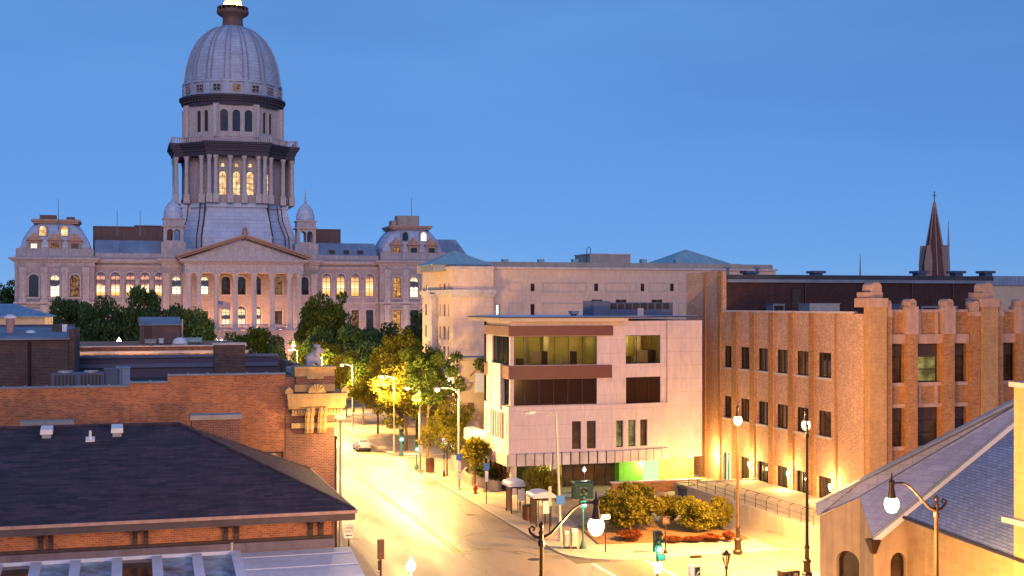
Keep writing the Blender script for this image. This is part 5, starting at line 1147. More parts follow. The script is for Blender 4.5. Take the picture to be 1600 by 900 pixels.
# roof furniture
def on_roof(x, y):
    best = None
    for k in range(200):
        Y = EY+RW*k/200; X, Z = PY(x, y, Y); zr = EZ+(Y-EY)*(RZ-EZ)/RW
        if best is None or abs(Z-zr) < best[0]: best = (abs(Z-zr), X, Y, zr)
    return best[1:]
for x, y, lab in ((73, 681, 'pale square roof vent at left below the shingled ridge'), (183, 679, 'pale square roof vent at right below the shingled ridge')):
    X, Y, Z = on_roof(x, y); t_ = T('roof_vent', lab, 'vent', (X, Y, Z), 'square vents on the shingled roof'); m_ = MB(); m_.hexa([(X-.3, Y-.3, Z+.1), (X+.3, Y-.3, Z+.1), (X+.3, Y+.35, Z+.25), (X-.3, Y+.35, Z+.25), (X-.28, Y-.3, Z+.34), (X+.28, Y-.3, Z+.34), (X+.28, Y+.35, Z+.5), (X-.28, Y+.35, Z+.5)]); m_.build('hood', 'white_paint', t_)
    m_ = MB(); m_.hexa([(X-.22, Y-.22, Z-.1), (X+.22, Y-.22, Z-.1), (X+.22, Y+.3, Z-.1), (X-.22, Y+.3, Z-.1), (X-.22, Y-.22, Z+.15), (X+.22, Y-.22, Z+.15), (X+.22, Y+.3, Z+.27), (X-.22, Y+.3, Z+.27)]); m_.build('base', 'grey_metal', t_)
X, Y, Z = on_roof(141, 688); t_ = T('plumbing_vent', 'thin white vent pipe between two square roof vents', 'vent pipe', (X, Y, Z)); m_ = MB(); m_.lathe(X, Y, [(.07, Z), (.07, Z+.5)], 10); m_.build('pipe', 'white_paint', t_); m_ = MB(); m_.hexa([(X-.22, Y-.2, Z-.05), (X+.22, Y-.2, Z-.05), (X+.22, Y+.2, Z+.13), (X-.22, Y+.2, Z+.13), (X-.22, Y-.2, Z+.0), (X+.22, Y-.2, Z+.0), (X+.22, Y+.2, Z+.18), (X-.22, Y+.2, Z+.18)]); m_.build('flashing', 'white_paint', t_)
a, b = PY(300, 670, 73)[0], PY(375, 670, 73)[0]; z1 = PY(340, 650, 73)[1]; t_ = T('chimney', 'wide red brick chimney with grey cap behind the shingled hip', 'chimney', ((a+b)/2, 73.5, 7)); m_ = MB(); m_.box(a, b, 73, 74.2, 7, z1-.2); m_.build('stack', 'rust_brick', t_); m_ = MB(); m_.box(a-.1, b+.1, 72.9, 74.3, z1-.2, z1+.06); m_.build('cap', 'concrete', t_)
a, b = PY(30, 665, 71)[0], PY(115, 665, 71)[0]; z1 = PY(70, 659, 71)[1]; t_ = T('chimney', 'low grey-capped chimney top just showing over the shingled ridge', 'chimney', ((a+b)/2, 71.5, 8)); m_ = MB(); m_.box(a+.1, b-.1, 71.1, 72.1, 8, z1-.2); m_.build('stack', 'dark_brick', t_); m_ = MB(); m_.box(a, b, 71, 72.2, z1-.2, z1); m_.build('cap', 'concrete', t_)

# ------------------------------------------------------------------ slate-roofed church, lower right
chh = T('church', 'low church with fan of blue slate roofs, concrete porch and yellow brick wall, lower right', 'church', (40, 52, 0))
P_ = lambda x, y, D: ray(x, y, D)
A_ = P_(1278, 806, 68.5); At = P_(1276, 787, 68.5); E_ = P_(1344, 777, 66.5); Et = P_(1344, 752, 66.7)
Cc = P_(1364, 841, 63.9); Rr = (44.1, 55.95, 10.8); Bb = (44.6, 56.6, 11.5)
ext = lambda a, b, k: tuple(a[i]+(b[i]-a[i])*k for i in range(3))
R2 = ext(Cc, Rr, 1.3); B2 = ext(E_, Bb, 1.25); Bt = (Bb[0], Bb[1], Bb[2]+.28); B2t = ext(Et, Bt, 1.25)
def thick(pts, d, name, mat, par=chh):
    m_ = MB(); m_.extr(pts, d); return m_.build(name, mat, par)
def dn(p, z=0): return (p[0], p[1], z)
thick([Cc, R2, B2, E_], (0, 0, -.12), 'porch_roof', 'pale_slate')
thick([A_, E_, B2, B2t, Et, At], (.12, .32, 0), 'coping', 'pale_slate')
off = (.12, .32, 0); up_ = lambda p, z: (p[0], p[1], p[2]+z)
m_ = MB()
for a, b in ((At, Et), (Et, B2t)):
    m_.hexa([(a[0]-.03, a[1]-.08, a[2]), (b[0]-.03, b[1]-.08, b[2]), (b[0]+.15, b[1]+.4, b[2]), (a[0]+.15, a[1]+.4, a[2]), (a[0]-.03, a[1]-.08, a[2]+.07), (b[0]-.03, b[1]-.08, b[2]+.07), (b[0]+.15, b[1]+.4, b[2]+.07), (a[0]+.15, a[1]+.4, a[2]+.07)])
m_.build('coping_cap', 'grey_metal', chh)
# walls: porch front with arched opening, return, and brick flank
def vwall(p, q, ztp, ztq, holes, name, mat, dep=.35):
    L = sqrt((q[0]-p[0])**2+(q[1]-p[1])**2); u = ((q[0]-p[0])/L, (q[1]-p[1])/L); n = (u[1], -u[0]); m_ = MB(); zt = min(ztp, ztq)
    m_.panel((p[0], p[1]), u, n, L, 0, zt, holes, dep)
    m_.face([(p[0], p[1], zt), (q[0], q[1], zt), (q[0], q[1], ztq), (p[0], p[1], ztp)])
    o = m_.build(name, mat, chh); return u, n
A0 = (A_[0]+.15, A_[1]+.05, A_[2]); C0 = (Cc[0]+.12, Cc[1]+.12, Cc[2]); E0 = E_
La = sqrt((E0[0]-A0[0])**2+(E0[1]-A0[1])**2)
ha = (La*.42, La*.98, .3, 3.95, .8); u, n = vwall(A0, E0, A_[2], E_[2], [ha], 'porch_wall', 'tan_concrete'); wa = window(chh, (A0[0], A0[1]), u, n, ha, .3, .12, 1, 1, 'bronze_metal', 'brown_glass')
u, n = vwall(E0, C0, E_[2]-.1, Cc[2]-.1, [], 'porch_wall', 'tan_concrete')
Ff = (37.8, 56.0, 6.3); Lf = Ff[0]-C0[0]
hf = (Lf*.5, Lf*.97, .3, 4.4, 1.2); u, n = vwall(C0, Ff, Cc[2]-.12, Ff[2]+.25, [hf], 'gable_wall', 'tan_concrete'); window(chh, (C0[0], C0[1]), u, n, hf, .3, .12, 1, 1, 'bronze_metal', 'brown_glass')
Gg = (35.1, 37.5, 6.3)
vwall(Ff, Gg, 6.2, 6.2, [], 'flank_wall', 'yellow_brick')
# slate roof of the nave and its gutter
t1 = (45.8, 55.93, 11.95-.3); t2 = (45.0, 37.5, 12.3)
eo = lambda p: (p[0]-.25, p[1], p[2]-.12)
thick([eo(Ff), eo(Gg), t2, t1], (0, 0, -.12), 'nave_roof', 'slate')
m_ = MB(); m_.tube([(Ff[0]-.3, Ff[1]-.1, 6.2), (Gg[0]-.3, Gg[1], 6.2)], .09, 8); m_.build('gutter', 'dark_metal', chh)
# white verge along the step between the two roofs, spout at its foot
m_ = MB(); d = (.0, -.1, 0)
m_.extr([up_(Cc, -.35), up_(R2, -.22), up_(R2, .02), up_(Cc, .0)], (0, -.12, 0)); vg = m_.build('verge_board', 'white_paint', chh)
m_ = MB(); m_.tube([up_(Cc, .05), up_(R2, .05)], .08, 6); m_.build('verge_roll', 'grey_metal', vg)
m_ = MB(); m_.loft([[(Cc[0]-.3, Cc[1]-.3, Cc[2]-.05), (Cc[0]+.3, Cc[1]-.3, Cc[2]-.05), (Cc[0]+.3, Cc[1]+.3, Cc[2]-.05), (Cc[0]-.3, Cc[1]+.3, Cc[2]-.05)], [(Cc[0]-.08, Cc[1]-.15, Cc[2]-.75), (Cc[0]+.1, Cc[1]-.15, Cc[2]-.75), (Cc[0]+.1, Cc[1]+.1, Cc[2]-.75), (Cc[0]-.08, Cc[1]+.1, Cc[2]-.75)]]); m_.build('rain_spout', 'bronze_metal', chh)
m_ = MB(); m_.tube([eo(Ff), t1], .09, 6); m_.build('roof_flashing', 'grey_metal', chh)
m_ = MB(); m_.box(36.0, 41, 39.5, 45.6, 0, PX(1582, 604, 36.0)[1]); m_.build('tower_pier', 'yellow_brick', chh)
z_ = PX(1582, 604, 36.0)[1]; m_ = MB(); m_.box(35.85, 41.1, 39.4, 45.75, z_, z_+.2); m_.build('pier_cap', 'pale_stone', chh); m_ = MB(); zq = PX(1582, 812, 36)[1]; m_.box(35.6, 36.1, 39.4, 45.9, zq-.1, zq+.12); m_.build('pier_ledge', 'pale_stone', chh)

# ------------------------------------------------------------------ far spire, masts and the low building at the right edge
SD = 320; b_ = ray(1460, 427, SD); tp = ray(1458, 316, SD); X, Y = b_[0], b_[1]; zb, z1 = b_[2]-14, tp[2]
sp = T('church_spire', 'slender dark tiled church spire with pale ribs and cross, far right', 'spire', (X, Y, 0)); r0 = 3.3
m_ = MB(); m_.lathe(X, Y, [(r0+.35, zb+4.0), (r0, zb+13.5), (.18, z1)], 8, 0, pi/8); m_.build('roof', 'spire_tile', sp)
m_ = MB()
for i in range(8):
    a = pi/8+2*pi*i/8; m_.tube([(X+(r0+.06)*cos(a), Y+(r0+.06)*sin(a), zb+13.5), (X+.2*cos(a), Y+.2*sin(a), z1)], .13, 5)
m_.build('ribs', 'pink_stone', sp)
m_ = MB(); m_.box(X-3.6, X+3.6, Y-3.6, Y+3.6, 0, zb+4.2); m_.build('tower', 'dark_brick', sp)
for i in range(4):
    a = -pi/2+pi/2*i+.5; c_, s2 = cos(a), sin(a); t_ = (-s2, c_); R_ = r0*.88; m_ = MB()
    f = lambda w_, o, z: (X+c_*(R_+o)+t_[0]*w_, Y+s2*(R_+o)+t_[1]*w_, z)
    m_.extr([f(-.75, .9, zb+11), f(.75, .9, zb+11), f(.75, .9, zb+16.5), f(0, .9, zb+21), f(-.75, .9, zb+16.5)], (-c_*2, -s2*2, 0)); m_.build('lucarne', 'pink_stone', sp)
m_ = MB(); zt2 = ray(1458, 299, SD)[2]; m_.box(X-.12, X+.12, Y-.12, Y+.12, z1-.3, zt2); m_.box(X-.55, X+.55, Y-.1, Y+.1, zt2-1.1, zt2-.85); m_.build('cross', 'grey_metal', sp)
for x, y0, lab in ((1482, 345, 'tall thin radio mast beside the church spire'), (1344, 397, 'short thin mast left of the church spire')):
    b_ = ray(x, 474, 300); t_ = ray(x, y0, 300); ms = T('radio_mast', lab, 'mast', (b_[0], b_[1], 0), 'distant radio masts'); m_ = MB(); m_.tube([(b_[0], b_[1], 0), (b_[0], b_[1], t_[2]-5), (b_[0], b_[1], t_[2])], [.35, .22, .06], 6); m_.build('mast', 'grey_metal', ms); m_ = MB(); m_.box(b_[0]-.8, b_[0]+.8, b_[1]-.8, b_[1]+.8, 0, 1); m_.build('footing', 'concrete', ms)
for x, y0, D, z0, lab in ((91, 311, 325, 38.5, 'thin flagpole on the left mansard roof'), (183, 328, 345, 38.3, 'thin lightning rod on left hut behind statehouse wing'), (219, 328, 345, 38.3, 'thin lightning rod on right hut behind statehouse wing'), (643, 308, 355, 41, 'thin antenna on the right mansard roof')):
    b_ = ray(x, 380, D); t_ = ray(x, y0, D); ms = tag(MB().tube([(b_[0], b_[1], z0-3), (b_[0], b_[1], t_[2])], [.14, .07], 6).build('roof_antenna', 'grey_metal'), lab, 'antenna', 'thin masts on the statehouse roofs')
rb_ = T('far_office', 'beige low building with blue-grey roof at far right edge', 'building', (150, 190, 0)); D = 205; a_ = ray(1535, 450, D); z1, z2 = ray(1580, 446, D)[2], ray(1580, 431, D)[2]
m_ = MB(); m_.box(a_[0], a_[0]+45, a_[1], a_[1]+25, 0, z1); m_.build('wall', 'soffit', rb_); m_ = MB(); m_.box(a_[0]-.3, a_[0]+45.3, a_[1]-.3, a_[1]+25, z1, z2); m_.build('roof', 'seam_metal', rb_)
# ------------------------------------------------------------------ trees, shrubs, bushes
def rnd_unit(r):
    while True:
        v = (r.uniform(-1, 1), r.uniform(-1, 1), r.uniform(-1, 1)); L = sqrt(sum(q*q for q in v))
        if .05 < L < 1: return tuple(q/L for q in v)
def make_plant(name, seed, h, wd, base, nclump, nleaf, ls, leaf, openness=.5, trunk_r=.18, limb=True, lean=0, clump_r=.26, stems=1, droop=0):
    """unit plant at the origin: trunk with limbs, crown of many small leaf faces gathered in clumps"""
    r = random.Random(seed); root = bpy.data.objects.new(name, None); C.objects.link(root)
    cz, rz, rx = (h+base)/2, (h-base)/2, wd/2; cl = []
    while len(cl) < nclump:
        d = rnd_unit(r); q = r.random()**openness
        x, y, z = d[0]*rx*q*.86, d[1]*rx*q*.86, cz+d[2]*rz*q*.86
        s = clump_r*min(rx, rz)*r.uniform(.6, 1.35)
        z += r.uniform(-.06, .06)*h; cl.append((x+lean*(z-base), y, z, s))
    if trunk_r:
        m_ = MB()
        for k in range(stems):
            ox = 0 if stems == 1 else (k-(stems-1)/2)*trunk_r*2.2; top = (lean*h*.35+ox*2.5, 0, cz+rz*.35)
            pts = [(ox, 0, -.1), (ox*1.1, 0, .25), (ox*1.4+r.uniform(-.05, .05), r.uniform(-.05, .05), base*.6+.1), (ox*1.8+r.uniform(-.12, .12)+lean*base*.3, r.uniform(-.12, .12), base+rz*.3), top]
            m_.tube(pts, [trunk_r*1.5, trunk_r, trunk_r*.88, trunk_r*.62, trunk_r*.12], 8)
        if limb:
            for x, y, z, s in cl[:min(len(cl), 26)]:
                zb = max(base*.75, min(base+rz*.5, z-.35*abs(x)-.3*rz)); mid = (x*.45, y*.45, zb+(z-zb)*.62)
                m_.tube([(lean*zb*.2, 0, zb), mid, (x, y, z)], [trunk_r*.42, trunk_r*.24, trunk_r*.06], 5)
        m_.build('trunk', 'bark', root, True)
    m_ = MB(); per = nleaf//len(cl); tot = sum(c[3]**2 for c in cl)
    for x, y, z, s in cl:
        n_ = int(nleaf*s*s/tot)
        for _ in range(n_):
            d = rnd_unit(r); q = s*(.45+.6*r.random()**.7)
            px, py, pz = x+d[0]*q*1.15, y+d[1]*q*1.15, z+d[2]*q*.85-droop*r.random()*s
            if pz < base*.5: continue
            a = rnd_unit(r); b = rnd_unit(r); a = tuple(a[i]*.6+d[i]*.2+(0, 0, .1)[i] for i in range(3)); c_ = (a[1]*b[2]-a[2]*b[1], a[2]*b[0]-a[0]*b[2], a[0]*b[1]-a[1]*b[0]); L = sqrt(sum(q_*q_ for q_ in c_)) or 1
            l = ls*r.uniform(.6, 1.3); la = sqrt(sum(q_*q_ for q_ in a)); a = [q_/la*l for q_ in a]; c_ = [q_/L*l*.6 for q_ in c_]
            bi = len(m_.v); m_.v += [(px-a[0], py-a[1], pz-a[2]), (px+c_[0], py+c_[1], pz+c_[2]), (px+a[0], py+a[1], pz+a[2]), (px-c_[0], py-c_[1], pz-c_[2])]; m_.f.append((bi, bi+1, bi+2, bi+3)); m_.m.append(0)
    me = bpy.data.meshes.new('crown'); me.from_pydata(m_.v, [], m_.f); me.materials.append(M[leaf])
    o = bpy.data.objects.new('crown' if trunk_r and wd > 2.4 else 'foliage', me); C.objects.link(o); o.parent = root
    return root
far_a = lambda s, leaf: make_plant('tree', s, 10, 10, 1.6, 46, 8000, .25, leaf, .38, .3, False, clump_r=.27)
protos = {}
def plant(key, x, y, z, w_, h_, label, cat, group, name, maker, rz=None):
    """first use moves the prototype itself, later ones copy it; the prototype is 10 x 10 (or its own unit) and is scaled to size"""
    if key not in protos: o = protos[key] = maker()
    else: o = copy_tree(protos[key])
    o.name = name; o.location = (x, y, z); u = 10.0; o.scale = (w_/u, w_/u, h_/u); o.rotation_euler.z = rz if rz is not None else random.uniform(0, 6.28)
    o['label'] = label; o['category'] = cat; o['group'] = group; return o
def at_px(cx, ytop, wpx, D, key, label, maker, group, name='tree', cat='tree', z0=.1, rz=None):
    X, Y, Z = ray(cx, ytop, D); return plant(key, X, Y, z0, wpx*D/F, Z-z0, label, cat, group, name, maker, rz)
g1 = 'trees before the statehouse'
dk1 = lambda: far_a(11, 'leaf_dark'); dk2 = lambda: far_a(12, 'leaf_dark'); dk3 = lambda: far_a(13, 'leaf_dark'); md1 = lambda: far_a(14, 'leaf_mid'); md2 = lambda: far_a(15, 'leaf_mid')
for a in ((112, 463, 96, 262, 'd1', 'dark round tree before the statehouse left pavilion', dk1), (168, 462, 95, 250, 'd2', 'dark broad tree before the statehouse left wing', dk2),
          (222, 450, 96, 245, 'd3', 'tallest dark tree in the clump left of the portico', dk3), (280, 474, 90, 240, 'd1', 'dark tree behind the brown rooftop hut', dk1), (316, 487, 52, 250, 'd2', 'narrow dark tree at right end of the clump left of the portico', dk2),
          (365, 514, 40, 275, 'm1', 'small green tree just right of the flagpole foot', md1), (402, 510, 62, 270, 'm2', 'green tree in front of the portico steps', md2), (432, 524, 36, 265, 'd3', 'small rounded dark tree right of the portico steps', dk3),
          (520, 448, 88, 262, 'm1', 'tall green tree covering the right wing of the statehouse', md1), (488, 476, 54, 268, 'm2', 'mid green tree right of the portico columns', md2),
          (552, 507, 96, 235, 'd1', 'broad dark tree below the statehouse right wing', dk1), (612, 504, 92, 240, 'd2', 'broad dark tree below the right mansard pavilion', dk2), (655, 486, 56, 250, 'd3', 'dark airy tree left of the limestone corner block', dk3),
          (575, 536, 86, 205, 'd3', 'dark low tree behind the gold-lit street trees', dk3), (635, 540, 62, 215, 'd1', 'dark tree behind the pale blank roof box', dk1), (505, 512, 60, 225, 'd2', 'dark tree behind the carved lion', dk2), (535, 560, 60, 215, 'm1', 'shadowed green tree at the far end of the street', md1),
          (14, 438, 80, 340, 'd2', 'dark wooded crown at far left edge behind the pavilion', dk2), (-40, 446, 90, 330, 'd1', 'dark tree just outside the left edge beside the wooded crown', dk1)):
    if a[0] < 0: continue
    at_px(*a[:5], a[5], a[6], g1)
g2 = 'street trees along the right kerb'
st = lambda s, leaf, op=.45, n=7500: (lambda: make_plant('street_tree', s, 10, 8.5, 2.9, 40, n, .17, leaf, op, .16, True, clump_r=.27))
for X, Y, hh, ww, key, lab, mk_ in ((30.6, 143.5, 9.8, 8.6, 'g1', 'brightly gold-lit street tree behind the green far signal', st(21, 'leaf_gold')), (31.5, 150, 10.8, 9.0, 'g2', 'tall gold-lit street tree left of the corner lamp pole', st(22, 'leaf_gold')),
        (31.0, 163, 9.2, 7.6, 'g1', 'gold street tree third along the far kerb, beyond the signal', st(21, 'leaf_gold')), (31.2, 175, 9.6, 7.8, 'g3', 'green street tree midway down the far kerb row', st(23, 'leaf_mid')), (31.0, 188, 9.6, 8.2, 'g2', 'gold street tree near the end of the far kerb row', st(22, 'leaf_gold')),
        (31.0, 202, 10, 8.4, 'g3', 'green street tree beyond the parked silver car', st(23, 'leaf_mid')), (31.4, 218, 10, 9, 'g1', 'last but one street tree, near the statehouse lawn', st(21, 'leaf_gold')), (31.4, 236, 10.5, 9, 'g3', 'farthest street tree on the right kerb', st(23, 'leaf_mid')),
        (34.6, 156, 9.4, 8.4, 'g1', 'gold street tree set back behind the tall gold-lit one', st(21, 'leaf_gold')), (34.2, 169, 9.8, 8.6, 'g2', 'gold street tree set back, midway down the second row', st(22, 'leaf_gold')), (37.5, 160, 12.5, 9, 'g3', 'taller green tree behind the kerb row, beside the limestone block', st(23, 'leaf_mid')), (37.0, 178, 13, 10, 'g2', 'second row tree behind the kerb trees, by the pale roof box', st(22, 'leaf_gold'))):
    plant(key, X, Y, .12, ww/.85, hh, lab, 'tree', g2, 'street_tree', mk_)
g3 = 'trees on the left kerb'
for X, Y, hh, ww, key, lab, mk_ in ((12.0, 176, 10, 8.5, 'g3', 'green left kerb tree showing beside the terracotta cornice', None), (12.0, 196, 10.5, 9, 'g1', 'gold left kerb tree behind the corner lantern', None), (12.4, 222, 10, 9, 'g3', 'green left kerb tree far down the street', None)):
    plant(key, X, Y, .12, ww/.85, hh, lab, 'tree', g3, 'street_tree', mk_)
# the open honey locust and the small pavement trees
X, Y, _ = ray(712, 545, 128)
lo = lambda: make_plant('locust_tree', 31, 10, 11, 4.6, 34, 4600, .14, 'leaf_mid', .33, .2, True, lean=.12, clump_r=.2)
plant('lo', 29.8+2, 123.4, .12, 11.5, 12.6, 'open airy locust with bare lower branches, between kerb and buff building', 'tree', 'pavement trees near the white office', 'locust_tree', lo, 2.2)
plant('lo', 30.2, 131, .12, 8.0, 12.6, 'second airy locust behind the open locust, darker crown', 'tree', 'pavement trees near the white office', 'locust_tree', lo, .6)
plant('g1', 29.9, 121.2, .12, 6.2/.85, 7.2, 'gold-lit pavement tree with pale straight trunk beside the brown bin', 'tree', 'pavement trees near the white office', 'street_tree', None, 1.0)
sm = lambda: make_plant('small_tree', 32, 10, 6.5, 3.4, 22, 3600, .26, 'leaf_gold', .5, .2, True, clump_r=.36)
plant('sm', 30.3, 112.2, .12, 5.8, 5.0, 'small pavement tree between the two blue parking signs', 'tree', 'pavement trees near the white office', 'small_tree', sm, .3)
at_px(841, 730, 44, 101, 'co', 'narrow upright tree behind the leaning street lamp', lambda: make_plant('upright_tree', 33, 10, 10, 1.8, 26, 5200, .30, 'leaf_shrub', .5, .16, True, clump_r=.42), 'pavement trees near the white office', 'upright_tree')
at_px(861, 735, 30, 103, 'co', 'slimmer upright tree close behind the leaning street lamp', None, 'pavement trees near the white office', 'upright_tree')
g4 = 'clipped globe shrubs in the corner garden'
sh1 = lambda: make_plant('globe_shrub', 41, 10, 10.4, .55, 64, 16000, .27, 'leaf_shrub', .34, .3, True, clump_r=.28, stems=4)
sh2 = lambda: make_plant('globe_shrub', 42, 10, 9.6, .8, 54, 13000, .30, 'leaf_shrub', .34, .3, True, clump_r=.29, stems=4)
for cx, yt, wp, D, key, lab, mk_ in ((983, 753, 96, 94.5, 's1', 'largest globe shrub at left of the corner garden', sh1), (1043, 769, 46, 97, 's2', 'middle globe shrub on bare stems behind the red hand signal', sh2), (1085, 771, 64, 93.5, 's2', 'second largest globe shrub, at right of the corner garden', sh2), (1124, 774, 44, 94.5, 's1', 'smallest globe shrub at the right end of the garden', sh1)):
    at_px(cx, yt, wp, D, key, lab, mk_, g4, 'globe_shrub', 'shrub', .2)
g5 = 'red barberry bushes along the garden edge'
rbm = lambda: make_plant('barberry_bush', 51, 10, 10, .3, 40, 5000, .42, 'leaf_red', .36, .2, False, clump_r=.32)
for cx, yt, wp, D, lab in ((984, 828, 44, 90.5, 'broad red bush under the largest globe shrub'), (1052, 838, 34, 90, 'red bush behind the green corner signal'), (1082, 838, 30, 90, 'red bush under the second largest globe shrub'), (1109, 834, 34, 90.2, 'darker red bush below the smallest globe shrub'), (1137, 829, 18, 90, 'little red bush beside the tall lamp post base')):
    at_px(cx, yt, wp, D, 'rb', lab, rbm, g5, 'barberry_bush', 'bush', .2)
hb = lambda: make_plant('low_bush', 52, 10, 10, .3, 30, 3000, .5, 'leaf_mid', .36, .2, False, clump_r=.34)
for X, Y, w_, h_, lab in ((32.2, 113.5, 1.5, 1.2, 'low dark bush nearest on the curved planter wall'), (32.0, 116.5, 1.8, 1.3, 'low dark bush farther along the curved planter wall')): plant('hb', X, Y, .9-.3, w_, h_, lab, 'bush', 'planter bushes', 'low_bush', hb)
# ------------------------------------------------------------------ street lamps
def ornate():
    r_ = bpy.data.objects.new('street_lamp', None); C.objects.link(r_)
    m_ = MB(); m_.lathe(0, 0, [(.34, 0), (.34, .12), (.24, .2), (.22, .75), (.27, .8), (.27, .9), (.15, 1.0), (.13, 1.6), (.17, 1.65), (.17, 1.75), (.11, 1.85), (.075, 8.5), (.12, 8.55), (.12, 8.7), (.085, 8.75), (.085, 8.95), (.11, 9.0), (.06, 9.12), (.09, 9.22), (.09, 9.3), (.02, 9.4)], 14); m_.build('post', 'bronze_metal', r_, True)
    m_ = MB(); m_.tube([(0, 0, 8.78), (.35, 0, 8.95), (.75, 0, 9.35), (1.15, 0, 9.75), (1.45, 0, 9.93), (1.75, 0, 9.95), (2.0, 0, 9.95)], [.075, .065, .05, .04, .04, .035, .035], 8); m_.build('arm', 'bronze_metal', r_, True)
    m_ = MB(); m_.tube([(0, 0, 8.80), (-.22, 0, 8.86), (-.40, 0, 9.02), (-.44, 0, 9.16), (-.34, 0, 9.24), (-.25, 0, 9.17), (-.29, 0, 9.08)], [.07, .06, .05, .05, .045, .04, .05], 8); m_.build('scroll', 'bronze_metal', r_, True)
    m_ = MB(); m_.lathe(2, 0, [(.16, 9.38), (.15, 9.5), (.11, 9.72), (.10, 9.85), (.13, 9.9), (.12, 10.02), (.04, 10.1), (.03, 10.28), (.005, 10.4)], 14)
    cp = m_.build('lamp_cap', 'bronze_metal', r_, True)
    m_ = MB(); m_.lathe(2, 0, [(.06, 8.78), (.17, 8.83), (.25, 8.95), (.29, 9.1), (.28, 9.25), (.22, 9.37)], 18); m_.build('globe', 'lamp_warm', r_, True)
    dlight(r_, (2, 0, 8.55), 6200, r=.25, ang=166); plight(r_, (2, 0, 8.5), 2000, (1, .50, .14), .2); return r_
go = 'ornate bronze lamp posts'
om = ornate()
def put(o, x, y, lab, cat, group, rz=0, z=.12):
    o.location = (x, y, z); o.rotation_euler.z = rz; o['label'] = lab; o['category'] = cat
    if group: o['group'] = group
    return o
put(om, 30.2, 42.8, 'ornate bronze lamp post before the blue slate church roof', 'street lamp', go, pi)
put(copy_tree(om), 13.6, 41.6, 'ornate bronze lamp post at bottom centre, arm crossing the green signal', 'street lamp', go, 0)
x, y, _ = G(1153, 863, .12); put(copy_tree(om), x, y, 'ornate bronze lamp post at the right end of the corner garden', 'street lamp', go, R(-117)); LAMP1 = (x, y)
x, y, _ = ray(1261, 902, 79.2); put(copy_tree(om), x, y, 'ornate bronze lamp post near the church, before the tan side wall', 'street lamp', go, R(62))
def cobra(lit, h=9.1, arm=1.8, W=3700, glow=0):
    r_ = bpy.data.objects.new('street_lamp', None); C.objects.link(r_)
    m_ = MB(); m_.lathe(0, 0, [(.2, 0), (.2, .15), (.14, .18), (.12, 1.0), (.065, h)], 12); m_.build('pole', 'galvanised', r_, True)
    m_ = MB(); m_.tube([(0, 0, h-.35), (.4, 0, h-.02), (.9, 0, h+.12), (arm, 0, h+.14)], .04, 8); m_.tube([(0, 0, h-.05), (.5, 0, h+.02)], .03, 6); m_.build('arm', 'galvanised', r_, True)
    m_ = MB(); m_.loft([[(arm-.25, -.08, h+.1), (arm-.25, .08, h+.1), (arm-.25, .08, h+.2), (arm-.25, -.08, h+.2)], [(arm+.15, -.17, h+.04), (arm+.15, .17, h+.04), (arm+.15, .15, h+.24), (arm+.15, -.15, h+.24)], [(arm+.55, -.12, h+.06), (arm+.55, .12, h+.06), (arm+.55, .1, h+.18), (arm+.55, -.1, h+.18)]]); m_.build('lamp_head', 'galvanised', r_)
    if lit:
        m_ = MB(); m_.sph((arm+.22, 0, h-.02), .25, 12, .8); m_.build('lens', 'lamp_warm', r_, True); dlight(r_, (arm+.22, 0, h-.3), W, r=.2)
        if glow: plight(r_, (arm+.1, 0, h-.25), glow, (1, .58, .17), .2)
    return r_
gc = 'plain steel street lamps'
cl_ = cobra(True, glow=1700)
x, y, _ = G(717, 765, .12); put(cl_, x, y, 'lit steel street lamp with blue sign, left of the white office', 'street lamp', gc, pi)
ct_ = cobra(True, 8.6, 1.2, 4200, 3600); first_ = True
for X, Y, lab in ((28.7, 141.2, 'pale steel lamp pole rising through the gold-lit trees'), (28.9, 170, 'steel lamp pole third along the far right kerb'), (28.9, 198, 'steel lamp pole farther along the right kerb, past the car'), (28.9, 228, 'farthest steel lamp pole on the right kerb')):
    put(ct_ if first_ else copy_tree(ct_), X, Y, lab, 'street lamp', gc, pi); first_ = False
for X, Y, lab in ((14.0, 121, 'steel lamp pole behind the brick building on the left kerb'), (14.0, 158, 'steel lamp pole on the left kerb past the side street'), (14, 190, 'farther steel lamp pole on the left kerb')):
    put(copy_tree(cl_), X, Y, lab, 'street lamp', gc, 0)
cu = cobra(False); x, y, _ = G(876, 845, .12); put(cu, x, y, 'tall leaning pale steel lamp pole, unlit, at the street corner', 'street lamp', gc, pi); cu.rotation_euler.y = R(2.2)
cu2 = copy_tree(cu); cu2.rotation_euler.y = 0; put(cu2, 13.9, 86.7, 'unlit steel lamp pole at the terracotta corner of the brick building', 'street lamp', gc, 0)
x, y = 13.2, 84.5; ps = T('steel_post', 'dark steel post beside the brick building corner', 'post', (x, y, .12)); m_ = MB(); m_.lathe(x, y, [(.14, .12), (.12, 1), (.10, 8.0)], 10); m_.build('shaft', 'bronze_metal', ps, True); m_ = MB(); m_.sph((x, y, 8.05), .15, 10); m_.build('cap', 'bronze_metal', ps, True)
up_x, up_y, _ = G(656, 735, .12); ps = T('utility_pole', 'pale slim pole with white notices at the far corner', 'pole', (up_x, up_y, .12)); m_ = MB(); m_.lathe(up_x, up_y, [(.15, .12), (.13, 1), (.09, 8.4)], 10); m_.build('shaft', 'galvanised', ps, True); m_ = MB(); m_.box(up_x-.22, up_x+.22, up_y-.2, up_y-.15, 1.9, 3.1); m_.build('notice', 'white_paint', ps)
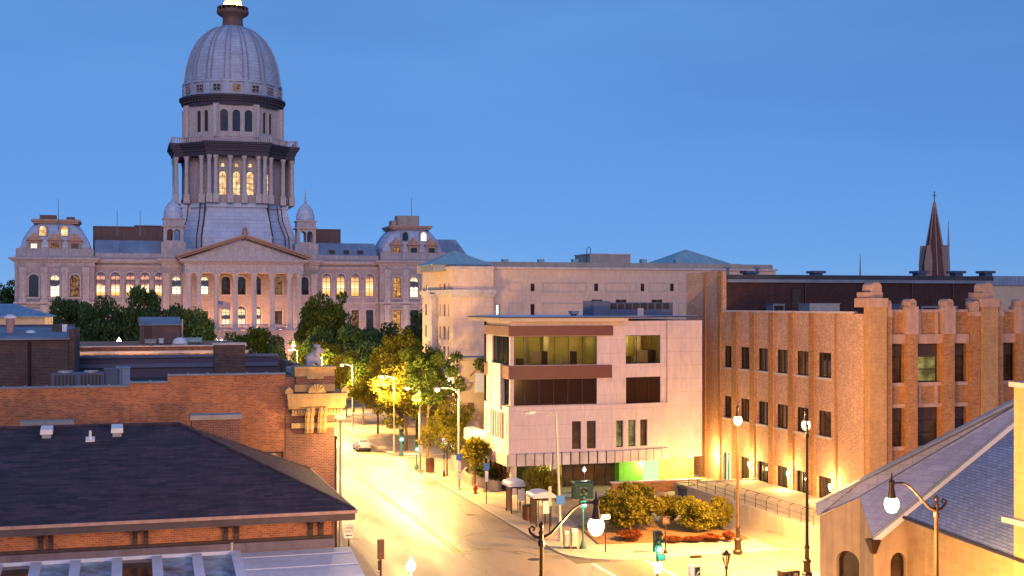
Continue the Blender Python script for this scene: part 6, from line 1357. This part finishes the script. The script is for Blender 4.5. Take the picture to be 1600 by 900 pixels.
m_ = MB(); m_.tube([(up_x, up_y, 8.2), (up_x-.5, up_y, 8.42), (up_x-1.1, up_y, 8.45)], .035, 6); m_.box(up_x-1.6, up_x-1.05, up_y-.14, up_y+.14, 8.38, 8.5); m_.build('lamp_arm', 'galvanised', ps); m_ = MB(); m_.sph((up_x-1.3, up_y, 8.34), .16, 10, .7); m_.build('lens', 'lamp_warm', ps, True); plight(ps, (up_x-1.2, up_y-.2, 8.0), 2300, (1, .58, .17), .2); dlight(ps, (up_x-1.2, up_y, 8.0), 2600)
# small globe post lamps
def globe_post(lab, x, y, h, mat='lamp_white', W=30, r=.22, col=(1, .9, .7), z=.12, group='small globe lamps'):
    t_ = T('post_lamp', lab, 'lamp', (x, y, z), group); m_ = MB(); m_.lathe(x, y, [(.13, z), (.1, z+.5), (.05, z+.6), (.045, z+h-r*1.1)], 10); m_.build('post', 'dark_metal', t_, True)
    m_ = MB(); c = z+h; m_.lathe(x, y, [(r*.45, c-r*1.05), (r*.9, c-r*.6), (r, c-.1*r), (r*.85, c+r*.5), (r*.5, c+r*.95), (r*.35, c+r*1.2), (.02, c+r*1.7)], 14); m_.build('globe', mat, t_, True)
    if W: plight(t_, (x, y-r-.12, c-r*1.2), W, col, .1)
    return t_
X, Y, Z = ray(642, 884, 68); globe_post('bright white acorn lamp at bottom centre beside the left signal', X, Y, Z-.12, W=900, r=.27, col=(1, .60, .22))
X, Y, Z = ray(690, 685, 125); globe_post('violet-white globe lamp in front of the gold-lit pavement tree', X, Y-1, Z-.12, 'lamp_violet', 25, .2, (.9, .8, 1))
X, Y, Z = ray(913, 734, 112); globe_post('small white globe lamp before the office shopfront', X, Y, Z-.12, W=12, r=.16)
for x, y, D, lab, mt_, W, rr_ in ((459, 538, 262, 'orange globe lamp right of the statehouse steps', 'lamp_warm', 260, .55), (338, 534, 285, 'leftmost of three bright lamps by the flagpole', 'lamp_white', 150, .5), (346, 536, 280, 'middle of three bright lamps by the flagpole', 'lamp_white', 120, .55), (352, 535, 284, 'rightmost of three bright lamps by the flagpole', 'lamp_white', 120, .5),
        (186, 534, 172, 'bright globe lamp before the dark trees at left', 'lamp_white', 60, .36), (279, 532, 172, 'bright globe lamp behind the dome skylight', 'lamp_white', 60, .36), (525, 596, 205, 'white lamp at the terracotta cornice edge', 'lamp_white', 60, .36), (553, 597, 198, 'orange lamp among the gold trees', 'lamp_warm', 120, .4), (702, 600, 150, 'white lamp high in the locust branches', 'lamp_white', 60, .36), (681, 597, 158, 'smaller white lamp behind the locust crown', 'lamp_white', 40, .26), (620, 531, 255, 'tiny white lamp in the dark trees', 'lamp_white', 25, .25)):
    X, Y, Z = ray(x, y, D); globe_post(lab, X, Y, Z-.12, mt_, W, rr_, (1, .65, .3) if mt_ == 'lamp_warm' else (1, .9, .7))
# unlit lantern on a post
X, Y, Z = ray(1135, 859, 70); t_ = T('lantern_post', 'unlit black lantern on a short post at bottom right', 'lamp', (X, Y, .12)); m_ = MB(); m_.lathe(X, Y, [(.12, .12), (.1, .6), (.06, .75), (.055, Z-1.1), (.1, Z-1.0), (.08, Z-.85)], 10); m_.build('post', 'dark_metal', t_, True)
m_ = MB()
for i in range(6): a = 2*pi*i/6; m_.tube([(X+.1*cos(a), Y+.1*sin(a), Z-.85), (X+.24*cos(a), Y+.24*sin(a), Z-.42), (X+.2*cos(a), Y+.2*sin(a), Z-.25)], .018, 5)
m_.lathe(X, Y, [(.27, Z-.28), (.25, Z-.2), (.1, Z-.08), (.03, Z-.02), (.005, Z+.06)], 12); cg = m_.build('lantern_cage', 'dark_metal', t_); m_ = MB(); m_.lathe(X, Y, [(.07, Z-.85), (.17, Z-.45), (.15, Z-.3)], 10); m_.build('glass', 'shelter_glass', cg)

# ------------------------------------------------------------------ traffic signals and signs
def signal(lab, x, y, zh, lit='signal_green', ang=0, n=3, sc_=1.0, mirror=False, group='traffic signals'):
    t_ = T('traffic_signal', lab, 'traffic signal', (x, y, .12), group)
    m_ = MB(); m_.lathe(x, y, [(.26, .12), (.24, .25), (.12, .55), (.07, .7), (.06, zh-.5*sc_)], 12); m_.build('pole', 'cabinet_green', t_, True)
    m_ = MB(); hw = .19*sc_; hh = .36*sc_; top = zh+n*hh*.5; m_.box(x-hw, x+hw, y-.14, y+.14, zh-n*hh*.5, top); hd = m_.build('head', 'cabinet_green', t_)
    for i in range(n):
        z = top-hh*(i+.5); on = (lit == 'signal_green' and i == n-1) or (lit == 'signal_red' and i == 0)
        m_ = MB(); m_.lathe(0, 0, [((.19 if on else .14)*sc_, 0), ((.18 if on else .13)*sc_, .06), (.09*sc_, .12)], 14); m_.v = [(x+a, y-.15-c, z+b) for a, b, c in m_.v]; ls_ = m_.build('lens', lit if on else 'black_plastic', hd)
        if on: m_ = MB(); m_.lathe(0, 0, [(.11*sc_, .10), (.10*sc_, .15), (.05*sc_, .18)], 12); m_.v = [(x+a, y-.15-c, z+b) for a, b, c in m_.v]; m_.build('bulb_core', 'signal_core', ls_)
        m_ = MB(); pts = [(.16*sc_*cos(a), .16*sc_*sin(a)) for a in [pi*(-.1)+pi*1.2*k/9 for k in range(10)]]
        for k in range(9):
            (a, b), (c, d) = pts[k], pts[k+1]; m_.hexa([(x+a, y-.14, z+b), (x+c, y-.14, z+d), (x+c*1.08, y-.14, z+d*1.08), (x+a*1.08, y-.14, z+b*1.08), (x+a, y-.36, z+b), (x+c, y-.36, z+d), (x+c*1.08, y-.36, z+d*1.08), (x+a*1.08, y-.36, z+b*1.08)])
        m_.build('visor', 'black_plastic', hd)
        if on: plight(hd, (x, y-.5, z-.05), 40, (.15, 1, .65) if lit == 'signal_green' else (1, .2, .05), .08)
    return t_
x, y, _ = G(911, 857, .12); _, _, Z = ray(911, 775, 88.3); signal('green-lit traffic signal on the corner beyond the leaning lamp pole', x, y, Z, sc_=1.25)
X, Y, Z = ray(1027, 846, 70); s2_ = signal('green-lit traffic signal in front of the corner garden', X, Y, Z, sc_=1.1)
m_ = MB(); m_.box(X-.02, X+.42, Y-.2, Y+.14, Z-1.05, Z-.72); m_.build('walk_signal', 'cabinet_green', s2_); m_ = MB(); m_.box(X-.27, X+.22, Y-.16, Y-.13, Z-1.75, Z-1.1); m_.build('sign_plate', 'white_paint', s2_)
x, y, _ = G(627, 712, .12); _, _, Z = ray(627, 678, 142); signal('green-lit traffic signal under the gold trees at the far corner', x, y, Z, sc_=1.35)
x, y, _ = G(651, 733, .12); _, _, Z = ray(651, 694, 131); signal('small far traffic signal beside the pole with white notices', x, y, Z, sc_=1.0)
# pedestrian signals
X, Y, Z = ray(1040, 813, 86); t_ = T('pedestrian_signal', 'pedestrian signal showing a red hand before the globe shrubs', 'pedestrian signal', (X, Y, .12)); m_ = MB(); m_.lathe(X, Y, [(.14, .12), (.12, .3), (.05, .4), (.05, Z-.25)], 10); m_.build('pole', 'dark_metal', t_); m_ = MB(); m_.box(X-.26, X+.26, Y-.12, Y+.12, Z-.26, Z+.26); m_.box(X-.3, X+.3, Y-.3, Y-.1, Z+.26, Z+.29); hd = m_.build('head', 'black_plastic', t_)
m_ = MB(); m_.box(X-.09, X+.08, Y-.15, Y-.125, Z-.14, Z+.02)
for i, (dx, t1_) in enumerate(((-.075, .12), (-.03, .16), (.015, .155), (.06, .12))): m_.box(X+dx-.017, X+dx+.017, Y-.15, Y-.125, Z+.023, Z+t1_)
m_.hexa([(X+.083, Y-.15, Z-.08), (X+.14, Y-.15, Z+.0), (X+.14, Y-.125, Z+.0), (X+.083, Y-.125, Z-.08), (X+.083, Y-.15, Z-.03), (X+.125, Y-.15, Z+.04), (X+.125, Y-.125, Z+.04), (X+.083, Y-.125, Z-.03)]); m_.build('hand_symbol', 'hand_orange', hd); plight(hd, (X, Y-.45, Z), 12, (1, .25, .08), .08)
X, Y, Z = ray(595, 858, 76); t_ = T('pedestrian_signal', 'dark back of a tall signal box on a slim post, bottom left of the street', 'pedestrian signal', (X, Y, .12)); m_ = MB(); m_.lathe(X, Y, [(.14, .12), (.12, .3), (.06, .4), (.055, Z-.5)], 10); m_.build('pole', 'bronze_metal', t_); m_ = MB(); m_.box(X-.19, X+.19, Y-.14, Y+.14, Z-.58, Z+.58); m_.build('head', 'bin_brown', t_); m_ = MB(); m_.box(X-.16, X-.04, Y-.1, Y+.1, Z-1.25, Z-.65); m_.build('bracket', 'bronze_metal', t_)
def sign(lab, x, y, z0, zs, panels, cat='sign', group=None, pole='dark_metal', post=True, parent=None, name='street_sign'):
    t_ = T(name, lab, cat, (x, y, .12), group)
    if post: m_ = MB(); m_.lathe(x, y, [(.045, .12), (.04, zs)], 8); m_.build('post', pole, t_)
    for nm, wd, za, zb, mt_ in panels:
        m_ = MB(); c = .05
        m_.extr([(x-wd+c, y-.07, za), (x+wd-c, y-.07, za), (x+wd, y-.07, za+c), (x+wd, y-.07, zb-c), (x+wd-c, y-.07, zb), (x-wd+c, y-.07, zb), (x-wd, y-.07, zb-c), (x-wd, y-.07, za+c)], (0, .03, 0)); m_.build(nm, mt_, t_)
    return t_
def zpx(y, D): return H-(y-474)/F*D
gp = 'blue and white kerb signs'
x, y, _ = G(717, 766, .12); sign('blue square sign strapped to the lit steel lamp pole', x-.02, y-.16, 0, 0, [('blue_panel', .29, zpx(717, 116), zpx(707, 116), 'blue_sign'), ('white_panel', .17, zpx(734, 116), zpx(719, 116), 'white_paint'), ('lower_panel', .16, zpx(746, 116), zpx(737, 116), 'white_paint')], group=gp, post=False)
x, y, _ = G(760, 787, .12); sign('blue sign over narrow white plate on a free-standing post', x, y, 0, zpx(722, 108), [('blue_panel', .25, zpx(733, 108), zpx(722, 108), 'blue_sign'), ('white_panel', .14, zpx(751, 108), zpx(734, 108), 'white_paint')], group=gp)
x, y, _ = G(876, 846, .12); sign('blue square sign on the tall leaning lamp pole', x-.1, y-.2, 0, 0, [('blue_panel', .31, zpx(785, 91), zpx(771, 91), 'blue_sign')], group=gp, post=False)
x, y, _ = G(946, 863, .12); sign('small white street-name plate on a thin post beside the garden', x, y, 0, zpx(800, 87), [('name_plate', .33, zpx(809, 87), zpx(801, 87), 'white_paint')])
x, y, _ = G(859, 836, .12); sign('tall pale banner sign on a black post before the upright trees', x, y, 0, zpx(758, 93), [('banner', .11, zpx(790, 93), zpx(759, 93), 'galvanised')])
X, Y, Z = ray(545, 830, 75); ow = sign('white one way sign with arrow under the hip roof corner', X, Y, 0, Z+.42, [('plate', .27, Z-.40, Z+.40, 'white_paint')], name='one_way_sign')
def text(s, x, y, z, size, mat, parent, name):
    cu_ = bpy.data.curves.new(name, 'FONT'); cu_.body = s; cu_.size = size; cu_.align_x = 'CENTER'; cu_.extrude = .004; t0_ = bpy.data.objects.new(name, cu_); me_ = bpy.data.meshes.new_from_object(t0_); o = bpy.data.objects.new(name, me_); C.objects.link(o); me_.materials.clear(); me_.materials.append(M[mat]); bpy.data.objects.remove(t0_); px_, py_, pz_ = world_loc(parent)
    o.location = (x-px_, y-py_, z-pz_); o.rotation_euler = (pi/2, 0, 0); o.parent = parent; return o
text('ONE', X, Y-.077, Z+.13, .22, 'black_plastic', ow, 'lettering'); text('WAY', X, Y-.077, Z-.08, .22, 'black_plastic', ow, 'lettering')
m_ = MB(); m_.extr([(X-.2, Y-.074, Z-.24), (X-.08, Y-.074, Z-.16), (X-.08, Y-.074, Z-.21), (X+.2, Y-.074, Z-.21), (X+.2, Y-.074, Z-.27), (X-.08, Y-.074, Z-.27), (X-.08, Y-.074, Z-.32)], (0, -.005, 0)); m_.build('arrow', 'black_plastic', ow)
X, Y, Z = ray(1085, 883, 72); t_ = T('pay_station', 'white and violet edged pay station with dark panel at bottom right', 'pay station', (X, Y, .12)); m_ = MB(); m_.box(X-.30, X-.12, Y-.2, Y+.25, .12, Z); m_.build('side_panel', 'white_paint', t_); m_ = MB(); m_.box(X-.117, X+.28, Y-.22, Y+.25, .12, Z-.02); fc = m_.build('cabinet', 'galvanised', t_)
m_ = MB(); m_.box(X-.06, X+.24, Y-.235, Y-.215, Z-.55, Z-.1); m_.build('screen', 'black_plastic', fc); m_ = MB(); m_.tube([(X+.0, Y-.24, Z-.62), (X+.08, Y-.24, Z-.42), (X+.2, Y-.24, Z-.3)], .035, 6); m_.tube([(X+.1, Y-.24, Z-.7), (X+.2, Y-.24, Z-.55)], .05, 6); m_.build('swoosh_mark', 'white_paint', fc)

# ------------------------------------------------------------------ other street furniture
def shelter(x, y, lab, h=2.5):
    t_ = T('kiosk_shelter', lab, 'shelter', (x, y, .12), 'bronze kiosk shelters on the pavement'); w_, d = .62, .75
    m_ = MB()
    for sx in (-w_, w_-.08):
        for sy in (-d, d-.08): m_.box(x+sx, x+sx+.08, y+sy, y+sy+.08, .12, h-.2)
    m_.box(x-w_, x+w_, y-d, y-d+.08, h-.35, h-.2); m_.box(x-w_, x+w_, y+d-.08, y+d, h-.35, h-.2); m_.box(x-w_+.003, x-w_+.08, y-d+.083, y+d-.083, h-.35, h-.2); m_.box(x+w_-.08, x+w_-.003, y-d+.083, y+d-.083, h-.35, h-.2); m_.build('frame', 'bronze_metal', t_)
    m_ = MB(); m_.box(x-w_+.02, x-w_+.06, y-d+.09, y+d-.09, .3, h-.36); m_.box(x-.1, x-.06, y-d+.02, y-d+.06, .2, h-.36); m_.build('side_panel', 'bin_brown', t_)
    m_ = MB(); m_.box(x-.05, x+w_-.09, y-d+.01, y-d+.04, 1.1, h-.45); m_.build('poster', 'white_paint', t_)
    m_ = MB(); m_.box(x-.05, x+w_-.09, y-d+.01, y-d+.04, .3, 1.05); m_.build('glass_panel', 'shelter_glass', t_)
    m_ = MB(); n_ = 8; pr = [(x-w_-.3, h-.2)]+[(x+(w_+.3)*cos(pi-pi*i/n_), h-.15+.42*sin(pi*i/n_)) for i in range(n_+1)]+[(x+w_+.3, h-.2)]
    m_.extr([(a, y-d-.25, z) for a, z in pr], (0, 2*d+.5, 0)); m_.build('barrel_roof', 'white_metal', t_, True)
x, y, _ = G(806, 800, .12); shelter(x, y, 'bronze kiosk shelter with white poster, farther one on the pavement')
x, y, _ = G(848, 822, .12); shelter(x, y+.5, 'bronze kiosk shelter partly hidden by upright trees, nearer one')
def bin_(x, y, h, r, lab, mat='bin_brown', sq=False):
    t_ = T('litter_bin', lab, 'bin', (x, y, .12), 'litter bins')
    m_ = MB(); m_.lathe(x, y, [(r*.95, .12), (r, .2), (r, h)], 6 if sq else 16, 0, pi/6); m_.build('body', mat, t_)
    m_ = MB(); m_.lathe(x, y, [(r*1.1, h), (r*1.1, h+.06), (r*.7, h+.12)], 6 if sq else 16, 0, pi/6); m_.build('rim', 'dark_metal', t_)
    m_ = MB()
    for i in range(12): a = 2*pi*i/12; m_.box(x+r*cos(a)-.02, x+r*cos(a)+.02, y+r*sin(a)-.02, y+r*sin(a)+.02, .25, h-.1)
    m_.build('slats', 'bronze_metal', t_)
x, y, _ = G(825, 812, .12); bin_(x, y, 1.2, .42, 'pale brown litter bin between the two kiosk shelters')
x, y, _ = G(672, 738, .12); bin_(x, y, 1.5, .42, 'dark red-brown litter bin beside the gold pavement tree')
X, Y, Z = ray(1232, 891, 76); t_ = T('bin_pair', 'double brown recycling bin with dark slots at bottom right', 'bin', (X, Y, .12)); m_ = MB(); m_.box(X-.6, X-.02, Y-.3, Y+.3, .12, Z); m_.build('left_bin', 'bin_brown', t_); m_ = MB(); m_.box(X+.02, X+.6, Y-.3, Y+.3, .12, Z); m_.build('right_bin', 'orange_brick' if False else 'bronze_metal', t_)
for dx, mt_ in ((-.42, 'black_plastic'), (.18, 'beige_box')): m_ = MB(); m_.box(X+dx, X+dx+.26, Y-.33, Y-.298, Z-.3, Z-.12); m_.build('slot', mt_, t_)
for dx, h_, lab, cx_ in ((0, 1.15, 'beige newspaper box nearer the leaning lamp pole', 886), (0, 1.3, 'beige newspaper box nearer the corner signal', 897)):
    x, y, _ = G(cx_, 857, .12); t_ = T('newspaper_box', lab, 'newspaper box', (x, y, .12), 'beige newspaper boxes at the corner'); m_ = MB(); m_.box(x-.22, x+.22, y-.22, y+.22, .3, h_); m_.hexa([(x-.22, y-.22, h_), (x+.22, y-.22, h_), (x+.22, y+.22, h_), (x-.22, y+.22, h_), (x-.2, y-.12, h_+.18), (x+.2, y-.12, h_+.18), (x+.2, y+.2, h_+.18), (x-.2, y+.2, h_+.18)]); m_.build('case', 'beige_box', t_)
    m_ = MB(); m_.box(x-.16, x+.16, y-.24, y-.218, .62, h_-.08); m_.build('door', 'galvanised', t_); m_ = MB(); m_.box(x-.15, x+.15, y-.15, y+.15, .12, .3); m_.build('pedestal', 'dark_metal', t_)
x, y, _ = G(910, 781, .12); t_ = T('signal_cabinet', 'dark green electrical cabinet behind the corner signal', 'cabinet', (x, y, .12)); z1 = zpx(752, 110); m_ = MB(); m_.box(x-.85, x+.85, y-.4, y+.4, .25, z1); m_.hexa([(x-.9, y-.45, z1), (x+.9, y-.45, z1), (x+.9, y+.45, z1), (x-.9, y+.45, z1), (x-.85, y-.3, z1+.1), (x+.85, y-.3, z1+.1), (x+.85, y+.4, z1+.1), (x-.85, y+.4, z1+.1)]); m_.build('housing', 'cabinet_green', t_)
m_ = MB(); m_.box(x-.8, x-.02, y-.43, y-.4, .35, z1-.1); m_.box(x+.02, x+.8, y-.43, y-.4, .35, z1-.1); dr = m_.build('doors', 'cabinet_green', t_); m_ = MB(); m_.box(x+.05, x+.09, y-.46, y-.425, .8, 1.0); m_.build('handle', 'galvanised', dr); m_ = MB(); m_.box(x-.95, x+.95, y-.5, y+.5, .12, .25); m_.build('plinth', 'concrete', t_)
x, y, _ = G(743, 771, .12); t_ = T('fire_hydrant', 'red fire hydrant on the pavement beside the small tree', 'hydrant', (x, y, .12)); m_ = MB(); m_.lathe(x, y, [(.2, .12), (.2, .18), (.13, .2), (.13, .62), (.17, .64), (.17, .7), (.13, .82), (.05, .9), (.05, .98)], 14); m_.build('barrel', 'red_paint', t_, True)
for dx in (-1, 1): m_ = MB(); m_.tube([(x+dx*.1, y, .5), (x+dx*.24, y, .5)], .07, 8); m_.build('nozzle', 'red_paint', t_)
m_ = MB(); m_.tube([(x, y-.1, .45), (x, y-.25, .45)], .09, 8); m_.build('pumper_cap', 'red_paint', t_)
x, y, _ = G(1076, 779, .12); t_ = T('waste_skip', 'dark blue waste container by the terrace wall', 'waste container', (x, y, .12)); m_ = MB(); m_.hexa([(x-.7, y-.5, .2), (x+.7, y-.5, .2), (x+.7, y+.5, .2), (x-.7, y+.5, .2), (x-.8, y-.6, 1.0), (x+.8, y-.6, 1.0), (x+.8, y+.6, 1.0), (x-.8, y+.6, 1.0)]); m_.build('body', 'navy', t_); m_ = MB(); m_.hexa([(x-.85, y-.65, 1.003), (x+.85, y-.65, 1.003), (x+.85, y+.65, 1.003), (x-.85, y+.65, 1.003), (x-.8, y-.6, 1.08), (x+.8, y-.6, 1.08), (x+.8, y+.6, 1.25), (x-.8, y+.6, 1.25)]); m_.build('lid', 'black_plastic', t_)
# the parked silver car
x, y, _ = G(575, 709, .01); y += 2.0; t_ = T('parked_car', 'silver saloon car seen from behind, driving away down the street', 'car', (x, y, .01))
def sec(yy, hw, zb, zsh, ht, zt): return [(x-hw, yy, zb), (x+hw, yy, zb), (x+hw*1.0, yy, zsh), (x+ht, yy, zt), (x-ht, yy, zt), (x-hw, yy, zsh)]
m_ = MB(); m_.loft([sec(y-.05, .78, .42, .70, .72, .92), sec(y+.05, .86, .32, .78, .80, 1.0), sec(y+.9, .9, .25, .85, .80, 1.02), sec(y+3.3, .9, .25, .82, .78, .96), sec(y+4.3, .82, .3, .68, .68, .78), sec(y+4.5, .7, .42, .6, .6, .66)]); m_.build('body', 'car_silver', t_, True)
m_ = MB(); m_.loft([sec(y+.55, .74, 1.0, 1.02, .70, 1.04), sec(y+1.25, .74, 1.0, 1.25, .58, 1.43), sec(y+2.3, .74, 1.0, 1.25, .58, 1.45), sec(y+3.3, .72, .95, .98, .68, 1.0)]); cbn = m_.build('cabin', 'car_silver', t_, True)
m_ = MB(); m_.hexa([(x-.62, y+.60, 1.06), (x+.62, y+.60, 1.06), (x+.62, y+.7, 1.06), (x-.62, y+.7, 1.06), (x-.52, y+1.15, 1.38), (x+.52, y+1.15, 1.38), (x+.52, y+1.25, 1.38), (x-.52, y+1.25, 1.38)]); m_.build('rear_window', 'dark_glass', cbn)
for s in (-1, 1):
    m_ = MB(); m_.hexa([(x+s*.745, y+1.0, 1.08), (x+s*.755, y+1.0, 1.08), (x+s*.755, y+2.9, 1.08), (x+s*.745, y+2.9, 1.08), (x+s*.62, y+1.3, 1.36), (x+s*.66, y+1.3, 1.36), (x+s*.66, y+2.4, 1.36), (x+s*.62, y+2.4, 1.36)]); m_.build('side_window', 'dark_glass', cbn)
    m_ = MB(); m_.box(x+s*.72-.13, x+s*.72+.13, y-.07, y+.02, .68, .86); m_.build('tail_light', 'red_paint', t_)
    for yy in (.85, 3.55): m_ = MB(); m_.tube([(x+s*.70, y+yy, .33), (x+s*.91, y+yy, .33)], .32, 16); wl_ = m_.build('wheel', 'tyre', t_); m_ = MB(); m_.tube([(x+s*.9, y+yy, .33), (x+s*.92, y+yy, .33)], .2, 14); m_.build('rim', 'galvanised', wl_)
m_ = MB(); m_.box(x-.8, x+.8, y-.12, y-.03, .34, .55); m_.build('bumper', 'dark_metal', t_); m_ = MB(); m_.box(x-.25, x+.25, y-.075, y-.04, .62, .74); m_.build('number_plate', 'white_paint', t_)
t_.scale = (.87,)*3
# flag on its pole before the statehouse
b_ = ray(340, 540, 300); tp = ray(339, 454, 300); t_ = T('flagpole', 'tall pale flagpole before the statehouse portico', 'flagpole', (b_[0], b_[1], 0)); m_ = MB(); m_.tube([(b_[0], b_[1], 0), (b_[0], b_[1], tp[2])], [.16, .07], 8); m_.sph((b_[0], b_[1], tp[2]+.15), .2, 8); m_.build('pole', 'galvanised', t_, True); m_ = MB(); m_.lathe(b_[0], b_[1], [(.6, 0), (.6, .4), (.3, .5)], 12); m_.build('base', 'concrete', t_)
z1 = zpx(470, 300); FL = 3.1; FH = 1.7
fl = T('flag', 'limp striped red and white flag with starred blue canton on the tall flagpole', 'flag', (b_[0]+.1, b_[1], z1)); fo = (b_[0]+.1, b_[1], z1)
def fpt(a, b): return (fo[0]+a*FL*.93, fo[1]+.22*sin(a*7+b*.8)*a, fo[2]-b*FH-.75*a*a-.12*sin(a*5)*a)
def fpatch(m_, a0, a1, b0, b1, mt_, off=0):
    n_ = 10
    for i in range(n_):
        p0, p1 = a0+(a1-a0)*i/n_, a0+(a1-a0)*(i+1)/n_
        for s in (-1, 1): m_.face([tuple(v+(0, s*off, 0)[k] for k, v in enumerate(fpt(*q_))) for q_ in ((p0, b0), (p1, b0), (p1, b1), (p0, b1))], mt_)
m_ = MB()
for i in range(13): fpatch(m_, 0 if i > 6 else .4, 1, i/13, (i+1)/13, i % 2, .01)
m_.build('stripes', ['flag_red', 'flag_white'], fl); m_ = MB(); fpatch(m_, 0, .4, 0, 7/13, 0, .01); m_.build('canton', 'flag_blue', fl)
m_ = MB()
for r_ in range(9):
    for c_ in range(6 if r_ % 2 == 0 else 5):
        a, b = .4*((c_+.5+(.5 if r_ % 2 else 0))/6), 7/13*(r_+.5)/9; p_ = fpt(a, b)
        for s in (-1, 1): m_.face([(p_[0]+.055*(1 if k % 2 == 0 else .4)*sin(pi*k/5), p_[1]+s*.016, p_[2]+.055*(1 if k % 2 == 0 else .4)*cos(pi*k/5)) for k in range(10)])
m_.build('stars', 'flag_white', fl)
# blank pale box rising over the trees beside the side street
a_ = ray(609, 585, 200); b2_ = ray(645, 557, 200); t_ = T('pale_roof_box', 'pale blank plant room showing over the street trees', 'building', (a_[0], a_[1], 0)); m_ = MB(); m_.box(a_[0], b2_[0], a_[1], a_[1]+8, 0, b2_[2]); m_.build('walls', 'concrete', t_); m_ = MB(); m_.box(a_[0]-.1, b2_[0]+.1, a_[1]-.1, a_[1]+8.1, b2_[2], b2_[2]+.2); m_.build('coping', 'pale_stone', t_)
x, y, _ = G(940, 869, .01); kb = T('kerb_ramp', 'short dark kerb drain slab at the garden corner', 'drain', (x, y, .01)); m_ = MB(); m_.box(x-.9, x+.9, y-.3, y+.1, .012, .1); m_.build('slab', 'kerb_stone', kb); m_ = MB(); m_.box(x-.7, x+.7, y-.31, y-.299, .02, .08); m_.build('inlet', 'black_plastic', kb)
x, y, _ = G(1087, 871, .01); kb = T('kerb_drain', 'dark iron drain inlet in the kerb left of the tall lamp post', 'drain', (x, y, .01)); m_ = MB(); m_.box(x-.35, x+.35, y-.2, y+.15, .012, .14); m_.build('lid', 'bronze_metal', kb); m_ = MB(); m_.box(x-.3, x+.3, y-.21, y-.199, .02, .1); m_.build('inlet', 'black_plastic', kb)
bpy.context.view_layer.update()
